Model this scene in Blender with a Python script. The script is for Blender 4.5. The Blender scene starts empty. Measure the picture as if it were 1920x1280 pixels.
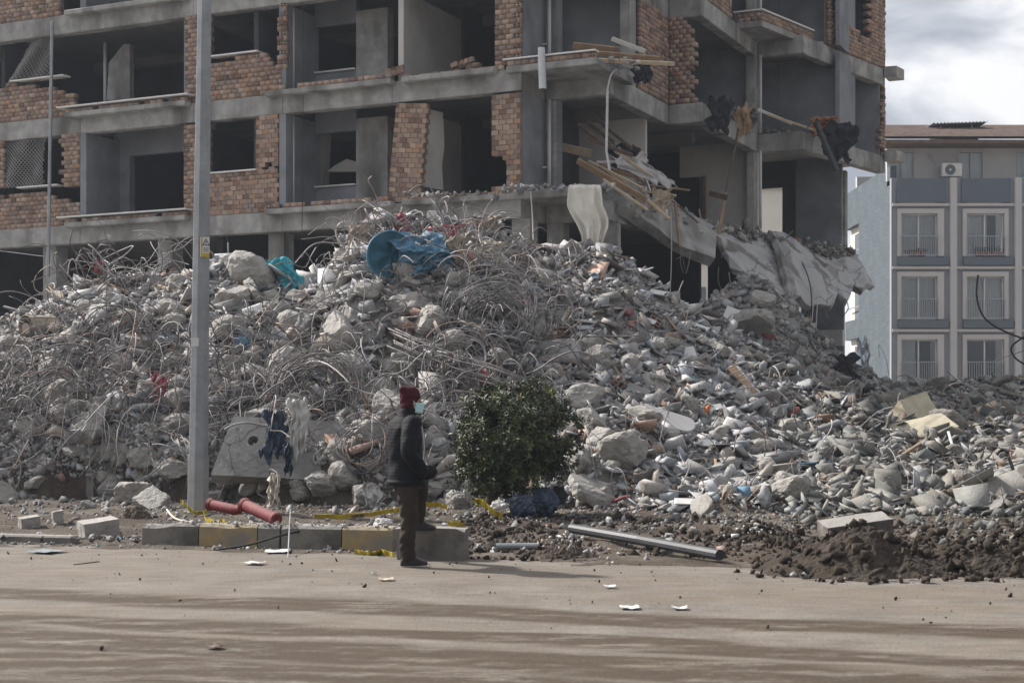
import bpy, bmesh, math, random
import numpy as np
from mathutils import Vector, Matrix, noise as mnoise
R = math.radians
random.seed(7); rng = np.random.default_rng(11)
scene = bpy.context.scene

# ------------------------------------------------------------------ camera, sky, sun, exposure
F = 2867.0; CX = 960.0; HZ = 770.0; CAMZ = 1.55      # focal length and horizon in photo pixels (1920 wide)
cam_d = bpy.data.cameras.new('camera'); cam = bpy.data.objects.new('camera', cam_d)
scene.collection.objects.link(cam); scene.camera = cam
cam.location = (0, 0, CAMZ); cam.rotation_euler = (R(90), 0, 0)
cam_d.sensor_width = 36.0; cam_d.lens = 36.0 * F / 1920.0
cam_d.shift_y = (HZ - 640.0) / 1920.0
cam_d.clip_end = 3000; cam_d.clip_start = 0.1
cam_d.dof.use_dof = True; cam_d.dof.focus_distance = 23.0; cam_d.dof.aperture_fstop = 3.5

SUN_TO = Vector((-0.88, 0.47, 0)).normalized(); SUN_EL = R(40)
to_sun = Vector((SUN_TO.x * math.cos(SUN_EL), SUN_TO.y * math.cos(SUN_EL), math.sin(SUN_EL)))
sl = bpy.data.lights.new('sun', 'SUN'); sl.energy = 5.0; sl.angle = R(2.5); sl.color = (1.0, 0.94, 0.87)
so = bpy.data.objects.new('sun', sl); scene.collection.objects.link(so)
so.rotation_euler = to_sun.to_track_quat('Z', 'Y').to_euler(); so.location = (-20, 20, 30)

world = bpy.data.worlds.new('World'); scene.world = world; world.use_nodes = True
nt = world.node_tree; nt.nodes.clear()
def wn(t, **kw):
    n = nt.nodes.new(t)
    for k, v in kw.items(): setattr(n, k, v)
    return n
sky = wn('ShaderNodeTexSky', sky_type='NISHITA', sun_disc=False)
sky.sun_elevation = SUN_EL; sky.sun_rotation = math.atan2(SUN_TO.x, SUN_TO.y); sky.dust_density = 2.5
tc = wn('ShaderNodeTexCoord'); mp = wn('ShaderNodeMapping'); mp.inputs['Scale'].default_value = (1, 1, 1.9)
mp.inputs['Location'].default_value = (0.35, 0.1, 0.22)
nz = wn('ShaderNodeTexNoise'); nz.inputs['Scale'].default_value = 7.5; nz.inputs['Detail'].default_value = 7
nz.inputs['Roughness'].default_value = 0.5; nz.inputs['Distortion'].default_value = 0.35
rp = wn('ShaderNodeValToRGB'); e = rp.color_ramp.elements
e[0].position = 0.38; e[0].color = (0.66, 0.64, 0.64, 1); e[1].position = 0.57; e[1].color = (1.85, 1.68, 1.48, 1)
m1 = rp.color_ramp.elements.new(0.47); m1.color = (1.1, 1.04, 0.97, 1)
sc_ = wn('ShaderNodeMix', data_type='RGBA', blend_type='MULTIPLY'); sc_.inputs['Factor'].default_value = 1
sc_.inputs['B'].default_value = (4.15, 4.55, 5.25, 1)
mx = wn('ShaderNodeMix', data_type='RGBA'); mx.inputs['Factor'].default_value = 0.9
bg = wn('ShaderNodeBackground'); bg.inputs['Strength'].default_value = 0.1
wo = wn('ShaderNodeOutputWorld'); L = nt.links.new
# clouds on the sun's side scatter more light towards the viewer
dt = wn('ShaderNodeVectorMath', operation='DOT_PRODUCT'); dt.inputs[1].default_value = to_sun
nm = wn('ShaderNodeVectorMath', operation='NORMALIZE'); L(tc.outputs['Generated'], nm.inputs[0]); L(nm.outputs['Vector'], dt.inputs[0])
h1 = wn('ShaderNodeMath', operation='MULTIPLY_ADD'); h1.inputs[1].default_value = .5; h1.inputs[2].default_value = .5; L(dt.outputs['Value'], h1.inputs[0])
h2 = wn('ShaderNodeMath', operation='POWER'); h2.inputs[1].default_value = 2.0; L(h1.outputs[0], h2.inputs[0])
h3 = wn('ShaderNodeMath', operation='MULTIPLY_ADD'); h3.inputs[1].default_value = 1.0; h3.inputs[2].default_value = .5; L(h2.outputs[0], h3.inputs[0])
sc2_ = wn('ShaderNodeMix', data_type='RGBA', blend_type='MULTIPLY'); sc2_.inputs['Factor'].default_value = 1; L(h3.outputs[0], sc2_.inputs['B'])
L(tc.outputs['Generated'], mp.inputs['Vector']); L(mp.outputs['Vector'], nz.inputs['Vector'])
L(nz.outputs['Fac'], rp.inputs['Fac']); L(rp.outputs['Color'], sc_.inputs['A'])
L(sky.outputs['Color'], mx.inputs['A']); L(sc_.outputs['Result'], sc2_.inputs['A']); L(sc2_.outputs['Result'], mx.inputs['B'])
L(mx.outputs['Result'], bg.inputs['Color']); L(bg.outputs['Background'], wo.inputs['Surface'])

vs = scene.view_settings; vs.view_transform = 'Standard'; vs.look = 'None'; vs.gamma = 1.0
vs.exposure = 0.64; vs.use_curve_mapping = False
scene.render.engine = 'CYCLES'; scene.cycles.use_denoising = True
scene.cycles.max_bounces = 6; scene.cycles.diffuse_bounces = 2; scene.cycles.glossy_bounces = 2
scene.cycles.transparent_max_bounces = 8; scene.cycles.volume_bounces = 1; scene.cycles.caustics_reflective = False

# ------------------------------------------------------------------ helpers
def PX(px, py, Y):
    return Vector(((px - CX) / F * Y, Y, CAMZ - (py - HZ) / F * Y))
def link(o, parent=None):
    scene.collection.objects.link(o)
    if parent is not None: o.parent = parent
    return o
def obj(name, me, mat=None, parent=None, loc=None, rot=None, smooth=False):
    if mat is not None and len(me.materials) == 0: me.materials.append(mat)
    o = bpy.data.objects.new(name, me)
    if loc is not None: o.location = loc
    if rot is not None: o.rotation_euler = rot
    if smooth: me.polygons.foreach_set('use_smooth', [True] * len(me.polygons))
    return link(o, parent)
def empty(name, loc=(0, 0, 0), rz=0.0):
    o = bpy.data.objects.new(name, None); o.location = loc; o.rotation_euler = (0, 0, rz); o.empty_display_size = 0.1
    return link(o)
def tag(o, label=None, cat=None, group=None, kind=None):
    if label: o['label'] = label
    if cat: o['category'] = cat
    if group: o['group'] = group
    if kind: o['kind'] = kind
    return o

class MB:
    """collects verts and faces for one mesh"""
    def __init__(s): s.v = []; s.f = []
    def add(s, vs_, fs):
        b = len(s.v); s.v += [tuple(p) for p in vs_]; s.f += [tuple(b + i for i in q) for q in fs]; return s
    def box(s, x0, x1, y0, y1, z0, z1, M=None):
        p = [Vector((x, y, z)) for z in (z0, z1) for y in (y0, y1) for x in (x0, x1)]
        if M is not None: p = [M @ q for q in p]
        return s.add(p, [(0, 2, 3, 1), (4, 5, 7, 6), (0, 1, 5, 4), (2, 6, 7, 3), (0, 4, 6, 2), (1, 3, 7, 5)])
    def bar(s, a, b, w, h=None, up=Vector((0, 0, 1))):
        a = Vector(a); b = Vector(b); h = h or w; d = (b - a); ln = d.length; d.normalize()
        if abs(d.dot(up)) > .95: up = Vector((0, 1, 0))
        sx = d.cross(up).normalized(); sz = sx.cross(d)
        p = [c + sx * (i * w / 2) + sz * (j * h / 2) for c in (a, b) for j in (-1, 1) for i in (-1, 1)]
        return s.add(p, [(0, 1, 3, 2), (4, 6, 7, 5), (0, 4, 5, 1), (2, 3, 7, 6), (0, 2, 6, 4), (1, 5, 7, 3)])
    def tube(s, pts, rad, n=8, cap=True):
        pts = [Vector(p) for p in pts]; k = len(pts)
        rr = rad if hasattr(rad, '__len__') else [rad] * k
        b = len(s.v); ref = None
        for i, p in enumerate(pts):
            d = (pts[min(i + 1, k - 1)] - pts[max(i - 1, 0)]).normalized()
            if ref is None:
                ref = Vector((0, 0, 1)) if abs(d.z) < .9 else Vector((1, 0, 0))
            a = (ref - d * ref.dot(d)).normalized(); c = d.cross(a); ref = a
            for j in range(n):
                t = 2 * math.pi * j / n
                s.v.append(tuple(p + (a * math.cos(t) + c * math.sin(t)) * rr[i]))
        for i in range(k - 1):
            for j in range(n):
                j2 = (j + 1) % n
                s.f.append((b + i * n + j, b + i * n + j2, b + (i + 1) * n + j2, b + (i + 1) * n + j))
        if cap:
            s.f.append(tuple(b + j for j in reversed(range(n)))); s.f.append(tuple(b + (k - 1) * n + j for j in range(n)))
        return s
    def poly(s, pts2, z0, z1):
        n = len(pts2); b = [(x, y, z0) for x, y in pts2] + [(x, y, z1) for x, y in pts2]
        ar = sum(pts2[i][0] * pts2[(i + 1) % n][1] - pts2[(i + 1) % n][0] * pts2[i][1] for i in range(n))
        fs = [tuple(range(n - 1, -1, -1)), tuple(range(n, 2 * n))] + [(i, (i + 1) % n, n + (i + 1) % n, n + i) for i in range(n)]
        if ar < 0: fs = [tuple(reversed(q)) for q in fs]
        return s.add(b, fs)
    def mesh(s, name):
        me = bpy.data.meshes.new(name); me.from_pydata(s.v, [], s.f); me.update(); return me
    def build(s, name, mat, parent=None, loc=None, rot=None, smooth=False):
        return obj(name, s.mesh(name), mat, parent, loc, rot, smooth)

def np_mesh(name, V, T, tint=None):
    """fast mesh from numpy verts and equal-sized faces"""
    me = bpy.data.meshes.new(name); k = T.shape[1]
    me.vertices.add(len(V)); me.vertices.foreach_set('co', np.ascontiguousarray(V, np.float32).ravel())
    me.loops.add(T.size); me.loops.foreach_set('vertex_index', np.ascontiguousarray(T, np.int32).ravel())
    me.polygons.add(len(T)); me.polygons.foreach_set('loop_start', np.arange(0, T.size, k, dtype=np.int32))
    if tint is not None: add_tint(me, tint)
    me.update(calc_edges=True); return me
def add_tint(me, col):
    a = me.color_attributes.new('tint', 'FLOAT_COLOR', 'POINT')
    c = np.ones((len(me.vertices), 4), np.float32); c[:, :3] = col
    a.data.foreach_set('color', c.ravel())
def bevel(o, w, seg=1):
    m = o.modifiers.new('bevel', 'BEVEL'); m.width = w; m.segments = seg; m.limit_method = 'ANGLE'; return o

# ------------------------------------------------------------------ materials
def M(name, c, var=.18, scale=3.0, rough=.9, bump=.25, bscale=40.0, tint=False, metal=0.0, spec=.3, c2=None, dust=0.0, big=None, bd=.01):
    m = bpy.data.materials.new(name); m.use_nodes = True; n = m.node_tree; n.nodes.clear(); N = n.nodes.new; K = n.links.new
    out = N('ShaderNodeOutputMaterial'); b = N('ShaderNodeBsdfPrincipled'); K(b.outputs[0], out.inputs[0])
    b.inputs['Roughness'].default_value = rough; b.inputs['Metallic'].default_value = metal
    b.inputs['Specular IOR Level'].default_value = spec
    t = N('ShaderNodeTexCoord'); z = N('ShaderNodeTexNoise'); z.inputs['Scale'].default_value = scale
    z.inputs['Detail'].default_value = 8; z.inputs['Roughness'].default_value = .62; K(t.outputs['Object'], z.inputs['Vector'])
    r = N('ShaderNodeValToRGB'); K(z.outputs['Fac'], r.inputs['Fac']); el = r.color_ramp.elements
    c2 = c2 or tuple(min(1, x * (1 + var)) for x in c); c1 = tuple(x * (1 - var) for x in c)
    el[0].position = .3; el[0].color = (*c1, 1); el[1].position = .7; el[1].color = (*c2, 1)
    if len(c2) and c2 is not None: mid = el.new(.5); mid.color = (*c, 1)
    col = r.outputs['Color']
    if tint:
        a = N('ShaderNodeVertexColor'); a.layer_name = 'tint'
        x = N('ShaderNodeMix'); x.data_type = 'RGBA'; x.blend_type = 'MULTIPLY'; x.inputs['Factor'].default_value = 1
        K(col, x.inputs['A']); K(a.outputs['Color'], x.inputs['B']); col = x.outputs['Result']
    if big:
        z3 = N('ShaderNodeTexNoise'); z3.inputs['Scale'].default_value = big[1]; z3.inputs['Detail'].default_value = 5
        mp_ = N('ShaderNodeMapping'); mp_.inputs['Scale'].default_value = big[4] if len(big) > 4 else (1, 1, 1)
        K(t.outputs['Object'], mp_.inputs['Vector']); K(mp_.outputs['Vector'], z3.inputs['Vector'])
        r3 = N('ShaderNodeValToRGB'); r3.color_ramp.elements[0].position = big[2]; r3.color_ramp.elements[1].position = big[3]
        K(z3.outputs['Fac'], r3.inputs['Fac'])
        x3 = N('ShaderNodeMix'); x3.data_type = 'RGBA'; K(r3.outputs['Color'], x3.inputs['Factor']); K(col, x3.inputs['A'])
        x3.inputs['B'].default_value = (*big[0], 1); col = x3.outputs['Result']
    if dust:
        g = N('ShaderNodeNewGeometry'); sp = N('ShaderNodeSeparateXYZ'); K(g.outputs['True Normal'], sp.inputs[0])
        mr = N('ShaderNodeMapRange'); mr.inputs['From Min'].default_value = .25; mr.inputs['From Max'].default_value = .9
        mr.inputs['To Max'].default_value = dust; K(sp.outputs['Z'], mr.inputs['Value'])
        x2 = N('ShaderNodeMix'); x2.data_type = 'RGBA'; K(mr.outputs['Result'], x2.inputs['Factor']); K(col, x2.inputs['A'])
        x2.inputs['B'].default_value = (.335, .325, .31, 1); col = x2.outputs['Result']
    K(col, b.inputs['Base Color'])
    if bump:
        z2 = N('ShaderNodeTexNoise'); z2.inputs['Scale'].default_value = bscale; z2.inputs['Detail'].default_value = 6
        K(t.outputs['Object'], z2.inputs['Vector']); bp = N('ShaderNodeBump'); bp.inputs['Strength'].default_value = bump
        bp.inputs['Distance'].default_value = bd; K(z2.outputs['Fac'], bp.inputs['Height']); K(bp.outputs['Normal'], b.inputs['Normal'])
    return m
def cracks(m, scale, width, dark=.35):
    n = m.node_tree; N = n.nodes.new; b = [x for x in n.nodes if x.type == 'BSDF_PRINCIPLED'][0]; src = b.inputs['Base Color'].links[0].from_socket
    t = N('ShaderNodeTexCoord'); z = N('ShaderNodeTexNoise'); z.inputs['Scale'].default_value = scale * 1.5; n.links.new(t.outputs['Object'], z.inputs['Vector'])
    a = N('ShaderNodeMix'); a.data_type = 'RGBA'; a.blend_type = 'LINEAR_LIGHT'; a.inputs['Factor'].default_value = .25; n.links.new(t.outputs['Object'], a.inputs['A']); n.links.new(z.outputs['Color'], a.inputs['B'])
    v = N('ShaderNodeTexVoronoi'); v.feature = 'DISTANCE_TO_EDGE'; v.inputs['Scale'].default_value = scale; n.links.new(a.outputs['Result'], v.inputs['Vector'])
    r = N('ShaderNodeMapRange'); r.inputs['From Max'].default_value = width; r.inputs['To Min'].default_value = dark; n.links.new(v.outputs['Distance'], r.inputs['Value'])
    x = N('ShaderNodeMix'); x.data_type = 'RGBA'; x.blend_type = 'MULTIPLY'; x.inputs['Factor'].default_value = 1; n.links.new(src, x.inputs['A']); n.links.new(r.outputs[0], x.inputs['B']); n.links.new(x.outputs['Result'], b.inputs['Base Color']); return m
MAT = {}
MAT['concrete'] = M('concrete', (.31, .305, .295), .34, 2.6, .92, .35, 14, big=((.12, .115, .105), 1.3, .47, .70, (1, 1, .3)), dust=.25)
MAT['plaster_grey'] = M('plaster_grey', (.21, .22, .24), .22, 1.3, .9, .25, 10, big=((.13, .135, .145), .8, .48, .7))
MAT['plaster_pale'] = M('plaster_pale', (.55, .53, .50), .1, 1.0, .85, .15, 12, big=((.38, .36, .34), .6, .5, .75))
MAT['plaster_dark'] = M('plaster_dark', (.05, .05, .052), .3, 1.0, .92, .2, 8)  # room plaster darkened in its colour to deepen the interior shade
MAT['slab'] = M('slab', (.22, .215, .21), .2, 1.2, .92, .3, 12, dust=.3)
MAT['brick'] = M('brick', (.29, .205, .16), .14, 9, .95, .35, 60, tint=True)
MAT['mortar'] = M('mortar', (.20, .16, .13), .25, 8, .97, .3, 40)
MAT['sill'] = M('sill', (.66, .65, .63), .1, 4, .6, .1, 30)
MAT['pipe_white'] = M('pipe_white', (.52, .53, .55), .1, 4, .5, .05)
MAT['rubble'] = M('rubble', (.285, .283, .282), .28, 5, .95, .5, 26, tint=True, dust=.35, bd=.02)
MAT['heap'] = M('heap', (.215, .208, .198), .3, 3, .97, .8, 9, dust=.3, big=((.10, .095, .09), .7, .45, .7), bd=.06)
MAT['chunk'] = M('chunk', (.335, .32, .295), .2, 3, .95, .6, 12, dust=.35, big=((.22, .20, .18), 1.5, .5, .72), bd=.03)
MAT['rebar'] = M('rebar', (.21, .20, .20), .35, 4, .65, .2, 120, metal=.15, spec=.35, c2=(.25, .225, .205), tint=True)
MAT['wood'] = M('wood', (.30, .20, .125), .3, 5, .85, .3, 30, dust=.2)
MAT['wood_pale'] = M('wood_pale', (.50, .40, .28), .2, 5, .85, .3, 30, dust=.2)
MAT['wood_dark'] = M('wood_dark', (.12, .085, .065), .3, 5, .85, .3, 30, dust=.15)
MAT['white'] = M('white', (.60, .60, .60), .08, 3, .6, .1, 20)
MAT['paper'] = M('paper', (.56, .56, .55), .1, 5, .8, .2, 20)
MAT['steel'] = M('steel', (.25, .265, .28), .2, 5, .5, .08, 40, metal=.3, spec=.5, big=((.18, .185, .19), 2.0, .5, .7, (1, 1, .4)))
MAT['soil'] = M('soil', (.040, .031, .023), .45, 6, .97, .9, 18, c2=(.072, .057, .044), bd=.04)
MAT['red'] = M('red', (.15, .010, .014), .25, 4, .78, .05, 30, spec=.5, big=((.24, .12, .105), 3, .5, .7), dust=.15)
MAT['yellow'] = M('yellow', (.44, .34, .03), .2, 6, .5, .15, 20)
MAT['black'] = M('black', (.012, .012, .013), .2, 6, .5, .1, 30)
MAT['black_pipe'] = M('black_pipe', (.04, .042, .048), .3, 6, .5, .1, 30, dust=.08)
MAT['blue'] = M('blue', (.06, .19, .30), .25, 4, .45, .15, 14, spec=.5, dust=.3)
MAT['blue_in'] = M('blue_in', (.035, .13, .19), .2, 4, .6, .15, 14)
MAT['teal'] = M('teal', (.06, .36, .44), .2, 6, .85, .3, 30)
MAT['denim'] = M('denim', (.035, .055, .09), .3, 8, .6, .5, 14, dust=.2, bd=.03)
MAT['cloth'] = M('cloth', (.55, .50, .42), .12, 4, .92, .3, 60)
MAT['cloth_white'] = M('cloth_white', (.52, .51, .49), .1, 6, .9, .3, 60)
MAT['cloth_tan'] = M('cloth_tan', (.36, .30, .23), .2, 6, .92, .3, 60)
MAT['cloth_pink'] = M('cloth_pink', (.42, .12, .15), .2, 6, .92, .3, 60)
MAT['cloth_dark'] = M('cloth_dark', (.03, .032, .038), .3, 6, .9, .3, 60)
MAT['foam'] = M('foam', (.40, .365, .275), .15, 4, .95, .3, 60)
MAT['chunk_dirty'] = M('chunk_dirty', (.18, .168, .152), .25, 3, .95, .6, 12, dust=.2, big=((.13, .11, .09), 1.5, .48, .7), bd=.03)  # earthy brown concrete, its colour also darkened for shade at the far right
MAT['slab_dirty'] = cracks(M('slab_dirty', (.235, .23, .225), .25, 2.5, .93, .5, 12, big=((.13, .12, .11), 1.4, .46, .68), bd=.02), 1.1, .015)
MAT['sheet'] = M('sheet', (.62, .59, .54), .1, 4, .92, .3, 60)
MAT['foil'] = M('foil', (.5, .54, .58), .2, 10, .3, .4, 25, metal=.5)
# ------------------------------------------------------------------ terrain
_perm = rng.integers(0, 2 ** 31, 4096)
def _hash(ix, iy, s):
    return _perm[(ix * 73 + iy * 1217 + s * 311 + (ix * iy) % 17) % 4096] / 2.0 ** 31
def vnoise(x, y, s=0):
    ix = np.floor(x).astype(np.int64); iy = np.floor(y).astype(np.int64); fx_ = x - ix; fy_ = y - iy
    fx_ = fx_ * fx_ * (3 - 2 * fx_); fy_ = fy_ * fy_ * (3 - 2 * fy_)
    a = _hash(ix, iy, s); b = _hash(ix + 1, iy, s); c = _hash(ix, iy + 1, s); d = _hash(ix + 1, iy + 1, s)
    return (a * (1 - fx_) + b * fx_) * (1 - fy_) + (c * (1 - fx_) + d * fx_) * fy_ - .5
def fbm(x, y, sc, oct_=4, s=0):
    r = 0; a = 1.0
    for k in range(oct_):
        r = r + a * vnoise(x * sc + 7.3 * k, y * sc - 3.1 * k, s + k); sc *= 2.1; a *= .5
    return r
# columns of the photo: foot distance, crest distance, crest height in the photo, steepness
COL = np.array([(-900, 26, 32, 660, .55), (-200, 25.5, 31, 640, .5), (0, 25, 30.5, 606, .48), (60, 25, 30.2, 575, .48), (110, 25, 30, 550, .48),
 (200, 24.8, 30, 524, .5), (300, 24.6, 30, 516, .5), (420, 24.3, 29.7, 512, .5), (500, 24, 29.6, 508, .55), (570, 23.8, 29.5, 520, .6), (620, 23.6, 29.5, 485, .68),
 (660, 23.5, 29.5, 440, .72), (720, 23.4, 29.5, 418, .74), (850, 23.2, 29.6, 412, .76), (930, 23, 29.9, 428, .78), (1000, 22.8, 30.5, 468, .82),
 (1150, 22.4, 31, 486, .9), (1200, 22.2, 31.2, 520, .9), (1250, 22, 31.5, 548, .9), (1340, 21.8, 31.5, 602, .95), (1400, 21.6, 31.5, 645, 1), (1480, 21.4, 31.5, 698, 1.0),
 (1560, 21.2, 32, 736, 1.0), (1650, 21.2, 34, 746, 1), (1800, 21.0, 37, 728, 1), (1920, 20.8, 37, 712, 1), (2200, 20.6, 37, 700, 1), (3000, 20, 37, 700, 1)], float)
COL2 = np.array([(1200, 640), (1290, 620), (1340, 588), (1400, 550), (1440, 556), (1480, 590), (1530, 645), (1580, 690), (1640, 732), (1720, 770)], float)
def road_edge(X): return 16.1 - .33 * X
def H(X, Y, detail=True):
    X = np.asarray(X, float); Y = np.asarray(Y, float)
    p = CX + F * X / np.maximum(Y, 1.0)
    ft, cd, cy, ex = (np.interp(p, COL[:, 0], COL[:, i]) for i in (1, 2, 3, 4))
    zc = CAMZ + (HZ - cy) * cd / F
    wob = fbm(X, Y, .55, 3, 5)
    t = (Y - ft + wob * 1.2) / (cd - ft)
    ramp = np.clip((Y - road_edge(X)) / 1.5, 0, 1)
    base = .015 * ramp + .10 * ramp * np.clip((Y - road_edge(X)) / 4, 0, 1)
    z = np.where(t <= 0, base, base + (zc - base) * np.power(np.clip(t, 0, 1), ex))
    back = .6 + (zc - .6) * np.exp(-(np.maximum(Y - cd, 0) / 4.5) ** 2)
    z = np.where(t > 1, np.where(zc > .7, back, zc), z)
    # the second heap behind, under the hanging slab
    y2 = np.interp(p, COL2[:, 0], COL2[:, 1]); z2 = CAMZ + (HZ - y2 + 22) * 36 / F
    z2 = np.where((p > 1200) & (p < 1720), z2 * np.exp(-((Y - 36.3) / 2.6) ** 2), 0)
    z = np.maximum(z, z2)
    tt = np.clip(t, 0, 1)
    if detail:
        amp = .04 + .55 * np.clip(t * 3, 0, 1)
        z = z + amp * .5 * fbm(X, Y, 1.1, 5, 20) * (t > -1) * ramp + .05 * ramp * fbm(X, Y, 3.0, 3, 40)
    return z
def Tparam(X, Y):
    p = CX + F * X / np.maximum(Y, 1.0)
    ft = np.interp(p, COL[:, 0], COL[:, 1]); cd = np.interp(p, COL[:, 0], COL[:, 2])
    return (Y - ft) / (cd - ft)
def hit(px, py, y0=14.0, y1=48.0):
    """where the sight line through a photo pixel meets the heap"""
    Ys = np.arange(y0, y1, .03); X = (px - CX) / F * Ys; Z = CAMZ - (py - HZ) / F * Ys
    below = np.nonzero(Z <= H(X, Ys))[0]
    i = below[0] if len(below) else np.argmin(np.abs(Z - H(X, Ys)))
    return Vector((X[i], Ys[i], float(H(X[i], Ys[i]))))

pxs = np.arange(-700, 2700, 7.0); ys = np.concatenate([np.arange(0, 10, .09), np.arange(10, 36, .14)])
PXg, Tg = np.meshgrid(pxs, ys, indexing='ij')
Yg = Tg + 12.5; Xg = (PXg - CX) / F * Yg
# start the sheet at the road edge
for _ in range(3):
    Yg = Tg + road_edge(Xg) - 1.0; Xg = (PXg - CX) / F * Yg
Zg = H(Xg, Yg); low = Tg < 1.5; Zg[low] = (np.minimum(Zg, .05) + (-.045 + .05 * Tg) * (1 - np.clip((Tg - 1) / .5, 0, 1)) + .05 * fbm(Xg, Yg * 1.6, 1.3, 4, 15) * (1 - np.clip((Tg - 1.1) / .4, 0, 1)))[low]
nI, nJ = Xg.shape
Vg = np.stack([Xg, Yg, Zg], -1).reshape(-1, 3)
ii, jj = np.meshgrid(np.arange(nI - 1), np.arange(nJ - 1), indexing='ij'); a_ = (ii * nJ + jj).ravel()
Qg = np.stack([a_, a_ + nJ, a_ + nJ + 1, a_ + 1], 1)
fc = Vg[Qg].mean(1); tpar = Tparam(fc[:, 0], fc[:, 1]) + .12 * fbm(fc[:, 0], fc[:, 1], 1.5, 3, 60)
def submesh(V, Q):
    u_, inv = np.unique(Q, return_inverse=True); return V[u_], inv.reshape(Q.shape)
v_, q_ = submesh(Vg, Qg[tpar < 0]); soil_ground = obj('verge_soil', np_mesh('verge_soil', v_, q_), None, smooth=True)
tag(soil_ground, kind='structure')
MAT['verge'] = M('verge', (.085, .07, .055), .4, 2.5, .97, .9, 22, c2=(.16, .14, .12), big=((.045, .032, .022), .55, .44, .62), bd=.04)
soil_ground.data.materials.append(MAT['verge'])
v_, q_ = submesh(Vg, Qg[tpar >= 0]); heap = obj('rubble_heap', np_mesh('rubble_heap', v_, q_), MAT['heap'])
tag(heap, 'long heap of crushed grey concrete rubble in front of the ruined building', 'rubble', kind='stuff')

# ground to the horizon and the road
MAT['far_ground'] = M('far_ground', (.22, .20, .17), .3, .4, .95, 0)
g = MB().add([(-400, -100, -.03), (400, -100, -.03), (400, 740, -.03), (-400, 740, -.03)], [(0, 1, 2, 3)]).build('ground', MAT['far_ground']); tag(g, kind='structure')
def road_material():
    m = bpy.data.materials.new('road'); m.use_nodes = True; n = m.node_tree; n.nodes.clear(); N = n.nodes.new; K = n.links.new
    out = N('ShaderNodeOutputMaterial'); b = N('ShaderNodeBsdfPrincipled'); K(b.outputs[0], out.inputs[0]); b.inputs['Roughness'].default_value = .85
    b.inputs['Specular IOR Level'].default_value = .25
    t = N('ShaderNodeTexCoord')
    def noise_(sc, rot, scale, det=6, rough=.6, dist=0):
        mp_ = N('ShaderNodeMapping'); mp_.inputs['Rotation'].default_value = (0, 0, rot); mp_.inputs['Scale'].default_value = sc
        K(t.outputs['Object'], mp_.inputs['Vector']); z = N('ShaderNodeTexNoise'); z.inputs['Scale'].default_value = scale
        z.inputs['Detail'].default_value = det; z.inputs['Roughness'].default_value = rough; z.inputs['Distortion'].default_value = dist
        K(mp_.outputs['Vector'], z.inputs['Vector']); return z.outputs['Fac']
    def ramp(f, p0, c0, p1, c1):
        r = N('ShaderNodeValToRGB'); K(f, r.inputs['Fac']); e = r.color_ramp.elements
        e[0].position = p0; e[0].color = (*c0, 1); e[1].position = p1; e[1].color = (*c1, 1); return r.outputs['Color']
    def mix(f, A, B, bt='MIX'):
        x = N('ShaderNodeMix'); x.data_type = 'RGBA'; x.blend_type = bt
        for s, v in (('Factor', f), ('A', A), ('B', B)):
            if isinstance(v, (tuple, float, int)): x.inputs[s].default_value = (*v, 1) if isinstance(v, tuple) else v
            else: K(v, x.inputs[s])
        return x.outputs['Result']
    rot = R(17)
    base = ramp(noise_((1, 1, 1), 0, 1.3), .3, (.118, .107, .094), .7, (.205, .190, .169))
    streak = ramp(noise_((.14, 1.2, 1), rot, 1.8, 9, .7), .38, (0, 0, 0), .66, (1, 1, 1))
    base = mix(streak, base, (.152, .126, .10))
    # mud bands left by wheels, running along the road
    mp_ = N('ShaderNodeMapping'); mp_.inputs['Rotation'].default_value = (0, 0, rot); K(t.outputs['Object'], mp_.inputs['Vector'])
    sp = N('ShaderNodeSeparateXYZ'); K(mp_.outputs['Vector'], sp.inputs[0])
    wob = noise_((.12, .5, 1), rot, 1.2, 4)
    ad = N('ShaderNodeMath'); ad.operation = 'MULTIPLY_ADD'; K(wob, ad.inputs[0]); ad.inputs[1].default_value = 1.5; K(sp.outputs['Y'], ad.inputs[2])
    total = None
    for c_, w_ in ((12.0, .42), (10.7, .34), (9.75, .6), (8.8, .55), (7.8, .8)):
        d = N('ShaderNodeMath'); d.operation = 'SUBTRACT'; K(ad.outputs[0], d.inputs[0]); d.inputs[1].default_value = c_
        q = N('ShaderNodeMath'); q.operation = 'ABSOLUTE'; K(d.outputs[0], q.inputs[0])
        r_ = N('ShaderNodeMapRange'); r_.inputs['From Min'].default_value = w_; r_.inputs['From Max'].default_value = w_ * .62; K(q.outputs[0], r_.inputs['Value'])
        if total is None: total = r_.outputs[0]
        else:
            s_ = N('ShaderNodeMath'); s_.operation = 'MAXIMUM'; K(total, s_.inputs[0]); K(r_.outputs[0], s_.inputs[1]); total = s_.outputs[0]
    pat = noise_((.35, 1.0, 1), rot, 3.2, 10, .78)
    pr = N('ShaderNodeMapRange'); pr.inputs['From Min'].default_value = .38; pr.inputs['From Max'].default_value = .50; K(pat, pr.inputs['Value'])
    mu = N('ShaderNodeMath'); mu.operation = 'MULTIPLY'; K(total, mu.inputs[0]); K(pr.outputs[0], mu.inputs[1])
    col = mix(mu.outputs[0], base, (.062, .046, .032))
    spots = ramp(noise_((.5, 1, 1), rot, 9.0, 5, .7), .64, (0, 0, 0), .72, (1, 1, 1))
    fine = ramp(noise_((.45, 1.3, 1), rot, 5.0, 9, .72), .33, (.80, .78, .76), .67, (1.16, 1.16, 1.16)); col = mix(1.0, col, fine, 'MULTIPLY')
    col = mix(spots, col, (.075, .058, .043))
    grit = ramp(noise_((1, 1, 1), 0, 42, 6, .8), .32, (.5, .5, .5), .68, (1.42, 1.42, 1.42))
    col = mix(1.0, col, grit, 'MULTIPLY'); K(col, b.inputs['Base Color'])
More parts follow.
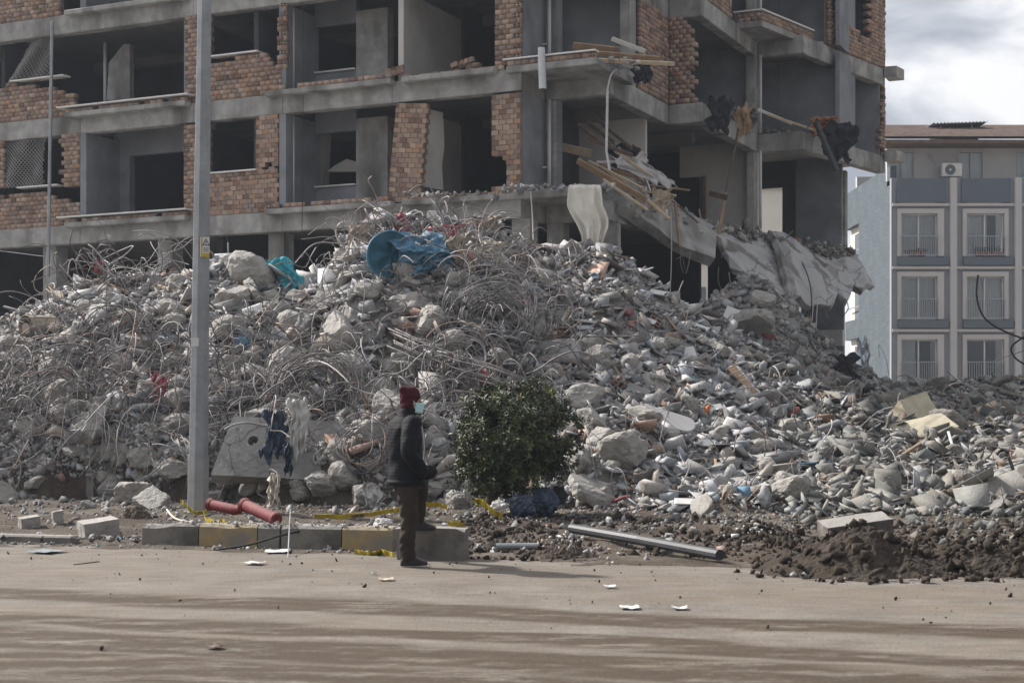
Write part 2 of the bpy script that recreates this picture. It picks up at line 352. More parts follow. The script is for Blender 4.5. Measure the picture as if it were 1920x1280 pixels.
    bp = N('ShaderNodeBump'); bp.inputs['Strength'].default_value = .5; bp.inputs['Distance'].default_value = .012
    K(noise_((.6, 1, 1), rot, 45, 6, .7), bp.inputs['Height']); K(bp.outputs['Normal'], b.inputs['Normal'])
    return m
MAT['road'] = road_material()
gx = np.linspace(-40, 40, 161); rows = []
for k in range(2): pass
rv = []; rf = []
nY = 60
for i, x in enumerate(gx):
    ye = road_edge(x) + .12 * math.sin(x * 1.7) + .1 * math.sin(x * 4.1 + 1)
    for j in range(nY):
        y = ye - 26 * (j / (nY - 1)) ** 1.3
        rv.append((x, y, .0 + .012 * mnoise.noise((x * .6, y * .6, 0))))
for i in range(len(gx) - 1):
    for j in range(nY - 1):
        a = i * nY + j; rf.append((a, a + 1, a + nY + 1, a + nY))
rd = MB().add(rv, rf).build('road', MAT['road'], smooth=True); tag(rd, kind='structure')
MAT['line'] = M('line', (.31, .29, .26), .1, 3, .9, .2, 60, big=((.15, .13, .11), 5, .42, .6))
def strip(name, mat, pts, w, z):
    v = []; f = []
    for i, (x, y) in enumerate(pts):
        v += [(x, y - w / 2, z), (x, y + w / 2, z)]
    for i in range(len(pts) - 1): f.append((2 * i, 2 * i + 2, 2 * i + 3, 2 * i + 1))
    return MB().add(v, f).build(name, mat)
# ------------------------------------------------------------------ stones
def hull_proto(k, flat=1.0, r=random):
    bm = bmesh.new()
    sk = Matrix.Rotation(r.uniform(-.5, .5), 3, 'X') @ Matrix.Shear('XY', 3, (r.uniform(-.4, .4), r.uniform(-.4, .4)))
    pts_ = [Vector((a, b, c)) for a in (-1, 1) for b in (-1, 1) for c in (-1, 1)]; r.shuffle(pts_)
    for v in pts_[:r.randint(5, 8)] + [Vector((r.uniform(-1, 1), r.uniform(-1, 1), r.uniform(-1, 1))) for _ in range(2)]:
        v = sk @ Vector((v.x * r.uniform(.45, 1), v.y * r.uniform(.45, 1), v.z * r.uniform(.4, 1))) * .85
        bm.verts.new((v.x, v.y * .85, v.z * .65 * flat))
    bmesh.ops.convex_hull(bm, input=bm.verts[:]); 
    bmesh.ops.delete(bm, geom=[v for v in bm.verts if not v.link_faces], context='VERTS')
    bmesh.ops.triangulate(bm, faces=bm.faces[:]); bm.verts.index_update()
    V = np.array([v.co[:] for v in bm.verts]); T = np.array([[v.index for v in f.verts] for f in bm.faces]); bm.free(); return V, T
PROTO = [hull_proto(random.randint(10, 15)) for _ in range(26)] + [hull_proto(12, .45) for _ in range(5)]
def box_proto(j=.0):
    V = np.array([(x, y, z) for z in (-1, 1) for y in (-1, 1) for x in (-1, 1)], float)
    T = np.array([(0, 2, 3), (0, 3, 1), (4, 5, 7), (4, 7, 6), (0, 1, 5), (0, 5, 4), (2, 6, 7), (2, 7, 3), (0, 4, 6), (0, 6, 2), (1, 3, 7), (1, 7, 5)])
    return V + rng.normal(0, j, V.shape), T
def rand_rots(n):
    q = rng.normal(size=(n, 4)); q /= np.linalg.norm(q, axis=1)[:, None]; w, x, y, z = q.T
    return np.stack([1 - 2 * (y * y + z * z), 2 * (x * y - w * z), 2 * (x * z + w * y), 2 * (x * y + w * z), 1 - 2 * (x * x + z * z), 2 * (y * z - w * x),
                     2 * (x * z - w * y), 2 * (y * z + w * x), 1 - 2 * (x * x + y * y)], 1).reshape(n, 3, 3)
def lay_rots(n, tilt=.5):
    """rotations that leave flat pieces roughly lying"""
    a = rng.uniform(0, 2 * np.pi, n); tx = rng.normal(0, tilt, n); ty = rng.normal(0, tilt, n)
    ca, sa = np.cos(a), np.sin(a); cx, sx = np.cos(tx), np.sin(tx); cy, sy = np.cos(ty), np.sin(ty); O = np.zeros(n); I = np.ones(n)
    Rz = np.stack([ca, -sa, O, sa, ca, O, O, O, I], 1).reshape(n, 3, 3); Rx = np.stack([I, O, O, O, cx, -sx, O, sx, cx], 1).reshape(n, 3, 3)
    Ry = np.stack([cy, O, sy, O, I, O, -sy, O, cy], 1).reshape(n, 3, 3); return Rx @ Ry @ Rz
def batch(pos, size3, rots, protos, cols):
    VV = []; TT = []; CC = []; base = 0; which = rng.integers(0, len(protos), len(pos))
    for k, (V, T) in enumerate(protos):
        idx = np.nonzero(which == k)[0]
        if not len(idx): continue
        loc = V[None] * size3[idx][:, None, :]; w = np.einsum('nij,nvj->nvi', rots[idx], loc) + pos[idx][:, None, :]
        VV.append(w.reshape(-1, 3)); TT.append((T[None] + base + (np.arange(len(idx)) * len(V))[:, None, None]).reshape(-1, 3))
        CC.append(np.repeat(cols[idx], len(V), 0)); base += len(idx) * len(V)
    return np.concatenate(VV), np.concatenate(TT), np.concatenate(CC)
def heap_points(n, tlo=-.02, thi=1.06, plo=-140, phi=2110):
    p = rng.uniform(plo, phi, n); t = rng.uniform(tlo, thi, n)
    ft = np.interp(p, COL[:, 0], COL[:, 1]); cd = np.interp(p, COL[:, 0], COL[:, 2]); Y = ft + (cd - ft) * t; X = (p - CX) / F * Y
    return X, Y, p, t
def tint_cols(n, p):
    c = np.ones((n, 3)); g_ = rng.normal(1.0, .17, n).clip(.5, 1.45); c *= g_[:, None]; u = rng.uniform(0, 1, n)
    c *= rng.lognormal(0, .16, n)[:, None]; wt = rng.normal(0, .045, n); c[:, 0] *= 1 + wt; c[:, 2] *= 1 - wt;
    def setc(m, col): c[m] = np.array(col) * g_[m][:, None]
    setc(u < .022, (1.05, .68, .52)); setc((u > .264) & (u < .36), (1.2, 1.08, .95)); setc((u > .05) & (u < .13), (1.8, 1.78, 1.75))
    setc((u > .15) & (u < .154), (.5, .9, 1.25)); setc((u > .157) & (u < .25), (.5, .48, .47)); setc((u > .26) & (u < .264), (1.1, .4, .4))
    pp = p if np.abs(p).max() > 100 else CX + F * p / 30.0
    k_ = np.interp(pp, [1340, 1600], [1.0, .52])[:, None]; c *= k_ * np.array((1, 1, 1.0)) ** 1; c[:, 2] *= np.interp(pp, [1380, 1620], [1, .92])      # far-right debris: shade put into the tint, plus some brown earth stain
    return c
def stones(n, med, sig, mx_, sink=.25, protos=PROTO, mask=False, **kw):
    X, Y, p, t = heap_points(n, **kw)
    if mask:
        kp = fbm(X, Y, .9, 3, 91) + rng.normal(0, .16, n) > -.10; X, Y, p = X[kp], Y[kp], p[kp]; n = len(X)
    s = np.minimum(rng.lognormal(math.log(med), sig, n), mx_); Z = H(X, Y) + s * sink
    s3 = .82 * s[:, None] * rng.uniform(.75, 1.2, (n, 3))
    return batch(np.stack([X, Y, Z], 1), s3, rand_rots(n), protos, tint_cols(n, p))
def merge(*bs):
    V = []; T = []; C = []; b = 0
    for v, t, c in bs: V.append(v); T.append(t + b); C.append(c); b += len(v)
    return np.concatenate(V), np.concatenate(T), np.concatenate(C)
parts = [stones(44000, .030, .72, .15, mask=True), stones(1200, .12, .4, .26, .0), stones(5500, .05, .5, .15, tlo=-.02, thi=.14, plo=-80, phi=760), stones(5500, .05, .6, .18, plo=950, phi=2100), stones(3500, .085, .4, .2, .1)]
# flat shards: tile, plaster, board
n = 4200; X, Y, p, t = heap_points(n, plo=300); p_ok = (p > 900) | (rng.uniform(0, 1, n) < .5); X, Y, p = X[p_ok], Y[p_ok], p[p_ok]; n = len(X)
s = rng.lognormal(math.log(.075), .45, n).clip(.03, .22); s3 = np.stack([s, s * rng.uniform(.4, 1, n), s * 0 + rng.uniform(.004, .016, n)], 1)
cc = tint_cols(n, p); wh = rng.uniform(0, 1, n) < .28; cc[wh] = np.interp(p[wh], [1380, 1620], [1, .7])[:, None] * np.array((1.55, 1.6, 1.68)) * rng.uniform(.75, 1.05, (wh.sum(), 1))  # white shards dimmed towards the right, shade put into their colour
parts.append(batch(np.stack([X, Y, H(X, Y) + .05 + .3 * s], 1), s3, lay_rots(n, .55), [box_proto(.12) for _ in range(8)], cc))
# broken plates of render and slab
n = 1100; X, Y, p, t = heap_points(n, plo=100); s = rng.lognormal(math.log(.14), .35, n).clip(.07, .34); s3 = np.stack([s, s * rng.uniform(.5, 1, n), rng.uniform(.012, .05, n)], 1); cc = tint_cols(n, p) * 1.1
parts.append(batch(np.stack([X, Y, H(X, Y) + .04 + .25 * s], 1), s3, lay_rots(n, .6), [box_proto(.2) for _ in range(10)], cc))
# splinters of wood, strips
n = 1300; X, Y, p, t = heap_points(n); s = rng.lognormal(math.log(.16), .5, n).clip(.06, .5)
s3 = np.stack([s, rng.uniform(.008, .025, n), rng.uniform(.004, .014, n)], 1); cc = np.ones((n, 3)) * rng.uniform(.5, 1.3, (n, 1)); wd = rng.uniform(0, 1, n)
cc[wd < .4] *= (.85, .62, .42); cc[(wd > .4) & (wd < .5)] *= (1.5, 1.55, 1.6); cc[wd > .8] *= .45
parts.append(batch(np.stack([X, Y, H(X, Y) + .06], 1), s3, lay_rots(n, .5), [box_proto(.05) for _ in range(4)], cc))
# second heap
n = 5200; p = rng.uniform(1230, 1690, n); Y = rng.uniform(32.5, 37.6, n); X = (p - CX) / F * Y; s = np.minimum(rng.lognormal(math.log(.055), .55, n), .3)
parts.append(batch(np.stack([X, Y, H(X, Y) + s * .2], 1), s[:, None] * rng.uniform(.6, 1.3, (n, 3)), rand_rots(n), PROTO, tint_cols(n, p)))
# pebbles over the verge
n = 5200; p = rng.uniform(-60, 2000, n); t = rng.uniform(0, 1, n) ** .6; Xa = (p - CX) / F * 19; ye = road_edge((p - CX) / F * 16.5)
ft = np.interp(p, COL[:, 0], COL[:, 1]); Y = ye + .1 + (ft - ye) * t; X = (p - CX) / F * Y; keep = (rng.uniform(0, 1, n) < (.35 + .65 * t)); X, Y, p = X[keep], Y[keep], p[keep]; n = len(X)
s = np.minimum(rng.lognormal(math.log(.022), .6, n), .11)
parts.append(batch(np.stack([X, Y, H(X, Y) + s * .25], 1), s[:, None] * rng.uniform(.6, 1.3, (n, 3)), rand_rots(n), PROTO, np.minimum(tint_cols(n, p) * .72, 1.0)))
V, T, C = merge(*parts)
deb = obj('rubble_debris', np_mesh('rubble_debris', V, T, C), MAT['rubble'])
tag(deb, 'countless small grey stones, shards and splinters covering the rubble heap', 'debris', kind='stuff')
# soil clods and grit
n = 5200; p = rng.uniform(860, 2000, n); Xr = (p - CX) / F * 16; Y = road_edge(Xr) + rng.uniform(-.25, 4.8, n) ** 1.0; X = (p - CX) / F * Y
kk = fbm(X, Y, .9, 3, 77) + rng.normal(0, .15, n) > -.05; X, Y = X[kk], Y[kk]; n = len(X)
s = np.minimum(rng.lognormal(math.log(.022), .65, n), .10)
sc1 = batch(np.stack([X, Y, H(X, Y) + s * .2], 1), s[:, None] * rng.uniform(.7, 1.3, (n, 3)), rand_rots(n), PROTO[:20], np.ones((n, 3)))
n = 520; X = rng.uniform(-8, 8, n); Y = road_edge(X) - np.abs(rng.normal(0, 2.2, n)); s = np.minimum(rng.lognormal(math.log(.006), .7, n), .028)
sc2 = batch(np.stack([X, Y, .012 + s * .2], 1), s[:, None] * rng.uniform(.7, 1.3, (n, 3)), rand_rots(n), PROTO[:20], np.ones((n, 3)))
V, T, C = merge(sc1, sc2)
tag(obj('soil_clods', np_mesh('soil_clods', V, T), MAT['soil']), 'dark brown clods of soil strewn along the road edge', 'soil', kind='stuff')
# ------------------------------------------------------------------ the ruined building (local x along its front, local y into it)
BO = Vector((0.205, 34.6, 0)); BU = Vector((.9047, -.4260, 0)); BV = Vector((.4260, .9047, 0)); BANG = math.atan2(-.4260, .9047)
bld = empty('ruined_building', BO, BANG)
tag(bld, 'gutted concrete frame apartment block with broken orange brick infill walls', 'building')
def fx(px, y=0.0):
    k = (px - CX) / F; return (k * (BO.y + .9047 * y) - BO.x - .426 * y) / (.9047 + .426 * k)
def fy(px, x):
    k = (px - CX) / F; return (k * (BO.y - .426 * x) - BO.x - .9047 * x) / (.426 - .9047 * k)
def fz(py, x, y=0.0): return CAMZ + (HZ - py) * (BO.y - .426 * x + .9047 * y) / F
def toL(w): d = Vector(w) - BO; return Vector((d.dot(BU), d.dot(BV), w[2]))
ZA, ZB, ZC, ZD, ZE = 5.93, 8.80, 11.47, 14.3, 17.1      # undersides of the beams
BH = .50                                                  # beam height
COR = [(0, 1.337), (1.634, 1.337), (1.634, 5.38), (2.509, 5.38), (2.509, 10.393), (3.814, 10.393), (4.978, 15.684)]
FOOT = [(-18.5, 0), (0, 0)] + COR + [(2.5, 16.4), (-18.5, 12)]
inset = .17
TALL = ('partition', 'inner_wall', 'rear_wall', 'side_wall', 'recess_wall')
def bpart(name, mat, *boxes, parent=bld):
    m = MB()
    for b_ in boxes:
        if name in TALL and any(abs(b_[5] - z_) < .05 for z_ in (ZA, ZB, ZC, ZD)) and b_[2] > .31: b_ = (*b_[:5], b_[5] + .335)
        m.box(*b_)
    return m.build(name, MAT[mat], parent)
# slabs
for z in (ZB, ZC, ZD, ZE):
    pts = [(x - (inset if i not in (0, len(FOOT) - 1) else -inset), y + inset) for i, (x, y) in enumerate(FOOT)]
    MB().poly(pts, z + BH - .16, z + BH - .004).build('floor_slab', MAT['slab'], bld)
ptsA = [(-18.3, .17), (-.17, .17), (-.17, 1.5), (1.46, 1.5), (1.46, 9.3), (.6, 13.5), (-18.3, 11.8)]
MB().poly(ptsA, ZA + BH - .16, ZA + BH - .004).build('floor_slab', MAT['slab'], bld)
# perimeter beams
def beam(a, b, z, w=.3, h=BH, mat='concrete', e0=0.0, e1=0.0):
    a = Vector((*a, 0)); b = Vector((*b, 0)); d = (b - a).normalized(); n_ = Vector((-d.y, d.x, 0))
    q = [a - d * e0, b + d * e1, b + d * e1 + n_ * w, a - d * e0 + n_ * w]
    o = MB().poly([(p.x, p.y) for p in q], z, z + h).build('beam', MAT[mat], bld); bevel(o, .015); return o
for z in (ZA, ZB, ZC, ZD, ZE):
    xs = [-18.5, fx(150), fx(362), fx(530), fx(735), 0]
    for i in range(5): beam((xs[i] + (.003 if i else 0), 0), (xs[i + 1], 0), z)
    beam((0, .303), (0, 1.337), z, w=.3); beam((.003, 1.337), (1.634, 1.337), z + (.02 if z > ZA else 0), h=BH - .05)
    beam((1.634, 1.64), (1.634, 5.38), z) if z > ZA else beam((1.634, 1.64), (1.634, 4.2), z)
    if z > ZA:
        beam((1.637, 5.38), (2.509, 5.38), z); beam((2.509, 5.683), (2.509, 10.393), z); beam((2.512, 10.393), (3.814, 10.393), z)
        beam((3.814, 10.70), (4.978, 15.684), z)
        for yy in (4.2, 8.2):                                    # inner beams crossing the rooms
            MB().box(-17, 1.3, yy, yy + .28, z + .05, z + BH - .17).build('beam', MAT['slab'], bld)
# front ledges and the balcony slabs at the near corner
def ledge(p0, p1, z, d=.26, h=.13):
    x0, x1 = fx(p0), fx(p1); o = bpart('ledge', 'concrete', (x0, x1, -d, -.004, z + BH - .10, z + BH - .10 + h)); bevel(o, .02); return o
for z in (ZA, ZB, ZC):
    ledge(132, 358, z); ledge(507, 742, z); ledge(762, 934, z)
for z in (ZB, ZC, ZD):
    o = bpart('balcony_slab', 'concrete', (fx(950), 1.86, -.06, 1.33, z + BH - .10, z + BH + .06)); bevel(o, .02)
    bpart('balcony_slab', 'concrete', (1.64, 1.86, 1.34, 2.3, z + BH - .10, z + BH + .055))
o = bpart('balcony_slab', 'concrete', (fx(937), 1.30, -.06, 1.33, ZA + BH - .10, ZA + BH + .06)); bevel(o, .02)
# the upper right balcony
MB().poly([(2.42, 8.6), (3.13, 8.6), (3.80, 11.5), (4.05, 11.7), (2.42, 11.7)], ZC + .40, ZC + .56).build('balcony_slab', MAT['concrete'], bld)

# bricks ---------------------------------------------------------------
BW, BHT, BT = .185, .116, .12
TINTS = [(1, 1, 1), (1.12, 1.1, 1.05), (.9, .86, .84), (1.2, 1.25, 1.2), (.8, .74, .72), (1.05, 1.02, .98), (1.12, 1.2, 1.22), (.95, .98, 1.02), (1.18, 1.05, .9), (.72, .76, .82), (.62, .55, .52), (1.3, 1.4, 1.42), (.85, .95, 1.05)]
BRV = []
for k, tc_ in enumerate(TINTS):
    m = MB().box(-.0868, .0868, -.012, BT - .012, 0, BHT - .010); me = m.mesh('brick')
    for v in me.vertices: v.co += Vector((random.gauss(0, .003), random.gauss(0, .003), random.gauss(0, .003)))
    add_tint(me, tc_); me.materials.append(MAT['brick']); BRV.append(me)
def hollow_mesh(tc_):
    m = MB(); w, h = .1736, BHT - .01; xs = [-w / 2, -.072, -.011, .011, .072, w / 2]; zs = [0, .013, .043, .062, .092, h]
    for i in range(5):
        for j in range(5):
            x0, x1, z0, z1 = xs[i], xs[i + 1], zs[j], zs[j + 1]
            if i in (1, 3) and j in (1, 3):
                m.add([(x0, -.012, z0), (x1, -.012, z0), (x1, -.012, z1), (x0, -.012, z1), (x0, .06, z0), (x1, .06, z0), (x1, .06, z1), (x0, .06, z1)],
                      [(0, 1, 5, 4), (1, 2, 6, 5), (2, 3, 7, 6), (3, 0, 4, 7), (4, 5, 6, 7)])
            else: m.add([(x0, -.012, z0), (x1, -.012, z0), (x1, -.012, z1), (x0, -.012, z1)], [(0, 1, 2, 3)])
    b = BT - .012
    m.add([(-w / 2, -.012, 0), (w / 2, -.012, 0), (w / 2, b, 0), (-w / 2, b, 0), (-w / 2, -.012, h), (w / 2, -.012, h), (w / 2, b, h), (-w / 2, b, h)],
          [(0, 3, 2, 1), (4, 5, 6, 7), (1, 2, 6, 5), (2, 3, 7, 6), (3, 0, 4, 7)])
    me = m.mesh('brick'); add_tint(me, tc_); me.materials.append(MAT['brick']); return me
BRH = [hollow_mesh((.82, .8, .78)), hollow_mesh((1, .95, .9))]
BRN = [(np.array([v.co[:] for v in me.vertices]), np.array([p.vertices[:] for p in me.polygons])) for me in BRV]
rest_V, rest_Q, rest_C = [], [], []; rest_n = 0; single_bricks = 0
def brick_panel(x0, x1, z0, z1, y=0.0, ang=0.0, keep=None, near=False, lean=0.0, hole=.07, org=None, jitter=.006, edge_hollow=False):
    """wall of bricks from x0..x1 at local y; ang turns it about z at org (for the side walls)"""
    global rest_n, single_bricks
    Mx = Matrix.Translation(Vector((*(org or (0, y)), 0))) @ Matrix.Rotation(ang, 4, 'Z')
    if lean: Mx = Mx @ Matrix.Translation((x0, 0, z0)) @ Matrix.Rotation(lean, 4, 'Y') @ Matrix.Translation((-x0, 0, -z0))
    core = MB(); rows = max(1, int(round((z1 - z0) / BHT))); todo = []
    for r in range(rows):
        z = z0 + r * BHT; x = x0 - (BW / 2 if r % 2 else 0); run = None
        while x < x1 - .02:
            a = max(x, x0); b = min(x + BW, x1); u = ((a + b) / 2 - x0) / (x1 - x0); v = (r + .5) / rows
            ok = b - a > .05 and (keep is None or keep(u, v, (a + b) / 2, z))
            if ok:
                edge = (u < .5 / max(1, (x1 - x0) / BW) + .02 or u > 1 - .5 / max(1, (x1 - x0) / BW) - .02)
                todo.append(((a + b) / 2, z, (b - a) / BW, edge and edge_hollow and r % 2 == 1))
                run = [a, b] if run is None else [run[0], b]
            if (not ok or b >= x1 - .02) and run is not None:
                core.box(run[0] + .02, run[1] - .02, .012, BT + .06, z + .001, z + BHT, None); run = None
            x += BW
    if not todo: return
    core.v = [tuple(Mx @ Vector(p)) for p in core.v]
    wall = core.build('brick_wall', MAT['mortar'], bld)
    for cx_, z, sx, hl in todo:
        m4 = Mx @ Matrix.Translation((cx_ + random.gauss(0, .002), random.gauss(0, jitter), z + .004)) @ Matrix.Rotation(random.gauss(0, .012), 4, 'Z') @ Matrix.Diagonal((sx, 1, 1, 1))
        hl = hl or random.random() < hole * .35
        if near and single_bricks < 300:
            o = bpy.data.objects.new('brick', random.choice(BRH) if hl else random.choice(BRV)); o.matrix_local = m4; link(o, wall); single_bricks += 1
        else:
            k = random.randrange(len(BRN)); me = BRN[k]; V = np.c_[me[0], np.ones(len(me[0]))] @ np.array(m4).T
            rest_V.append(V[:, :3]); rest_Q.append(me[1] + rest_n); rest_C.append(np.repeat([TINTS[k]], len(V), 0)); rest_n += len(V)
            if hl:      # dark cells of a brick seen end-on
                hollow_spots.append(m4.copy())
hollow_spots = []
def rag(side, amt, seed=0):
    """ragged broken edge on one side of a panel"""
    def f(u, v, x, z):
        nn = mnoise.noise((x * 2.1 + seed, z * 2.3, seed * 1.7)) * .5 + .5 + random.uniform(-.18, .18)
        if side == 'r': return u < 1 - amt * nn
        if side == 'l': return u > amt * nn
        if side == 't': return v < 1 - amt * nn
        if side == 'tr': return v < 1 - amt * nn - max(0, u - .75) * 1.4
        return True
    return f
T1, T2, T3 = ZA + BH, ZB + BH, ZC + BH
# floor 1
zs1 = lambda py, px: fz(py, fx(px))
brick_panel(fx(727), fx(790) - .03, T1 + .05, ZB - .01, near=True, lean=.10, edge_hollow=True)
def nib(u, v, x, z): return not (v < .42 and u < .55 - abs(v - .22) * .6) or v < .08
brick_panel(fx(922), -.02, T1, ZB - .01, near=True, keep=nib, edge_hollow=True)
brick_panel(fx(480), fx(523), zs1(322, 500), ZB - .005, near=True, keep=lambda u, v, x, z: not (v < .18 and random.random() < .4), edge_hollow=True)
brick_panel(fx(392), fx(523), T1, zs1(324, 450), near=True)
brick_panel(fx(765), fx(935), T1, T1 + .26, near=True, keep=rag('t', 1.1, 3), jitter=.03)
brick_panel(fx(110), fx(150), zs1(350, 130), ZB - .005, keep=rag('l', .3, 2), edge_hollow=True)
brick_panel(-18.4, fx(150), T1, zs1(352, 80), keep=rag('tr', .2, 5))
brick_panel(fx(345), fx(392), T1, ZB - .005, edge_hollow=True)
brick_panel(fx(132), fx(358), T1 + .005, T1 + .14, y=-.2, keep=lambda u, v, x, z: random.random() < .93)
brick_panel(fx(507), fx(735), T1 + .035, T1 + .16, y=-.2, near=False, keep=lambda u, v, x, z: random.random() < .9)
brick_panel(-18.4, fx(8), zs1(352, 0), ZB - .005)
# floor 2
brick_panel(fx(928), -.01, T2 + .1, ZC - .005, near=True, edge_hollow=True)
brick_panel(fx(395), fx(528), T2, zs1(104, 450), near=True, keep=rag('tr', .12, 9))
brick_panel(fx(347), fx(395), T2, ZC - .005, edge_hollow=True)
brick_panel(fx(520), fx(537), zs1(130, 528), ZC - .005, keep=rag('l', .5, 4), edge_hollow=True)
brick_panel(-18.4, fx(140), T2, zs1(150, 60), keep=rag('tr', .25, 11))
brick_panel(fx(760), fx(945), T2, T2 + .26, near=True, keep=rag('t', 1.0, 13), jitter=.03)
brick_panel(fx(132), fx(358), T2 + .005, T2 + .14, y=-.2, keep=lambda u, v, x, z: random.random() < .9)
brick_panel(fx(507), fx(742), T2 + .035, T2 + .16, y=-.2, keep=lambda u, v, x, z: random.random() < .85)
brick_panel(fx(952), 1.82, T2 + .065, T2 + .19, y=-.03, near=True)
# floor 3
brick_panel(-18.4, fx(112), T3, T3 + 1.1); brick_panel(fx(347), fx(528), T3, T3 + 1.1); brick_panel(fx(928), -.01, T3, ZD)
brick_panel(fx(760), fx(945), T3, T3 + .4)
# side walls facing right
def side(x_, y0, y1, z0, z1, **kw): brick_panel(0, y1 - y0, z0, z1, org=(x_, y0), ang=R(90), **kw)
side(1.634, fy(1200, 1.634), 5.37, T2 + .01, ZC - .005, keep=lambda u, v, x, z: True)
brick_panel(1.64, 2.50, T2 + .01, ZC - .005, y=5.38, keep=rag('r', .45, 21))
side(2.509, 5.40, 7.9, T3 + .01, ZD - .005); brick_panel(1.64, 2.50, T3, ZD, y=5.38); side(1.634, 2.9, 5.37, T3, ZD)
# the right face of the far part
def farwall(z0, z1, keep=None, a0=0.0, a1=5.418):
    ang = math.atan2(.9766, .2149); brick_panel(a0, a1, z0, z1, org=(3.814, 10.393), ang=ang, keep=keep)
def win3(u, v, x, z):
    if 1.75 < x < 4.4 and z > T3 + 1.0 - .08 * x and z < ZD - .45: return not (2.1 < x < 4.2 or random.random() < .5)
    return x > 1.15 or v > .0
farwall(T3 + .01, ZD - .005, keep=win3, a0=1.6)
farwall(T2, ZC - .005, a0=5.05, keep=rag('l', .8, 31)); farwall(T1 + .1, T1 + .5, a0=.6, a1=2.2, keep=rag('t', 1.2, 33)) if False else None
# brick parapet of the upper right balcony
brick_panel(2.45, 3.12, ZC + .565, ZC + .82, y=8.62); brick_panel(0, 2.97, ZC + .565, ZC + .82, org=(3.13, 8.62), ang=math.atan2(2.9, .67))
V = np.concatenate(rest_V); Q = np.concatenate(rest_Q); C = np.concatenate(rest_C)
bw = obj('brickwork', np_mesh('brickwork', V, Q, C), MAT['brick'], bld); bw['kind'] = 'stuff'
hm = MB()
for m4 in hollow_spots:
    for i in (-1, 1):
        for j in (.014, .068):
            q = [m4 @ Vector((i * .045 + a * .03, -.0155, j + b)) for a, b in ((-1, 0), (1, 0), (1, .034), (-1, .034))]; hm.add(q, [(0, 1, 2, 3)])
if hm.v: 
    o = hm.build('brick_hollows', MAT['black'], bld); o['kind'] = 'stuff'

# sills, returns, recess walls, columns ---------------------------------
def sill(p0, p1, z, y=-.08, d=.30, tilt=0.0):
    x0, x1 = fx(p0), fx(p1); m = MB().box(x0, x1, y, y + d, z, z + .035)
    if tilt: m.v = [(a, b, c + tilt * (a - x0)) for a, b, c in m.v]
    return m.build('window_sill', MAT['sill'], bld)
sill(120, 362, T1 + .155, y=-.30); sill(392, 482, zs1(323, 440)); sill(35, 110, zs1(351, 70)); sill(120, 365, T2 + .155, y=-.30)
sill(395, 485, zs1(103, 440)); sill(22, 122, zs1(149, 70)); sill(945, 1118, T2 + .20, y=-.08, d=.25)
rd_ = 1.337
for z0, z1, s_ in ((T1, ZB, 0), (T2, ZC, 1), (T3, ZD, 2)):
    h0, h1 = z0 + .002, z1 - .002
    # return walls of the recessed bays (the side facing right)
    for p in (150, 523):
        if s_ == 1 and p == 150: continue
        bpart('return_wall', 'plaster_grey', (fx(p) + .005, fx(p) + .20, .005, rd_, h0, h1))
    bpart('return_wall', 'plaster_grey', (-.20, -.004 + .004, .125 if s_ < 2 else .2, rd_ - .01, h0, h1))
    bpart('return_wall', 'plaster_grey', (fx(345) - .1, fx(345), .13, rd_, h0, h1)); bpart('return_wall', 'plaster_pale', (fx(735) + .06, fx(735) + .2, .2, 3.2, h0, h1))
    # back of the left recess with a doorway
    xl, xr = fx(150), fx(345); d0 = fx(235, rd_); d1 = fx(343, rd_)
    if s_ != 1:
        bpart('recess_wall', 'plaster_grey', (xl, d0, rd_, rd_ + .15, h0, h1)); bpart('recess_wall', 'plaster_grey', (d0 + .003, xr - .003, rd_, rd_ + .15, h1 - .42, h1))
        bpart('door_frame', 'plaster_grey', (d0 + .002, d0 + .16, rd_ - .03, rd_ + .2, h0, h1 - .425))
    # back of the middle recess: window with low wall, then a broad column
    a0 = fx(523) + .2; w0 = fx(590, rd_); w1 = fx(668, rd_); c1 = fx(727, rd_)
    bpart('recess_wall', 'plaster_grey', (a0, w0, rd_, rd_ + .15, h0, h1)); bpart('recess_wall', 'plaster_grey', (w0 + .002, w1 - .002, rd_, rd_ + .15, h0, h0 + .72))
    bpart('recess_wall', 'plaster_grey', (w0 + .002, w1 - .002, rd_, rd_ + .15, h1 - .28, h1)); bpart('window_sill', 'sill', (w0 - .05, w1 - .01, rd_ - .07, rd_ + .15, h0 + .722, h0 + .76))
    bpart('column', 'concrete', (w1, c1, rd_ - .01, rd_ + .3, h0, h1))
    bpart('column', 'concrete', (-.5, -.2, .3, .6, h0, h1)); bpart('column', 'concrete', (fx(1022) * 0 + .0, .28, rd_ + .02, rd_ + .35, h0, h1))
    # rain pipes in the bays
    for p, yy in ((197, rd_ - .08), (549, .35), (1030, rd_ - .1)):
        MB().tube([(fx(p, yy), yy, h0), (fx(p, yy), yy, h1)], .045, 10).build('drain_pipe', MAT['pipe_white'], bld, smooth=True)
        if p != 197 or s_ == 0:
            xx = fx(p, yy); bpart('bracket', 'sill', (xx - .30, xx - .06, yy - .05, yy + .05, h0 + .78, h0 + .81))
    # inner partitions and far walls, so the rooms close
    for xx, y0 in ((-16, .6), (-12.6, 1.5), (-9.4, .3), (-7.4, .2), (-3.2, 3.2), (-.6, 2.4)):
        if s_ == 1 and xx == -12.6: continue
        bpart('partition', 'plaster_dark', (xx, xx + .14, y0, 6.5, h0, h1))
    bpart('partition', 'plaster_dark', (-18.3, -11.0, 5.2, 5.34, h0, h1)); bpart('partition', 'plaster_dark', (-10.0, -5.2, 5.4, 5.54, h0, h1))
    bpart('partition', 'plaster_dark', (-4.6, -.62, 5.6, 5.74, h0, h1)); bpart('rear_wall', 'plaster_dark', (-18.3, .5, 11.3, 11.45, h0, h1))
    bpart('side_wall', 'plaster_dark', (-18.45, -18.3, .32, 11.4, h0, h1))
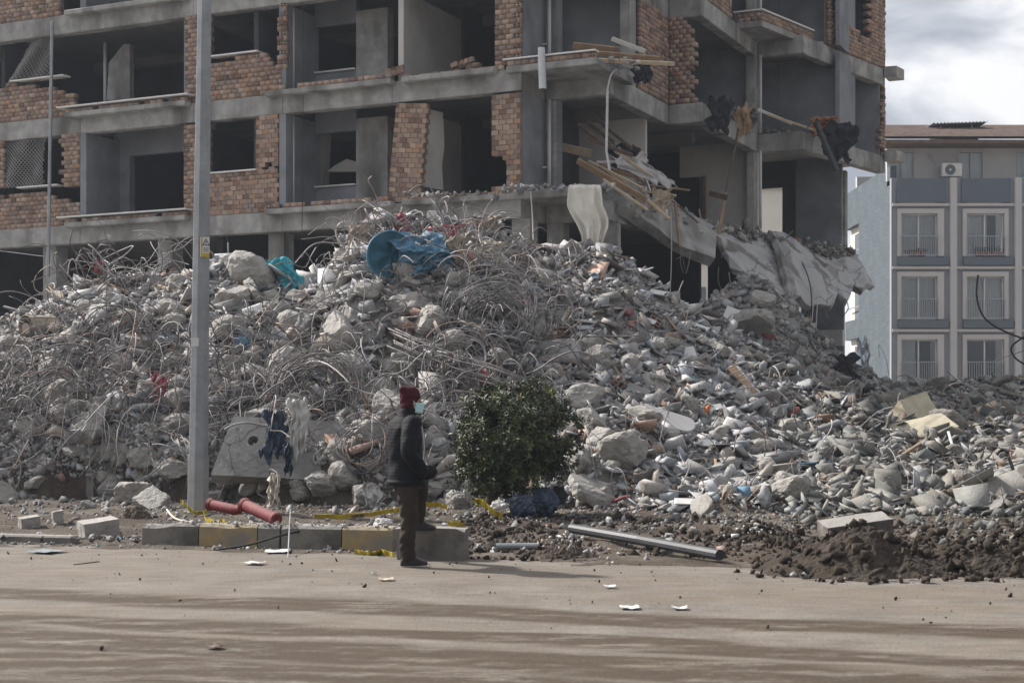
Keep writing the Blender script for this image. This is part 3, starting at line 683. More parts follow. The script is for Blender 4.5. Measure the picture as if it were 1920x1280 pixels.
# lintel and plaster patches of the first-floor left bay, the broken plaster slab above, broken walls inside
bpart('partition', 'plaster_pale', (fx(240, 3.0), fx(300, 3.0), 3.0, 3.12, T1, ZB - .5))
m = MB(); pr = [(200, 188), (243, 188), (243, 83), (232, 83), (222, 95), (204, 118)]; y_ = 1.2
m.v = [(fx(a, y_), y_, fz(b, fx(a, y_), y_)) for a, b in pr] + [(fx(a, y_), y_ + .18, fz(b, fx(a, y_), y_)) for a, b in pr]
m.f = [(0, 1, 2, 3, 4, 5), (11, 10, 9, 8, 7, 6)] + [(i, i + 6, (i + 1) % 6 + 6, (i + 1) % 6) for i in range(6)]
m.build('broken_partition', MAT['concrete'], bld)
m = MB(); pr = [(612, 322), (672, 322), (672, 305), (650, 298), (628, 310)]; y_ = 2.0
m.v = [(fx(a, y_), y_, fz(b, fx(a, y_), y_)) for a, b in pr] + [(fx(a, y_), y_ + .18, fz(b, fx(a, y_), y_)) for a, b in pr]
m.f = [(0, 1, 2, 3, 4), (9, 8, 7, 6, 5)] + [(i, i + 5, (i + 1) % 5 + 5, (i + 1) % 5) for i in range(5)]
m.build('broken_partition', MAT['plaster_pale'], bld)
m = MB().bar((fx(600, 2.2), 2.2, T1), (fx(608, 2.2), 2.2, ZB), .25, .3); m.build('broken_partition', MAT['plaster_pale'], bld)
m = MB(); pr = [(795, 352), (806, 352), (803, 305), (808, 270), (805, 205), (790, 200)]; y_ = .35
m.v = [(fx(a, y_) - .05, y_ - .15, fz(b, fx(a, y_), y_)) for a, b in pr] + [(fx(a, y_) + .1, y_ + .5, fz(b, fx(a, y_), y_)) for a, b in pr]
m.f = [(5, 4, 3, 2, 1, 0), (6, 7, 8, 9, 10, 11)] + [((i + 1) % 6, (i + 1) % 6 + 6, i + 6, i) for i in range(6)]
m.build('broken_partition', MAT['plaster_pale'], bld)
# corner room walls on the right side
for z0, z1, s_ in ((T1, ZB, 0), (T2, ZC, 1), (T3, ZD, 2)):
    h0, h1 = z0 + .002, z1 - .002
    if s_ == 0:
        bpart('inner_wall', 'plaster_pale', (-1.06, 1.33, 4.5, 4.62, h0, h1 - .02)); bpart('inner_wall', 'plaster_pale', (1.0, 2.5, 10.4, 10.55, h0, h1))
        bpart('inner_wall', 'plaster_pale', (.2, 1.0, 10.4, 10.55, h1 - .55, h1)); bpart('door_frame', 'wood', (.93, .998, 10.36, 10.55, h0, h1 - .56))
        bpart('inner_wall', 'plaster_grey', (-1, 1.6, 13.2, 13.35, h0, h1)); bpart('inner_wall', 'plaster_grey', (fx(1492, 14.2), fx(1578, 14.2), 14.2, 14.35, h0 - .4, h1))
        bpart('inner_wall', 'plaster_dark', (fx(1466, 14.2), fx(1490, 14.2), 14.25, 14.4, h0 - .4, h1)); bpart('inner_wall', 'plaster_dark', (fx(1400, 14.2), fx(1490, 14.2), 14.21, 14.34, h1 - .45, h1))
        bpart('inner_wall', 'brick', (fx(1420, 14.2), fx(1458, 14.2), 14.22, 14.36, h0 - .4, h0 + .62)) if False else bpart('inner_wall', 'wood_pale', (fx(1424, 14.2), fx(1458, 14.2), 14.22, 14.36, h0 - .2, h0 + .55))
        bpart('column', 'concrete', (fx(1575, 14.6), fx(1585, 14.6), 14.6, 14.9, h0 - .5, h1)); bpart('column', 'concrete', (2.28, 2.48, 10.1, 10.385, h0 - .2, h1))
    else:
        bpart('inner_wall', 'plaster_grey', (-1.0, 1.62, 2.93, 3.05, h0, h1)); bpart('column', 'concrete', (1.38, 1.628, 2.62, 2.92, h0, h1))
        bpart('inner_wall', 'plaster_grey', (.6, 2.5, 10.42, 10.57, h0, h1)); bpart('inner_wall', 'plaster_dark', (.5, .62, 5.6, 10.4, h0, h1))
        bpart('inner_wall', 'plaster_grey', (.55, 2.49, 12.62, 12.76, h0, h1)); bpart('column', 'concrete', (2.25, 2.5, 10.10, 10.38, h0, h1)); bpart('inner_wall', 'plaster_grey', (2.5, 4.3, 12.6, 12.74, h0, h1))
        bpart('inner_wall', 'plaster_grey', (4.32, 4.44, 12.0, 14.0, h0, h1)); bpart('inner_wall', 'plaster_grey', (2.2, 4.85, 15.4, 15.55, h0, h1))
    for px_, yy in ((1426, 10.2),):
        MB().tube([(fx(px_, yy), yy, h0), (fx(px_, yy), yy, h1)], .04, 8).build('drain_pipe', MAT['pipe_white'], bld, smooth=True)
# frame and reveal in the corner recess of floor 1 and 2
for h0, h1 in ((T1, ZB), (T2, ZC)):
    bpart('door_frame', 'plaster_grey', (fx(1040, 1.4), fx(1048, 1.4), 1.36, 1.6, h0, h1))
# ground floor: columns, dark rear walls with gaps
for x_ in (-17.5, -14.2, -10.4, -7.0, -3.4, -.35): bpart('column', 'concrete', (x_, x_ + .45, .25, .7, -.03, ZA - .003))
bpart('column', 'concrete', (.02, .42, 1.4, 1.8, -.03, ZA)); bpart('column', 'concrete', (1.2, 1.6, 1.7, 2.1, -.03, ZA))
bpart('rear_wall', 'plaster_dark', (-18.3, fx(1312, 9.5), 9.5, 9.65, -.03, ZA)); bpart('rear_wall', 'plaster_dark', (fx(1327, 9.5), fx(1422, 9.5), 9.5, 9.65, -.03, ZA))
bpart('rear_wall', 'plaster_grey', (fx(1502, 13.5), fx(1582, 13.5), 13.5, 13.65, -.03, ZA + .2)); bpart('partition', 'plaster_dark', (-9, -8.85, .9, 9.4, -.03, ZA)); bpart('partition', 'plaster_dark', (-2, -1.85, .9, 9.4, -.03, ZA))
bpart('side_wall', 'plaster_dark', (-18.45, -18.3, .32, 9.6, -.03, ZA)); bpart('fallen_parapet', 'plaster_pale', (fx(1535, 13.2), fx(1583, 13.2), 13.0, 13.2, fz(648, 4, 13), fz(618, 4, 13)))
bpart('coping', 'sill', (2.36, 3.17, 8.54, 8.72, ZC + .825, ZC + .86)); MB().poly([(3.17, 8.56), (3.86, 11.45), (3.66, 11.5), (2.97, 8.73)], ZC + .827, ZC + .862).build('coping', MAT['sill'], bld)
for zz in (ZC + .12, ZB + .25):
    MB().poly([(4.99, 15.5), (5.35, 15.55), (5.45, 16.2), (4.99, 16.2)], zz + .1, zz + .42).build('ledge', MAT['concrete'], bld)
# hanging first-floor slab on the right
def surf(name, mat, rowsA, rowsB, nu=70, nv=30, thick=.17, bulge=.25, rough=.05, parent=bld, seed=0, jag=0.0):
    A = [PX(*p) for p in rowsA]; B = [PX(*p) for p in rowsB]
    def ev(P, u):
        k = u * (len(P) - 1); i = min(int(k), len(P) - 2); return P[i].lerp(P[i + 1], k - i)
    v = []; f = []
    for i in range(nu + 1):
        u = i / nu; a = ev(A, u); b = ev(B, u)
        for j in range(nv + 1):
            w = j / nv
            if jag and j == nv: w += jag * (mnoise.noise((u * 14 + seed, 0, 3)) + .8 * mnoise.noise((u * 41 + seed, 0, 7)))
            if jag and j == 0: w += jag * 1.2 * mnoise.noise((u * 23 + seed, 2, 3))
            p = a.lerp(b, w); p.z += bulge * math.sin(math.pi * min(w, 1)) ; p += Vector((0, -1, .3)) * rough * mnoise.noise((u * 9 + seed, w * 4, 1.0)) * 2
            p += Vector((0, -1, 0)) * rough * (.5 * mnoise.noise((u * 31 + seed, w * 13, 4.0)) + 1.3 * abs(mnoise.noise((u * 6 + seed, w * 3 + u * 5, 8.0)))); v.append(toL(p) if parent is bld else p)
    for i in range(nu):
        for j in range(nv):
            q = i * (nv + 1) + j; f.append((q, q + 1, q + nv + 2, q + nv + 1))
    o = MB().add(v, f).build(name, MAT[mat], parent); s_ = o.modifiers.new('s', 'SOLIDIFY'); s_.thickness = thick; s_.offset = 1; return o
MAT['slab_face'] = cracks(M('slab_face', (.36, .355, .35), .14, 1.5, .9, .4, 10, big=((.17, .16, .15), 1.1, .54, .62)), .8, .02)
surf('hanging_slab', 'slab_face', [(1325, 442, 39.0), (1385, 446, 40.6), (1440, 452, 41.8)], [(1372, 512, 37.6), (1425, 545, 37.3), (1478, 574, 37.9)], bulge=.15, rough=.12, jag=.14, nu=9, nv=5, seed=2)
surf('hanging_slab', 'slab_face', [(1436, 442, 41.6), (1470, 450, 42.0), (1505, 478, 42.4)], [(1470, 562, 37.7), (1505, 580, 38.3), (1545, 580, 39.2)], bulge=.36, rough=.13, jag=.14, nu=7, nv=6, seed=13)
surf('hanging_slab', 'slab_face', [(1503, 474, 43.0), (1545, 476, 44.0), (1592, 480, 45.0)], [(1540, 574, 39.3), (1585, 566, 40.2), (1632, 545, 41.6)], bulge=.14, rough=.18, jag=.2, nu=9, nv=5, seed=23)
surf('hanging_slab', 'concrete', [(1145, 372, 35.6), (1200, 385, 36.6), (1262, 405, 38.0), (1330, 440, 39.2)],
     [(1150, 400, 35.4), (1200, 428, 36.4), (1255, 470, 37.4), (1330, 500, 37.7)], bulge=.02, rough=.12, thick=.28, seed=5, nu=7, nv=3)
surf('hanging_slab', 'slab', [(1150, 360, 36.4), (1250, 392, 39), (1330, 428, 40.8), (1420, 446, 43.5)],
     [(1150, 376, 35.7), (1250, 410, 37.8), (1330, 444, 39.0), (1420, 462, 41.4)], bulge=.05, rough=.16, thick=.15, seed=9, nu=12, nv=4)
# ------------------------------------------------------------------ grey apartment block behind, on the right
GY = 70.0
def gx(px): return (px - CX) / F * GY
def gz(py): return CAMZ + (HZ - py) * GY / F
MAT['render_grey'] = M('render_grey', (.46, .45, .445), .06, 1.0, .9, .1, 20)
MAT['render_blue'] = M('render_blue', (.255, .27, .30), .06, 1.0, .9, .1, 20)
MAT['panel_blue'] = M('panel_blue', (.115, .135, .165), .08, 1.0, .7, .05, 20)
MAT['trim'] = M('trim', (.47, .45, .44), .06, 1.0, .85, .05, 20)
MAT['cladding'] = M('cladding', (.085, .105, .122), .2, 1.2, .9, .6, 6, big=((.07, .088, .103), 2.5, .45, .6, (.35, .35, 6)), bd=.05)
MAT['cream'] = M('cream', (.66, .63, .56), .06, 1.0, .9, .05, 20)
MAT['curtain'] = M('curtain', (.80, .81, .80), .08, 2.0, .95, .1, 20)
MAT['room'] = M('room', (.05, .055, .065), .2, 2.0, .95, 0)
MAT['rail'] = M('rail', (.36, .38, .41), .05, 2, .4, 0, metal=.4)
MAT['ac'] = M('ac', (.62, .60, .57), .05, 2, .5, 0)
MAT['pot'] = M('pot', (.36, .13, .09), .1, 3, .8, 0); MAT['leafy'] = M('leafy', (.04, .07, .03), .3, 8, .8, 0)
def glass_mat():
    m = bpy.data.materials.new('glass'); m.use_nodes = True; n = m.node_tree; n.nodes.clear(); N = n.nodes.new
    o = N('ShaderNodeOutputMaterial'); x = N('ShaderNodeMixShader'); t = N('ShaderNodeBsdfTransparent'); g_ = N('ShaderNodeBsdfGlossy')
    t.inputs[0].default_value = (.94, .96, .97, 1); g_.inputs['Roughness'].default_value = .03; fr = N('ShaderNodeFresnel'); fr.inputs[0].default_value = 1.75
    n.links.new(fr.outputs[0], x.inputs[0]); n.links.new(t.outputs[0], x.inputs[1]); n.links.new(g_.outputs[0], x.inputs[2]); n.links.new(x.outputs[0], o.inputs[0]); return m
MAT['glass'] = glass_mat()
MAT['roof_tile'] = M('roof_tile', (.20, .152, .132), .25, 3, .9, .2, 20)
gb = empty('apartment_block', (gx(1672), GY, 0))
tag(gb, 'grey blue apartment block with tiled roof standing behind the rubble on the right', 'building')
ox = gx(1672)
def gpart(name, mat, x0, x1, y0, y1, z0, z1, parent=gb):
    return MB().box(x0 - ox, x1 - ox, y0, y1, z0, z1).build(name, MAT[mat], parent)
x_end = gx(2170); depth = 9.8; eave = gz(272)
# front wall pieces around the openings, bay by bay
bays = [(1682, 1769, 1689, 1757), (1804, 1890, 1812, 1882)]; bays += [(a + 244, b + 244, c + 244, d + 244) for a, b, c, d in bays]
lv = [(382.7, 500.5), (500.5, 618.0), (618.0, 735.5), (735.5, 833)]
tops = [(277, 331)]
cur = 1672
CUR = [(.999, .6, .999, .5), (.999, .999, .7, .999), (.45, .5, .999, .6), (.5, .5, .5, .5)]
MAT['curtain_grey'] = M('curtain_grey', (.46, .48, .50), .12, 2.0, .95, .1, 20)
for bi, (s0, s1, w0, w1) in enumerate(bays):
    nxt = bays[bi + 1][0] - 17 if bi < 3 else 2170
    # piers either side of the glass, full height below the top storey
    gpart('wall', 'render_blue', gx(cur), gx(w0), 0, .3, -.03, gz(334)); gpart('wall', 'render_blue', gx(w1), gx(nxt), 0, .3, -.03, gz(334))
    ps = s1 + 11; gpart('pilaster', 'render_grey', gx(ps), gx(ps + 12), -.22, -.003, -.03, gz(334))
    for li, (a, b) in enumerate(lv):
        zt, zb_ = gz(a), max(gz(b), -.03); wt, wb = gz(a + 18), gz(a + 98)
        if li == 3: wb = gz(a + 90)
        gpart('wall', 'render_blue', gx(w0) + .003, gx(w1) - .003, 0, .3, wt, zt + .0); gpart('wall', 'render_blue', gx(w0) + .003, gx(w1) - .003, 0, .3, zb_, wb)
        gpart('cornice', 'trim', gx(cur) + .01, gx(ps) - .004, -.14, -.003, zt - .10, zt + .02)
        if li < 3: gpart('panel', 'panel_blue', gx(s0) + .02, gx(s1 + 8), -.18, -.003, gz(b - 3), wb - .05)
        w = empty('window', (0, 0, 0)); w.parent = gb
        # moulded surround
        S = lambda x0, x1, z0, z1: gpart('surround', 'trim', x0, x1, -.10, -.003, z0, z1, w)
        S(gx(s0), gx(w0) - .002, wb, gz(a + 9)); S(gx(w1) + .002, gx(s1), wb, gz(a + 9)); S(gx(w0), gx(w1), wt + .002, gz(a + 9))
        fr = MB(); X0, X1 = gx(w0) - ox, gx(w1) - ox; mid = (X0 + X1) / 2
        for xa in (X0, mid - .03, X1 - .06): fr.box(xa, xa + .06, .09, .15, wb, wt)
        fr.box(X0 + .061, X1 - .061, .095, .145, wt - .06, wt - .002); fr.box(X0 + .061, X1 - .061, .095, .145, wb + .002, wb + .06)
        fr.build('frame', MAT['white'], w)
        for xa, xb in ((X0 + .06, mid - .03), (mid + .03, X1 - .06)):
            MB().box(xa, xb, .115, .125, wb + .06, wt - .06).build('pane', MAT['glass'], w)
        dark = (li == 2 and bi % 2 == 1); m = MB(); nn = 40; vv = []
        for k in range(nn + 1):
            xx = X0 + (X1 - X0) * k / nn * (CUR[li][bi]); vv += [(xx, .30 + .03 * math.sin(k * 1.9), wb), (xx, .30 + .03 * math.sin(k * 1.9), wt)]
        m.add(vv, [(2 * k, 2 * k + 2, 2 * k + 3, 2 * k + 1) for k in range(nn)])
        if not dark: m.build('curtain', MAT['curtain' if (li + bi) % 3 else 'curtain_grey'], w, smooth=True)
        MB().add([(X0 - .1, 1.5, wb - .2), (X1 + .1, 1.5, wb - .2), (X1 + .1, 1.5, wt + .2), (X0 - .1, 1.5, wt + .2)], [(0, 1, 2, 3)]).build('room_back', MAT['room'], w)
        rl = MB(); zt_ = wb + (wt - wb) * .46
        rl.box(X0 - .02, X1 + .06, -.155, -.125, zt_, zt_ + .03); rl.box(X0, X1 + .04, -.155, -.125, wb + .05, wb + .08)
        for k in range(17):
            xx = X0 + (X1 - X0) * k / 16; rl.box(xx - .011, xx + .011, -.151, -.129, wb + .08, zt_)
        rl.build('railing', MAT['rail'], w)
        if li == 0:
            for k in range(3 + bi * 2):
                xx = X0 + .5 + .26 * k; pt = MB().tube([(xx, -.02, wb), (xx, -.02, wb + .2)], [.08, .11], 8).build('flower_pot', MAT['pot'], gb)
                lf = MB()
                for _ in range(26):
                    c = Vector((xx + random.gauss(0, .10), -.02 + random.gauss(0, .05), wb + .22 + abs(random.gauss(0, .13 if bi else .05)))); q = Vector((random.gauss(0, 1), random.gauss(0, 1), random.gauss(0, 1))).normalized() * .06; r_ = q.orthogonal().normalized() * .04
                    lf.add([c - q, c + r_, c + q, c - r_], [(0, 1, 2, 3)])
                lf.build('plant', MAT['leafy'], pt)
    # top storey
    tw0, tw1 = (1675, 1725) if bi % 2 == 0 else (1806, 1856); off = 244 * (bi // 2); tw0 += off; tw1 += off
    z0, z1 = gz(331), gz(277); ty = .9
    gpart('wall', 'render_grey', gx(cur), gx(tw0), ty, ty + .2, gz(334), eave); gpart('wall', 'render_grey', gx(tw1), gx(nxt), ty, ty + .2, gz(334), eave)
    gpart('wall', 'render_grey', gx(tw0) + .002, gx(tw1) - .002, ty, ty + .2, z1, eave); gpart('wall', 'render_grey', gx(tw0) + .002, gx(tw1) - .002, ty, ty + .2, gz(334), z0)
    w = empty('window', (0, 0, 0)); w.parent = gb; X0, X1 = gx(tw0) - ox, gx(tw1) - ox; mid = (X0 + X1) / 2; fr = MB()
    for xa in (X0, mid - .03, X1 - .07): fr.box(xa, xa + .07, ty - .05, ty + .05, z0, z1)
    fr.box(X0 + .071, X1 - .071, ty - .045, ty + .045, z1 - .07, z1); fr.box(X0 + .071, X1 - .071, ty - .045, ty + .045, z0, z0 + .07); fr.build('frame', MAT['trim'], w)
    for xa, xb in ((X0 + .07, mid - .03), (mid + .03, X1 - .07)): MB().box(xa, xb, ty, ty + .01, z0 + .07, z1 - .07).build('pane', MAT['glass'], w)
    vv = []
    for k in range(25):
        xx = X0 + (X1 - X0) * k / 24; vv += [(xx, ty + .16 + .03 * math.sin(k * 2.1), z0), (xx, ty + .16 + .03 * math.sin(k * 2.1), z1)]
    MB().add(vv, [(2 * k, 2 * k + 2, 2 * k + 3, 2 * k + 1) for k in range(24)]).build('curtain', MAT['curtain'], w, smooth=True)
    gpart('panel', 'panel_blue', gx(s0 - 2), gx(s1 + 4), -.10, -.003, gz(380), gz(335)); gpart('wall', 'render_grey', gx(cur) + .003, gx(nxt) - .003, .302, .89, gz(345), gz(336))
    cur = nxt
# flank with stone cladding and its pale recessed loggias
fl0 = ox; levels = [gz(382.7 + 117.7 * k) for k in range(-1, 5)]
MB().box(.003, .3, .303, depth * .68, -.03, eave - .9).build('flank_wall', MAT['cladding'], gb)
for k in range(4):
    zt = gz(385 + 117.7 * k) ; zb_ = zt - 1.9
    gpart('flank_wall', 'cladding', fl0 + .003, fl0 + .3, depth * .68 + .003, depth, max(zb_ - .97, -.03), zb_)
    gpart('loggia_wall', 'cream', fl0 + .302, fl0 + .5, depth * .68, depth, zb_, zt); gpart('loggia_railing', 'rail', fl0 + .05, fl0 + .09, depth * .7, depth - .1, zb_ + .6, zb_ + .66)
    gpart('loggia_door', 'panel_blue', fl0 + .28, fl0 + .301, depth * .80, depth * .9, zb_, zb_ + 1.55)
gpart('flank_wall', 'cladding', fl0 + .003, fl0 + .3, depth * .68 + .003, depth, gz(385) + .003, eave - .9)
gpart('rear_wall', 'render_grey', fl0 + .55, x_end, depth - .3, depth, -.03, eave)
gpart('quoin', 'render_blue', fl0 - .03, fl0 + .0, -.05, .25, -.03, gz(334))
# tiled roof: rows of ridged tiles
rv = []; rf = []; x0, x1 = -.55, x_end - ox + .5; nx = 900; ny = 9
for j in range(ny + 1):
    for s_ in (0, 1):
        y = -.5 + 6.2 * (j + (s_ * .98)) / (ny + 1); zz = eave + .12 + .38 * (y + .5) * .72 + (.15 if s_ == 0 else 0.0)
        for i in range(nx + 1): rv.append((x0 + (x1 - x0) * i / nx, y, zz + .09 * abs(math.sin(i * math.pi / 4))))
st = nx + 1
for j in range(2 * (ny + 1) - 1):
    for i in range(nx): a = j * st + i; rf.append((a, a + 1, a + st + 1, a + st))
rf2 = MB().add(rv, rf).build('roof', MAT['roof_tile'], gb)
gpart('eave_board', 'wood_dark', fl0 - .5, x_end + .45, -.45, 1.0, eave + .0, eave + .165)
zr = gz(240); MB().box(3.0, 5.0, 3.4, 4.6, zr - .5, zr + .62).build('chimney', MAT['trim'], rf2)
cv = []; cf = []
for i in range(81): cv += [(2.75 + 2.6 * i / 80, 3.1, zr + .80 + .03 * math.sin(i * 1.2) + i * .001), (2.75 + 2.6 * i / 80, 4.9, zr + .86 + .03 * math.sin(i * 1.2))]
cf = [(2 * i, 2 * i + 2, 2 * i + 3, 2 * i + 1) for i in range(80)]
o = MB().add(cv, cf).build('chimney_cap', MAT['steel'], rf2); o.modifiers.new('s', 'SOLIDIFY').thickness = .03
mm = MB(); [mm.box(x_, x_ + .06, 3.5, 3.56, zr + .62, zr + .80) for x_ in (3.2, 4.7)]; mm.build('chimney_post', MAT['rail'], rf2)
# air conditioner
ac = empty('air_conditioner', (gx(1788), GY + .35, gz(331))); tag(ac, 'white outdoor air conditioner unit between two top floor windows', 'air conditioner')
bevel(MB().box(-.45, .45, -.17, .17, .03, .65).build('casing', MAT['ac'], ac), .02)
MB().tube([(-.1, -.172, .34), (-.1, -.19, .34)], .24, 20).build('fan_grille', MAT['panel_blue'], ac); MB().tube([(-.1, -.19, .34), (-.1, -.205, .34)], .05, 10).build('fan_hub', MAT['ac'], ac)
MB().tube([(-.45, .1, .55), (-.7, .3, .8), (-.95, .4, 1.15)], .03, 6).build('hose', MAT['rail'], ac)
# small sign on the rubble in front of it: MGF
def text_mesh(body, size, ext=.002):
    c = bpy.data.curves.new('t', 'FONT'); c.body = body; c.size = size; c.align_x = 'CENTER'; c.align_y = 'CENTER'; c.extrude = ext
    o = bpy.data.objects.new('t', c); scene.collection.objects.link(o); dg = bpy.context.evaluated_depsgraph_get(); dg.update()
    me = bpy.data.meshes.new_from_object(o.evaluated_get(dg)); bpy.data.objects.remove(o); me.materials.clear(); return me
MAT['sign_blue'] = M('sign_blue', (.28, .37, .47), .05, 2, .6, 0); MAT['ink'] = M('ink', (.03, .05, .09), .05, 2, .6, 0)
sp_ = PX(1842, 724, 40); sg = MB().box(-.26, .26, 0, .02, -.13, .13).build('sign_board', MAT['sign_blue'], None, loc=sp_); tag(sg, 'small light blue board lettered MGF on the rubble below the grey block', 'sign')
obj('lettering', text_mesh('MGF', .20), MAT['ink'], sg, loc=(0, -.006, 0), rot=(R(90), 0, 0))
mm = MB(); [mm.box(x_, x_ + .03, .02, .05, -1.2, .1) for x_ in (-.2, .17)]; mm.build('post', MAT['steel'], sg)
# pale far building seen through the gaps
pb = empty('pale_building', (12.6, 86, 0)); tag(pb, 'cream building far behind, seen through gaps in the ruined floors', 'building')
MB().box(-3.0, 5.4, 0, 6, -.03, 14).build('wall', MAT['cream'], pb)
for k in range(4):
    for q in range(5):
        w = MB().box(-2.6 + q * 1.6, -1.7 + q * 1.6, -.06, -.003, 1.2 + 2.9 * k, 2.7 + 2.9 * k).build('window', MAT['panel_blue'], pb)
        MB().box(-2.7 + q * 1.6, -1.6 + q * 1.6, -.12, -.062, 1.1 + 2.9 * k, 1.19 + 2.9 * k).build('sill', MAT['trim'], w)
MB().box(-3.2, 5.6, -.2, 6.2, 14.003, 14.3).build('roof', MAT['trim'], pb)
# ------------------------------------------------------------------ lamp post
MAT['sleeve'] = M('sleeve', (.29, .295, .30), .15, 5, .5, .08, 40, metal=.45, big=((.30, .29, .28), 2, .5, .7))
pd = 21.7; pb0 = PX(371, 955, pd); pb0.z = float(H(pb0.x, pb0.y)) - .05
post = empty('lamp_post', pb0); tag(post, 'tall galvanised octagonal steel lamp post with a warning plate', 'lamp post')
lean = 12 * pd / F / 7.0
def octo(z0, r0, z1, r1, m=None):
    m = m or MB(); v = []
    for z, r in ((z0, r0), (z1, r1)):
        for k in range(8):
            t = R(22.5 + 45 * k + 14); v.append((lean * z + r * math.cos(t), r * math.sin(t), z))
    return m.add(v, [tuple(reversed(range(8))), tuple(range(8, 16))] + [(k, (k + 1) % 8, 8 + (k + 1) % 8, 8 + k) for k in range(8)])
octo(0, .148, 10.0, .082).build('shaft', MAT['steel'], post)
octo(0, .158, .82, .154).build('base_sleeve', MAT['sleeve'], post); octo(.50, .1600, .515, .1600).build('band', MAT['sleeve'], post)
MB().tube([(lean * 9.6, 0, 9.6), (lean * 9.6 + .1, -1.2, 10.3), (lean * 9.6 + .2, -2.2, 10.4)], .04, 8).build('arm', MAT['steel'], post)
bevel(MB().box(.32, .62, -2.9, -2.1, 10.36, 10.5).build('lamp_head', MAT['steel'], post), .03)
zs_ = 1.55 + (770 - 465) * pd / F - pb0.z
pl = empty('warning_plate', (lean * zs_ + .075, -.118, zs_)); pl.parent = post; pl.rotation_euler = (0, 0, R(22))
MB().box(-.062, .062, -.008, 0, -.14, .14).build('plate', MAT['white'], pl); MB().box(-.062, -.038, -.012, -.008, -.14, .14).build('stripe', MAT['yellow'], pl)
MB().box(-.038, .062, -.012, -.0085, -.14, -.085).build('stripe', MAT['yellow'], pl)
tr = MB(); tri = lambda s: [(.012 + s * math.cos(R(90 + 120 * k)), -.011, .055 + s * math.sin(R(90 + 120 * k))) for k in range(3)]
o_ = tri(.066); i_ = tri(.045); tr.add(o_ + i_, [(0, 1, 4, 3), (1, 2, 5, 4), (2, 0, 3, 5)]); tr.box(.008, .017, -.0115, -.0105, .045, .085); tr.box(.008, .017, -.0115, -.0105, .030, .038); tr.build('triangle', MAT['black'], pl)
mm = MB(); [mm.box(-.025, .05, -.0115, -.0105, -.02 - .022 * k, -.012 - .022 * k) for k in range(3)]; mm.build('lines', MAT['ink'], pl)
zk = 1.55 + (770 - 642) * pd / F - pb0.z
st_ = MB().box(-.055, .055, -.006, 0, -.06, .06).build('sticker', MAT['paper'], post, loc=(lean * zk - .045, -.136, zk), rot=(0, 0, R(-5)))

# ------------------------------------------------------------------ kerb stones
MAT['kerb'] = M('kerb', (.19, .175, .155), .25, 4, .95, .5, 20, big=((.085, .08, .072), 2.2, .45, .65), dust=.5, bd=.02)
MAT['kerb_yellow'] = M('kerb_yellow', (.29, .215, .105), .2, 4, .9, .35, 20, big=((.19, .165, .135), 3.0, .46, .62), dust=.5)
kd = Vector((1, -.26, 0)).normalized(); kn = Vector((.26, 1, 0)).normalized(); k0 = PX(265, 1024, 17.55); k0.z = 0
def kerb(px0, px1, mat, label, h=.27, wear=0.0, base=None):
    def along(px):
        k = (px - CX) / F; return (k * k0.y - k0.x) / (kd.x - k * kd.y)
    a = along(px0) + .006; b = along(px1) - .006; bm = bmesh.new(); n_ = 14; hh = []
    for i in range(n_ + 1):
        s_ = a + (b - a) * i / n_; c = k0 + kd * s_; h_ = h - wear * max(0, mnoise.noise((s_ * 2.4, 1.3, 0)) + .05) * 1.6
        ring = [c + Vector((0, 0, -.05)), c + kn * .012 + Vector((0, 0, h_ - .035)), c + kn * .045 + Vector((0, 0, h_ + random.gauss(0, .003))), c + kn * .24 + Vector((0, 0, h_ + random.gauss(0, .003))), c + kn * .24 + Vector((0, 0, -.05))]
        hh.append([bm.verts.new(p - k0 - kd * a) for p in ring])
    for i in range(n_):
        for j in range(4): bm.faces.new((hh[i][j], hh[i + 1][j], hh[i + 1][j + 1], hh[i][j + 1]))
    bm.faces.new(hh[0]); bm.faces.new(list(reversed(hh[-1]))); bmesh.ops.recalc_face_normals(bm, faces=bm.faces)
    me = bpy.data.meshes.new('kerb_stone'); bm.to_mesh(me); bm.free(); o = obj('kerb_stone', me, MAT[mat], None, loc=k0 + kd * a)
    return tag(o, label, 'kerb', 'kerb stones along the road')
kerb(265, 372, 'kerb', 'dark grey kerb stone at the left end of the row', wear=.03)
kerb(372, 482, 'kerb_yellow', 'yellow kerb stone below the red bollards', wear=.04)
kerb(482, 524, 'kerb', 'short grey kerb stone between two yellow ones', wear=.02)
kerb(526, 640, 'kerb', 'chipped pale kerb stone with worn paint under the police tape', wear=.08)
kerb(640, 736, 'kerb_yellow', 'yellow kerb stone left of the standing person', wear=.05)
# displaced block under the person's foot
bm = bmesh.new(); bmesh.ops.create_cube(bm, size=1); bmesh.ops.subdivide_edges(bm, edges=bm.edges[:], cuts=7, use_grid_fill=True)
for v in bm.verts:
    c = v.co; c.x *= .76; c.y *= .26; c.z *= .36; d = mnoise.noise(c * 9) * .012; c += c.normalized() * d
    if c.z > .1 and c.x > .2: c.z -= .05 * max(0, (c.x - .2) / .18) * (.6 + mnoise.noise(c * 6))
    if c.x < -.33 and c.z < .05: c.x += .04
me = bpy.data.meshes.new('kerb_block'); bm.to_mesh(me); bm.free()
kb = obj('kerb_stone', me, MAT['kerb'], None, loc=((808 - CX) / F * 16.02, 16.03, .150), rot=(R(1), R(-1.2), R(-8)))
tag(kb, 'displaced grey kerb block under the raised foot of the person', 'kerb', 'kerb stones along the road')
lk0 = PX(-60, 1013, 18.3); lk1 = PX(142, 1016, 17.9); lk0.z = lk1.z = .03
o = MB().bar(lk0, lk1, .18, .12).build('kerb_stone', MAT['kerb'], None); bevel(o, .02); tag(o, 'low dusty kerb at the far left road edge', 'kerb', 'kerb stones along the road')

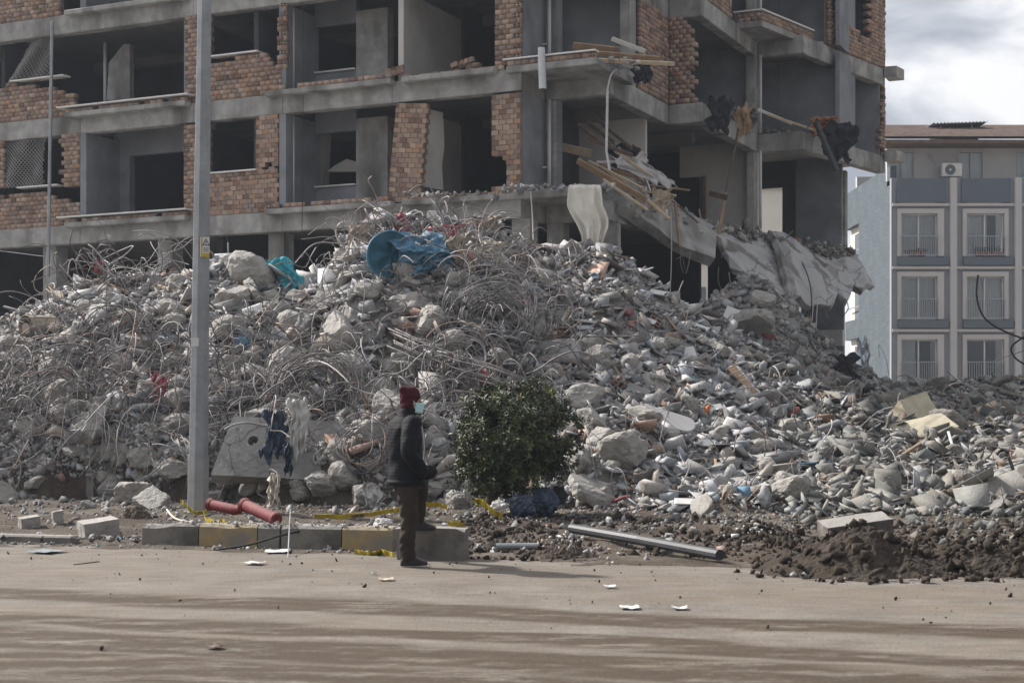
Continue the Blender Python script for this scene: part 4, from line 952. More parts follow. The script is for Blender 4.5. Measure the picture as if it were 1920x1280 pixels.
# ------------------------------------------------------------------ the person (faces right, half away from the camera)
MAT['skin'] = M('skin', (.38, .22, .15), .1, 8, .55, .1, 60, spec=.4)
def jacket_mat():
    m = M('jacket', (.0055, .0065, .010), .25, 5, .75, 0, spec=.2); n = m.node_tree; N = n.nodes.new; b = [x for x in n.nodes if x.type == 'BSDF_PRINCIPLED'][0]
    t = N('ShaderNodeTexCoord'); w = N('ShaderNodeTexWave'); w.bands_direction = 'Z'; w.wave_profile = 'SIN'; w.inputs['Scale'].default_value = 9.5
    w.inputs['Distortion'].default_value = 2.0; w.inputs['Detail'].default_value = 1; w.inputs['Detail Scale'].default_value = 1.6; n.links.new(t.outputs['Object'], w.inputs['Vector'])
    bp = N('ShaderNodeBump'); bp.inputs['Strength'].default_value = .22; bp.inputs['Distance'].default_value = .005; n.links.new(w.outputs['Fac'], bp.inputs['Height']); n.links.new(bp.outputs['Normal'], b.inputs['Normal']); return m
MAT['jacket'] = jacket_mat()
MAT['trousers'] = M('trousers', (.030, .022, .0165), .3, 6, .9, .5, 14, bd=.02); MAT['boots'] = M('boots', (.022, .021, .022), .3, 8, .55, .2, 30, dust=.25)
def knit_mat():
    m = M('knit', (.05, .005, .013), .15, 10, .95, 0); n = m.node_tree; N = n.nodes.new; b = [x for x in n.nodes if x.type == 'BSDF_PRINCIPLED'][0]
    t = N('ShaderNodeTexCoord'); w = N('ShaderNodeTexWave'); w.bands_direction = 'X'; w.inputs['Scale'].default_value = 38; w.inputs['Distortion'].default_value = 1
    n.links.new(t.outputs['Object'], w.inputs['Vector']); bp = N('ShaderNodeBump'); bp.inputs['Strength'].default_value = .5; bp.inputs['Distance'].default_value = .006
    n.links.new(w.outputs['Fac'], bp.inputs['Height']); n.links.new(bp.outputs['Normal'], b.inputs['Normal']); return m
MAT['knit'] = knit_mat(); MAT['mask'] = M('mask', (.42, .66, .68), .06, 8, .85, .1, 30); MAT['eye'] = M('eye', (.03, .02, .02), .1, 3, .2, 0)
# local frame: origin on the road under the near foot, +x = the way he faces
PFA = R(24); person = empty('person', (-1.035, 15.22, .004), PFA)
tag(person, 'person in maroon beanie and dark jacket, one foot on a kerb block', 'person')
def ell(bm, c, r, seg=20, rings=14, rot=None):
    q = bmesh.ops.create_uvsphere(bm, u_segments=seg, v_segments=rings, radius=1)['verts']; m = Matrix.Diagonal((*r, 1))
    if rot is not None: m = rot.to_4x4() @ m
    for v in q: v.co = (m @ v.co.to_4d()).to_3d() + Vector(c)
def limb(bm, pts, rad, seg=14, flat=None, sub=5):
    """capsule-like limb through pts with radii (Catmull-Rom), as a chain of rings"""
    P = [Vector(p) for p in pts]; out = []; rr = []
    for i in range(len(P) - 1):
        p0 = P[max(i - 1, 0)]; p1 = P[i]; p2 = P[i + 1]; p3 = P[min(i + 2, len(P) - 1)]
        for k in range(sub):
            t = k / sub; out.append(.5 * ((2 * p1) + (p2 - p0) * t + (2 * p0 - 5 * p1 + 4 * p2 - p3) * t * t + (3 * p1 - p0 - 3 * p2 + p3) * t ** 3)); rr.append(rad[i] + (rad[i + 1] - rad[i]) * t)
    out.append(P[-1]); rr.append(rad[-1]); m = MB(); m.tube(out, rr, seg); vs_ = [bm.verts.new(v) for v in m.v]
    for f in m.f: bm.faces.new([vs_[i] for i in f])
    ell(bm, out[0], (rr[0],) * 3, seg, 8); ell(bm, out[-1], (rr[-1],) * 3, seg, 8)
def stack(bm, rings, seg=24):
    """closed body of elliptical rings (x, y, z, rx, ry)"""
    hh = []
    for x, y, z, rx, ry in rings: hh.append([bm.verts.new((x + rx * math.cos(2 * math.pi * k / seg), y + ry * math.sin(2 * math.pi * k / seg), z)) for k in range(seg)])
    for a, b in zip(hh, hh[1:]):
        for k in range(seg): bm.faces.new((a[k], a[(k + 1) % seg], b[(k + 1) % seg], b[k]))
    bm.faces.new(list(reversed(hh[0]))); bm.faces.new(hh[-1])
def fuse(name, bm, mat, parent, vox=.012, smooth=4, wrinkle=0.0, wscale=9, push=None):
    me = bpy.data.meshes.new(name); bm.to_mesh(me); bm.free(); o = bpy.data.objects.new(name, me); link(o)
    r_ = o.modifiers.new('r', 'REMESH'); r_.mode = 'VOXEL'; r_.voxel_size = vox; s_ = o.modifiers.new('s', 'SMOOTH'); s_.iterations = smooth; s_.factor = .6
    dg = bpy.context.evaluated_depsgraph_get(); dg.update(); m2 = bpy.data.meshes.new_from_object(o.evaluated_get(dg)); bpy.data.objects.remove(o)
    if wrinkle:
        nr = [v.normal.copy() for v in m2.vertices]
        for v, n_ in zip(m2.vertices, nr): v.co += n_ * wrinkle * mnoise.noise(Vector((v.co.x * wscale * 1.4, v.co.y * wscale * 1.4 + v.co.z * wscale * .6, v.co.z * wscale * 1.3)))
    if push: push(m2)
    m2.materials.clear(); return obj(name, m2, MAT[mat], parent, smooth=True)
NS, FS = -1, 1                                             # near side is -y, far side +y in the local frame
hipN = (.00, -.085, .86); kneeN = (.015, -.10, .46); ankN = (.0, -.10, .09)
hipF = (.03, .085, .87); kneeF = (.265, .275, .82); ankF = (.30, .44, .395)
# near foot under the hip; shift so that the sole stands at the origin
sh = lambda p: (p[0] - .0, p[1] + .10, p[2])
hipN, kneeN, ankN, hipF, kneeF, ankF = map(sh, (hipN, kneeN, ankN, hipF, kneeF, ankF))
shN = (.01, -.10, 1.415); elN = (-.05, -.175, 1.13); haN = (.10, -.125, .955)
shF = (.01, .27, 1.415); elF = (-.03, .335, 1.13); haF = (.10, .29, .955)
cy = .085; HC = Vector((.075, cy + .0, 1.635))
TOR = [(.01, cy, .86, .125, .165), (.01, cy, 1.0, .12, .16), (.0, cy, 1.15, .118, .168), (-.005, cy, 1.28, .122, .185), (-.005, cy, 1.38, .112, .19), (.0, cy, 1.44, .09, .15), (.015, cy, 1.48, .065, .08)]
def make_body():
    bm = bmesh.new(); stack(bm, [(x, y, z, rx * .86, ry * .86) for x, y, z, rx, ry in TOR])
    limb(bm, [hipN, kneeN, ankN], [.075, .052, .04]); limb(bm, [hipF, kneeF, ankF], [.075, .052, .04])
    limb(bm, [shN, elN, haN], [.05, .04, .03]); limb(bm, [shF, elF, haF], [.05, .04, .03])
    limb(bm, [(.02, cy, 1.44), (.05, cy, 1.55)], [.062, .058])
    for (hx, hy, hz), s_ in ((haN, -1), (haF, 1)):          # hands inside the pockets: palm, four fingers, thumb
        ell(bm, (hx + .045, hy - s_ * .01, hz - .02), (.048, .018, .040))
        for k, ln_ in enumerate((.075, .085, .08, .065)):
            z_ = hz + .008 - .02 * k; limb(bm, [(hx + .08, hy - s_ * .012, z_), (hx + .08 + ln_ * .55, hy - s_ * .014, z_ - .008), (hx + .08 + ln_ * .9, hy - s_ * .026, z_ - .02)], [.010, .009, .008], 8, sub=3)
        limb(bm, [(hx + .03, hy - s_ * .02, hz + .012), (hx + .06, hy - s_ * .04, hz + .02), (hx + .085, hy - s_ * .05, hz + .012)], [.012, .010, .009], 8, sub=3)
    for a in (ankN, ankF): limb(bm, [a, (a[0] + .1, a[1], a[2] - .05)], [.04, .035])
    c = HC; ell(bm, c + Vector((-.012, 0, .02)), (.098, .078, .098)); ell(bm, c + Vector((.03, 0, -.045)), (.062, .060, .078)); ell(bm, c + Vector((.062, 0, -.098)), (.03, .034, .024))
    ell(bm, c + Vector((.090, 0, -.018)), (.024, .014, .028)); ell(bm, c + Vector((.078, 0, .012)), (.018, .045, .012)); ell(bm, c + Vector((.078, 0, -.068)), (.018, .026, .012))
    for s_ in (-1, 1): ell(bm, c + Vector((-.012, s_ * .078, -.012)), (.018, .010, .032), 12, 8)
    return fuse('body', bm, 'skin', person, .010, 3)
body = make_body()
for s_ in (-1, 1):
    bm = bmesh.new(); ell(bm, HC + Vector((.072, s_ * .032, .0)), (.012, .013, .010), 10, 8); me = bpy.data.meshes.new('eye'); bm.to_mesh(me); bm.free(); obj('eye', me, MAT['eye'], person, smooth=True)
bm = bmesh.new()
stack(bm, [(x - .004, y, z, rx + .052, ry + .030) for x, y, z, rx, ry in [(.02, cy, .80, .142, .175), (.015, cy, .84, .150, .18)] + TOR[:-1]] + [(.014, cy, 1.475, .100, .115), (.026, cy, 1.53, .094, .094), (.036, cy, 1.572, .092, .088)])
for s_, a, b, c in ((-1, shN, elN, haN), (1, shF, elF, haF)):
    ell(bm, Vector(a) + Vector((0, -s_ * .03, -.01)), (.09, .095, .085)); limb(bm, [a, Vector(a).lerp(Vector(b), .5) + Vector((-.015, s_ * .01, 0)), b, Vector(b).lerp(Vector(c), .5) + Vector((0, s_ * .012, -.01)), c], [.096, .088, .082, .078, .072]); ell(bm, Vector(c) + Vector((.07, -s_ * .03, -.02)), (.105, .06, .075))
def quilt(me):
    nr = [v.normal.copy() for v in me.vertices]
    for v, n_ in zip(me.vertices, nr):
        w = v.co.z * 150 + 1.3 * math.sin(v.co.x * 52 + v.co.y * 40); v.co += n_ * (.0006 * (abs(math.sin(w / 2)) ** .7 - .5))
fuse('jacket', bm, 'jacket', person, .009, 5, .009, 7, push=quilt)
bm = bmesh.new(); stack(bm, [(.02, cy, .72, .10, .14), (.018, cy, .80, .133, .165), (.015, cy, .90, .128, .165)])
limb(bm, [hipN, Vector(hipN).lerp(Vector(kneeN), .5) + Vector((-.008, -.004, 0)), kneeN, Vector(kneeN).lerp(Vector(ankN), .5) + Vector((-.018, 0, 0)), (ankN[0] - .006, ankN[1], ankN[2] + .02)], [.112, .102, .088, .083, .077])
limb(bm, [hipF, Vector(hipF).lerp(Vector(kneeF), .5) + Vector((0, 0, .0)), kneeF, Vector(kneeF).lerp(Vector(ankF), .5), (ankF[0], ankF[1], ankF[2] + .04)], [.115, .108, .095, .086, .076])
fuse('trousers', bm, 'trousers', person, .010, 4, .013, 12)
for a, dz in ((ankN, 0), (ankF, 0)):
    bm = bmesh.new(); a = Vector(a); z0 = a.z - .088
    stack(bm, [(a.x + .065, a.y, z0 + .0, .145, .05), (a.x + .065, a.y, z0 + .028, .147, .052), (a.x + .055, a.y, z0 + .05, .135, .05), (a.x + .02, a.y, z0 + .085, .085, .05), (a.x - .005, a.y, z0 + .13, .062, .05), (a.x - .008, a.y, z0 + .17, .060, .052)], 22)
    fuse('boot', bm, 'boots', person, .008, 2)
bm = bmesh.new(); c = HC
ell(bm, c + Vector((-.024, 0, .058)), (.108, .090, .100)); ell(bm, c + Vector((-.055, 0, .105)), (.075, .07, .055)); ell(bm, c + Vector((-.105, -.01, .125)), (.042, .045, .032))
stack(bm, [(c.x - .046, cy, c.z - .060, .080, .084), (c.x - .032, cy, c.z - .02, .097, .090), (c.x - .018, cy, c.z + .03, .108, .092), (c.x - .015, cy, c.z + .055, .106, .09)], 26)
def tilt_hat(me):                                           # the brim sits lower at the nape than on the brow
    for v in me.vertices:
        d = v.co - c
        if d.z < .06: v.co.z += .30 * max(0, d.x + .06) * min(1, (.06 - d.z) / .08)
fuse('beanie', bm, 'knit', person, .008, 3, .008, 16, push=tilt_hat)
mk = MB(); nu, nv = 16, 8
for i in range(nu + 1):
    t = -1.6 + 3.2 * i / nu
    for j in range(nv + 1):
        w = j / nv; z = c.z - .004 - .115 * w; nose = math.exp(-(t * 2.2) ** 2); rx = .092 + .032 * nose * (1 - .35 * w) - .012 * (w - .4) ** 2; ry = .086
        pl_ = .004 * math.sin(w * 18); mk.v.append((c.x + .008 + (rx + pl_) * math.cos(t) - .006 * w, cy + (ry + pl_) * math.sin(t), z - .012 * abs(t) * (.5 - w)))
for i in range(nu):
    for j in range(nv): a = i * (nv + 1) + j; mk.f.append((a, a + 1, a + nv + 2, a + nv + 1))
mo = mk.build('face_mask', MAT['mask'], person, smooth=True); q = mo.modifiers.new('s', 'SOLIDIFY'); q.thickness = .004
for s_ in (-1, 1):
    for dz in (.0, -.10): MB().tube([c + Vector((.035, s_ * .082, dz - .008)), c + Vector((.0, s_ * .090, dz * .6 - .012)), c + Vector((-.02, s_ * .088, dz * .2 + .012))], .0032, 6).build('ear_loop', MAT['white'], mo)

# ------------------------------------------------------------------ bush
MAT['leaf'] = M('leaf', (.037, .052, .016), .45, 5, .5, 0, tint=True, spec=.35)
bb = Vector(((912 - CX) / F * 20.9, 20.9, 0)); bb.z = float(H(bb.x, bb.y)) - .03
bush = empty('evergreen_bush', bb); tag(bush, 'dense dark green clipped bush standing in front of the rubble', 'bush')
bc = Vector(((966 - CX) / F * 21 - bb.x, .1, CAMZ - (828 - HZ) / F * 21 - bb.z))
tm = MB(); tm.tube([(0, 0, 0), (.03, 0, .25), (.12, .03, .5)], [.05, .045, .04], 8)
for k in range(9):
    a = k * 2.4; tm.tube([(.05, 0, .22 + .02 * k), bc * .5 + Vector((.3 * math.cos(a), .25 * math.sin(a), .1)), bc + Vector((.62 * math.cos(a), .55 * math.sin(a), .45 * math.sin(k * 1.7)))], [.028, .018, .008], 6)
tm.build('trunk', MAT['wood_dark'], bush)
nL = 19000; LV = []; LQ = []; LC = []
def bush_r(d):
    return .99 + .2 * mnoise.noise(d * 1.9 + Vector((4, 2, 7))) + .2 * mnoise.noise(d * 4.6) + .1 * mnoise.noise(d * 10) 
cnt = 0
while cnt < nL:
    d = Vector((random.gauss(0, 1), random.gauss(0, 1), random.gauss(0, 1))).normalized(); rr = random.random() ** .3 * bush_r(d) * random.choice((.97, .97, .97, 1.04, 1.12))
    twig = bc + Vector((d.x * .84, d.y * .78, d.z * .83)) * rr
    if d.z < -.2: twig.x -= .16 * (-d.z) 
    if mnoise.noise(twig * 3.1) < -.2: continue
    ax = (d + Vector((random.gauss(0, .5), random.gauss(0, .5), random.gauss(0, .5) + .35))).normalized(); u0 = ax.orthogonal().normalized(); v0 = ax.cross(u0)
    shade = random.uniform(.7, 1.35); warm = random.random()
    for q in range(7):
        a = q * 2.399 + random.uniform(-.4, .4); out = (u0 * math.cos(a) + v0 * math.sin(a)); ld = (out + ax * random.uniform(.1, .9)).normalized(); ln_ = random.uniform(.055, .092); w = ln_ * random.uniform(.16, .22)
        sd = ld.cross(ax).normalized(); up = sd.cross(ld); p = twig + ax * .012 * q - ax * .04
        b_ = len(LV); LV += [p, p + ld * ln_ * .5 + sd * w - up * .0, p + ld * ln_ - up * ln_ * .12, p + ld * ln_ * .5 - sd * w, ]
        LV[b_ + 1] += up * .006; LV[b_ + 3] += up * .006; LQ += [(b_, b_ + 1, b_ + 2), (b_, b_ + 2, b_ + 3)]
        cc_ = Vector((1, 1, 1)) * shade * random.uniform(.75, 1.3)
        if warm > .87: cc_ = Vector((2.4 * cc_.x, 1.6 * cc_.y, .9))
        LC += [tuple(cc_)] * 4; cnt += 1
me = np_mesh('crown', np.array([v[:] for v in LV]), np.array(LQ), np.array(LC)); obj('crown', me, MAT['leaf'], bush)
# ------------------------------------------------------------------ big pieces of concrete on the heap
LAND = [('the crushed blue tank', 770, 465), ('the lamp post', 372, 700), ('the person', 765, 860), ('the bush', 965, 825), ('the tilted white board', 480, 597), ('the small white panel', 1370, 592),
        ('the hanging sheet', 1100, 410), ('the yellow foam blocks', 1720, 790), ('the red bollards', 460, 950), ('the leaning holed slab', 500, 850), ('the big wire coil', 600, 740), ('the rolled carpet', 60, 612),
        ('the hanging floor slab', 1480, 520), ('the grey oval panel', 1255, 785), ('the soil mound', 1600, 1040), ('the blue hose', 1480, 876), ('the black cloth', 1590, 690), ('the teal cloth', 535, 515), ('the bent rebar cage', 830, 700), ('the grey apartment block', 1790, 700)]
def where(px, py, skip=None):
    d = sorted((math.hypot((px - x) * .8, py - y), n_, x, y) for n_, x, y in LAND if n_ != skip)
    dist, n_, x, y = d[0]; dx, dy = px - x, py - y
    v = '' if abs(dy) < 25 else ('above' if dy < 0 else 'below'); h = '' if abs(dx) < 30 else ('left' if dx < 0 else 'right')
    if v and h and min(abs(dx), abs(dy)) > .45 * max(abs(dx), abs(dy)): s_ = f'{v} and {h} of {n_}'
    elif abs(dx) > abs(dy) and h: s_ = f'{h} of {n_}'
    elif v: s_ = f'{v} {n_}'
    else: s_ = f'against {n_}'
    return ('close ' if dist < 70 else '') + s_
used_labels = {}
def uniq(opts):
    for o_ in opts:
        if o_ not in used_labels: used_labels[o_] = 1; return o_
    return opts[0]
def chunk_mesh(seed, flat=False):
    r = random.Random(seed); bm = bmesh.new(); bmesh.ops.create_icosphere(bm, subdivisions=4 if not flat else 4, radius=1)
    pl_ = []
    for k in range(r.randint(6, 10)):
        v = Vector((r.gauss(0, 1), r.gauss(0, 1), r.gauss(0, 1))).normalized(); pl_.append((v, r.uniform(.55, .95)))
    if flat: pl_ += [(Vector((0, 0, 1)), .28), (Vector((0, 0, -1)), .28)] + [(Vector((math.cos(a), math.sin(a), 0)), r.uniform(.6, .95)) for a in [r.uniform(0, 6.28) for _ in range(5)]]
    off = Vector((seed * 3.7, 1, 2))
    for v in bm.verts:
        d = v.co.normalized(); rad = 1.05
        for n_, q in pl_:
            t = n_.dot(d)
            if t > .05: rad = min(rad, q / t)
        rad *= 1 + .10 * mnoise.noise(d * 2.2 + off) + .06 * mnoise.noise(d * 5 + off) + .045 * mnoise.noise(d * 11 + off)
        v.co = d * rad
    me = bpy.data.meshes.new('concrete_chunk'); bm.to_mesh(me); bm.free(); me.materials.append(MAT['chunk']); return me
CH = [chunk_mesh(k) for k in range(14)]; CHF = [chunk_mesh(50 + k, True) for k in range(8)]
def chunk(px, py, w, h=None, flat=False, depth=None):
    c = hit(px, py + (h or w) * .35) if depth is None else PX(px, py, depth); Y = c.y; sx = w * Y / F / 2 * 1.12; sz = (h or w * .8) * Y / F / 2 * 1.12
    o = bpy.data.objects.new('concrete_chunk', random.choice(CHF if flat else CH)); link(o)
    zc_ = CAMZ - (py - HZ) / F * Y; o.location = (c.x, Y, max(c.z + sz * .35, min(zc_, c.z + sz)))
    if flat: o.scale = (sx, sx * .8, sx * .75); o.rotation_euler = (random.gauss(R(35), .35), random.gauss(0, .35), random.uniform(0, 6.28))
    else: o.scale = (sx, (sx + sz) / 2, sz); o.rotation_euler = (random.gauss(0, .25), random.gauss(0, .25), random.choice((0, 3.14)) + random.gauss(0, .3))
    if px > 1520:  # far-right pieces take the earthy colour with shade worked in
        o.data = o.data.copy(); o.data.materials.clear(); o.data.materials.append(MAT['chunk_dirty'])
    size = 'huge' if w > 75 else 'large' if w > 42 else 'medium sized' if w > 27 else 'small'
    shp = ('flat broken concrete slab piece' if flat else random.choice(['angular concrete chunk', 'rough concrete lump', 'blocky concrete fragment']))
    wh = where(px, py); l1 = f'{size} {shp} {wh}'
    opts = [l1, f'{size} dusty {shp} {wh}', f'{size} pale {shp} {wh}', f'{size} grey {shp} {wh}']
    tag(o, uniq(opts) if l1 in used_labels else uniq([l1]), 'concrete chunk', 'concrete pieces on the rubble heap'); return o
hand = [(640, 622, 82, 64), (532, 700, 55, 92), (903, 625, 36, 42), (935, 668, 36, 34), (770, 568, 75, 44), (806, 602, 60, 52), (760, 512, 30, 38), (470, 512, 84, 62), (1095, 750, 74, 52), (1112, 792, 64, 44),
        (1086, 862, 44, 66), (1172, 842, 92, 74), (1128, 822, 54, 52), (1205, 775, 62, 36), (1350, 655, 38, 30), (322, 675, 38, 30), (280, 742, 44, 40), (268, 868, 56, 36), (175, 795, 120, 62), (335, 800, 66, 44), (120, 740, 70, 50),
        (705, 735, 66, 60), (730, 760, 56, 60), (600, 690, 50, 44), (860, 560, 50, 34), (690, 545, 46, 36), (560, 560, 44, 34), (500, 560, 46, 38), (430, 620, 60, 50), (620, 560, 40, 34), (850, 640, 44, 40), (1010, 590, 36, 30),
        (1040, 700, 34, 30), (1130, 680, 30, 24), (1260, 640, 30, 24), (1300, 680, 32, 26), (1190, 640, 30, 24), (1410, 760, 30, 26), (1545, 850, 30, 26), (1480, 800, 54, 50), (1730, 840, 34, 30), (1650, 905, 44, 20), (1700, 880, 34, 30), (1850, 835, 40, 26),
        (1790, 850, 36, 30), (860, 940, 44, 40), (840, 905, 34, 28), (895, 925, 66, 50), (1120, 925, 110, 50), (1320, 950, 60, 28), (1760, 720, 40, 34), (1880, 715, 40, 30), (1610, 820, 36, 22), (290, 940, 80, 40), (650, 700, 60, 80),
        (160, 580, 40, 34), (205, 560, 36, 30), (300, 540, 34, 26), (330, 530, 34, 28), (430, 560, 44, 38), (440, 500, 60, 40), (90, 690, 50, 40), (30, 670, 50, 34), (60, 800, 60, 44), (230, 680, 50, 40), (480, 700, 50, 44), (440, 680, 44, 40), (240, 600, 44, 36), (1405, 610, 100, 46), (1430, 560, 44, 30)]
for a_ in ((432, 905, 50, 34), (600, 908, 60, 40), (645, 890, 56, 50), (560, 925, 40, 26), (470, 925, 44, 26), (640, 845, 50, 44), (400, 930, 36, 24)): hand.append(a_)
for a in hand: chunk(*a, flat=(a[2] > 1.9 * a[3]))
n_rand = 205; k = 0
while k < n_rand:
    px = random.uniform(0, 1915); py = random.uniform(430, 950)
    cy_ = np.interp(px, COL[:, 0], COL[:, 3]) + 12
    if py < cy_ or (845 < px < 1085 and 720 < py < 930) or (740 < px < 800 and py > 730): continue
    if px > 1000 and random.random() < .25: continue
    w = min(70, random.lognormvariate(math.log(32 if px < 1050 else 31), .4)); chunk(px, py, w, w * random.uniform(.6, .95), flat=random.random() < .33); k += 1

# ------------------------------------------------------------------ reinforcing bars
def rods(n, plo, phi, tlo, thi, ln_, curl, off, up=0.0, steps=16, toward=0.0):
    X, Y, p, t = heap_points(n, tlo, thi, plo, phi); P = np.zeros((n, steps, 3)); pos = np.stack([X, Y, H(X, Y) + rng.uniform(-.05, off, n)], 1)
    d = rng.normal(size=(n, 3)); d[:, 1] *= .45; d[:, 2] = d[:, 2] * .6 + up; d /= np.linalg.norm(d, axis=1)[:, None]
    kap = rng.normal(size=(n, 3)) * curl; kap[:, 1] *= 1.6; L_ = ln_ * rng.lognormal(0, .35, n); st = (L_ / (steps - 1))[:, None]
    for s_ in range(steps):
        P[:, s_] = pos; d = d + st * np.cross(kap, d); kap = kap * .93 + rng.normal(size=(n, 3)) * curl * .35
        hgt = pos[:, 2] - H(pos[:, 0], pos[:, 1], False); d[:, 2] += st[:, 0] * (np.where(hgt < .02, 3.0, 0) - np.where(hgt > off + .25, 2.2, 0)); d[:, 1] -= st[:, 0] * np.where(hgt < 0, 1.2 + toward, 0)
        kk_ = rng.uniform(0, 1, n) < .055; d[kk_] += rng.normal(size=(kk_.sum(), 3)) * np.array((1.1, .5, 1.1))
        d /= np.linalg.norm(d, axis=1)[:, None]; pos = pos + d * st
    return P
def tube_np(P, r, k=5):
    n, s_, _ = P.shape; T = np.gradient(P, axis=1); T /= np.linalg.norm(T, axis=2)[..., None] + 1e-9
    ref = np.where(np.abs(T[..., 2:3]) < .8, np.array([0, 0, 1.0]), np.array([1.0, 0, 0])); A = np.cross(T, ref); A /= np.linalg.norm(A, axis=2)[..., None] + 1e-9; B = np.cross(T, A)
    an = np.arange(k) * 2 * np.pi / k; rr = np.broadcast_to(np.asarray(r, float).reshape(-1, 1, 1, 1), (n, 1, 1, 1))
    V = P[:, :, None, :] + rr * (A[:, :, None, :] * np.cos(an)[None, None, :, None] + B[:, :, None, :] * np.sin(an)[None, None, :, None])
    i, j = np.meshgrid(np.arange(s_ - 1), np.arange(k), indexing='ij'); q = np.stack([i * k + j, i * k + (j + 1) % k, (i + 1) * k + (j + 1) % k, (i + 1) * k + j], -1).reshape(-1, 4)
    Q = (q[None] + (np.arange(n) * s_ * k)[:, None, None]).reshape(-1, 4); return V.reshape(-1, 3), Q, V, q
groups = [rods(300, -60, 640, .0, .55, 1.5, 1.5, .35), rods(190, -60, 560, .0, .25, 1.3, 1.6, .5), rods(240, 560, 1060, .1, .8, 1.3, 1.7, .3), rods(170, 820, 1060, .3, .75, 1.2, 1.6, .4), rods(110, 600, 1000, .8, 1.02, 1.0, 1.8, .35, up=.2),
          rods(60, 60, 380, .85, 1.0, 1.2, 1.6, .5, up=.6), rods(60, 640, 780, .0, .3, 1.0, 1.5, .4), rods(110, 1060, 1500, .0, .9, .8, 1.0, .15), rods(90, 1500, 1990, .0, .9, .8, 1.2, .3, up=.2), rods(70, -60, 560, .0, .4, 2.6, .6, .35)]
Vs, Qs, Cs, b = [], [], [], 0
def rod_tint(n, per):
    g_ = rng.lognormal(0, .3, n)[:, None] * np.array((1, 1, 1.0)); r_ = rng.uniform(0, 1, n) < .10; g_[r_] *= (1.05, .84, .70); return np.repeat(g_, per, 0)
for P in groups:
    v, q, _, _ = tube_np(P, np.minimum(rng.lognormal(math.log(.0075), .35, len(P)), .016), 5); Cs.append(rod_tint(len(P), len(v) // len(P))); Vs.append(v); Qs.append(q + b); b += len(v)
# round coil of bars left of the person, and the knot right of it
def coil(pxc, pyc, rpx, n, dY=.35, spread=.3):
    c = hit(pxc, pyc); Y = c.y - dY; c = PX(pxc, pyc, Y); r = rpx * Y / F; s_ = 22; a0 = rng.uniform(0, 6.28, n); ar = rng.uniform(1.8, 5.2, n); R0 = r * rng.uniform(.35, 1.08, n); t = np.linspace(0, 1, s_)
    an = a0[:, None] + ar[:, None] * t; cx_ = c.x + rng.normal(0, r * spread * .5, n); cz_ = c.z + rng.normal(0, r * spread * .5, n); el = rng.uniform(.6, 1.0, n); ro = rng.uniform(-.8, .8, n)
    x = R0[:, None] * np.cos(an); z = R0[:, None] * el[:, None] * np.sin(an); xx = x * np.cos(ro)[:, None] - z * np.sin(ro)[:, None]; zz = x * np.sin(ro)[:, None] + z * np.cos(ro)[:, None]
    return np.stack([cx_[:, None] + xx, Y + rng.normal(0, .12, n)[:, None] + .25 * np.sin(an + ro[:, None]) - zz * .25, cz_[:, None] + zz], -1)
for cargs in ((600, 735, 95, 55), (930, 600, 90, 44), (860, 690, 70, 24), (680, 830, 60, 12), (120, 760, 110, 24), (880, 800, 60, 22), (240, 640, 90, 14)):
    v, q, _, _ = tube_np(coil(*cargs), rng.uniform(.006, .0105, cargs[3]), 5); Cs.append(rod_tint(cargs[3], len(v) // cargs[3])); Vs.append(v); Qs.append(q + b); b += len(v)
tg = obj('rebar_tangle', np_mesh('rebar_tangle', np.concatenate(Vs), np.concatenate(Qs), np.concatenate(Cs)), MAT['rebar']); tag(tg, 'dense tangle of thin twisted reinforcing bars over the left and middle rubble', 'rebar', kind='stuff')
# the bars that stand out singly
big = [rods(38, -20, 640, .05, .5, 2.0, 1.1, .45), rods(26, 560, 1050, .15, .8, 1.6, 1.2, .35), rods(22, 70, 360, .88, .98, 1.3, 1.3, .6, up=.7), rods(18, 640, 980, .85, 1.0, 1.1, 1.4, .5, up=.5), rods(14, 1050, 1600, .1, .8, 1.0, .8, .2), coil(600, 720, 118, 7, .5, .12), coil(925, 590, 95, 7, .5, .3), coil(875, 800, 55, 5, .4, .3)]
for P in big:
    for row in P:
        v, q, _, _ = tube_np(row[None], rng.uniform(.009, .013, 1), 6); m0 = row.mean(0); v = v - m0
        o = obj('reinforcing_bar', np_mesh('reinforcing_bar', v, q, rod_tint(1, len(v))), MAT['rebar'], None, loc=Vector(m0), smooth=True)
        px = CX + F * m0[0] / m0[1]; py = HZ - (m0[2] - CAMZ) * F / m0[1]; wh = where(px, py)
        bent = 'curled' if np.linalg.norm(row[0] - row[-1]) < .55 * np.sum(np.linalg.norm(np.diff(row, axis=0), axis=1)) else 'bowed'
        l1 = f'{bent} grey reinforcing bar {wh}'; tag(o, uniq([l1, f'long {bent} grey reinforcing bar {wh}', f'rusty {bent} reinforcing bar {wh}', f'thin {bent} reinforcing bar {wh}', f'{bent} steel bar {wh}', f'pale {bent} steel bar {wh}', f'heavy {bent} steel bar {wh}', f'slender {bent} steel rod {wh}', f'kinked {bent} steel rod {wh}', f'twisted {bent} steel rod {wh}', f'dusty {bent} steel rod {wh}']), 'reinforcing bar', 'single bars standing out of the tangle')
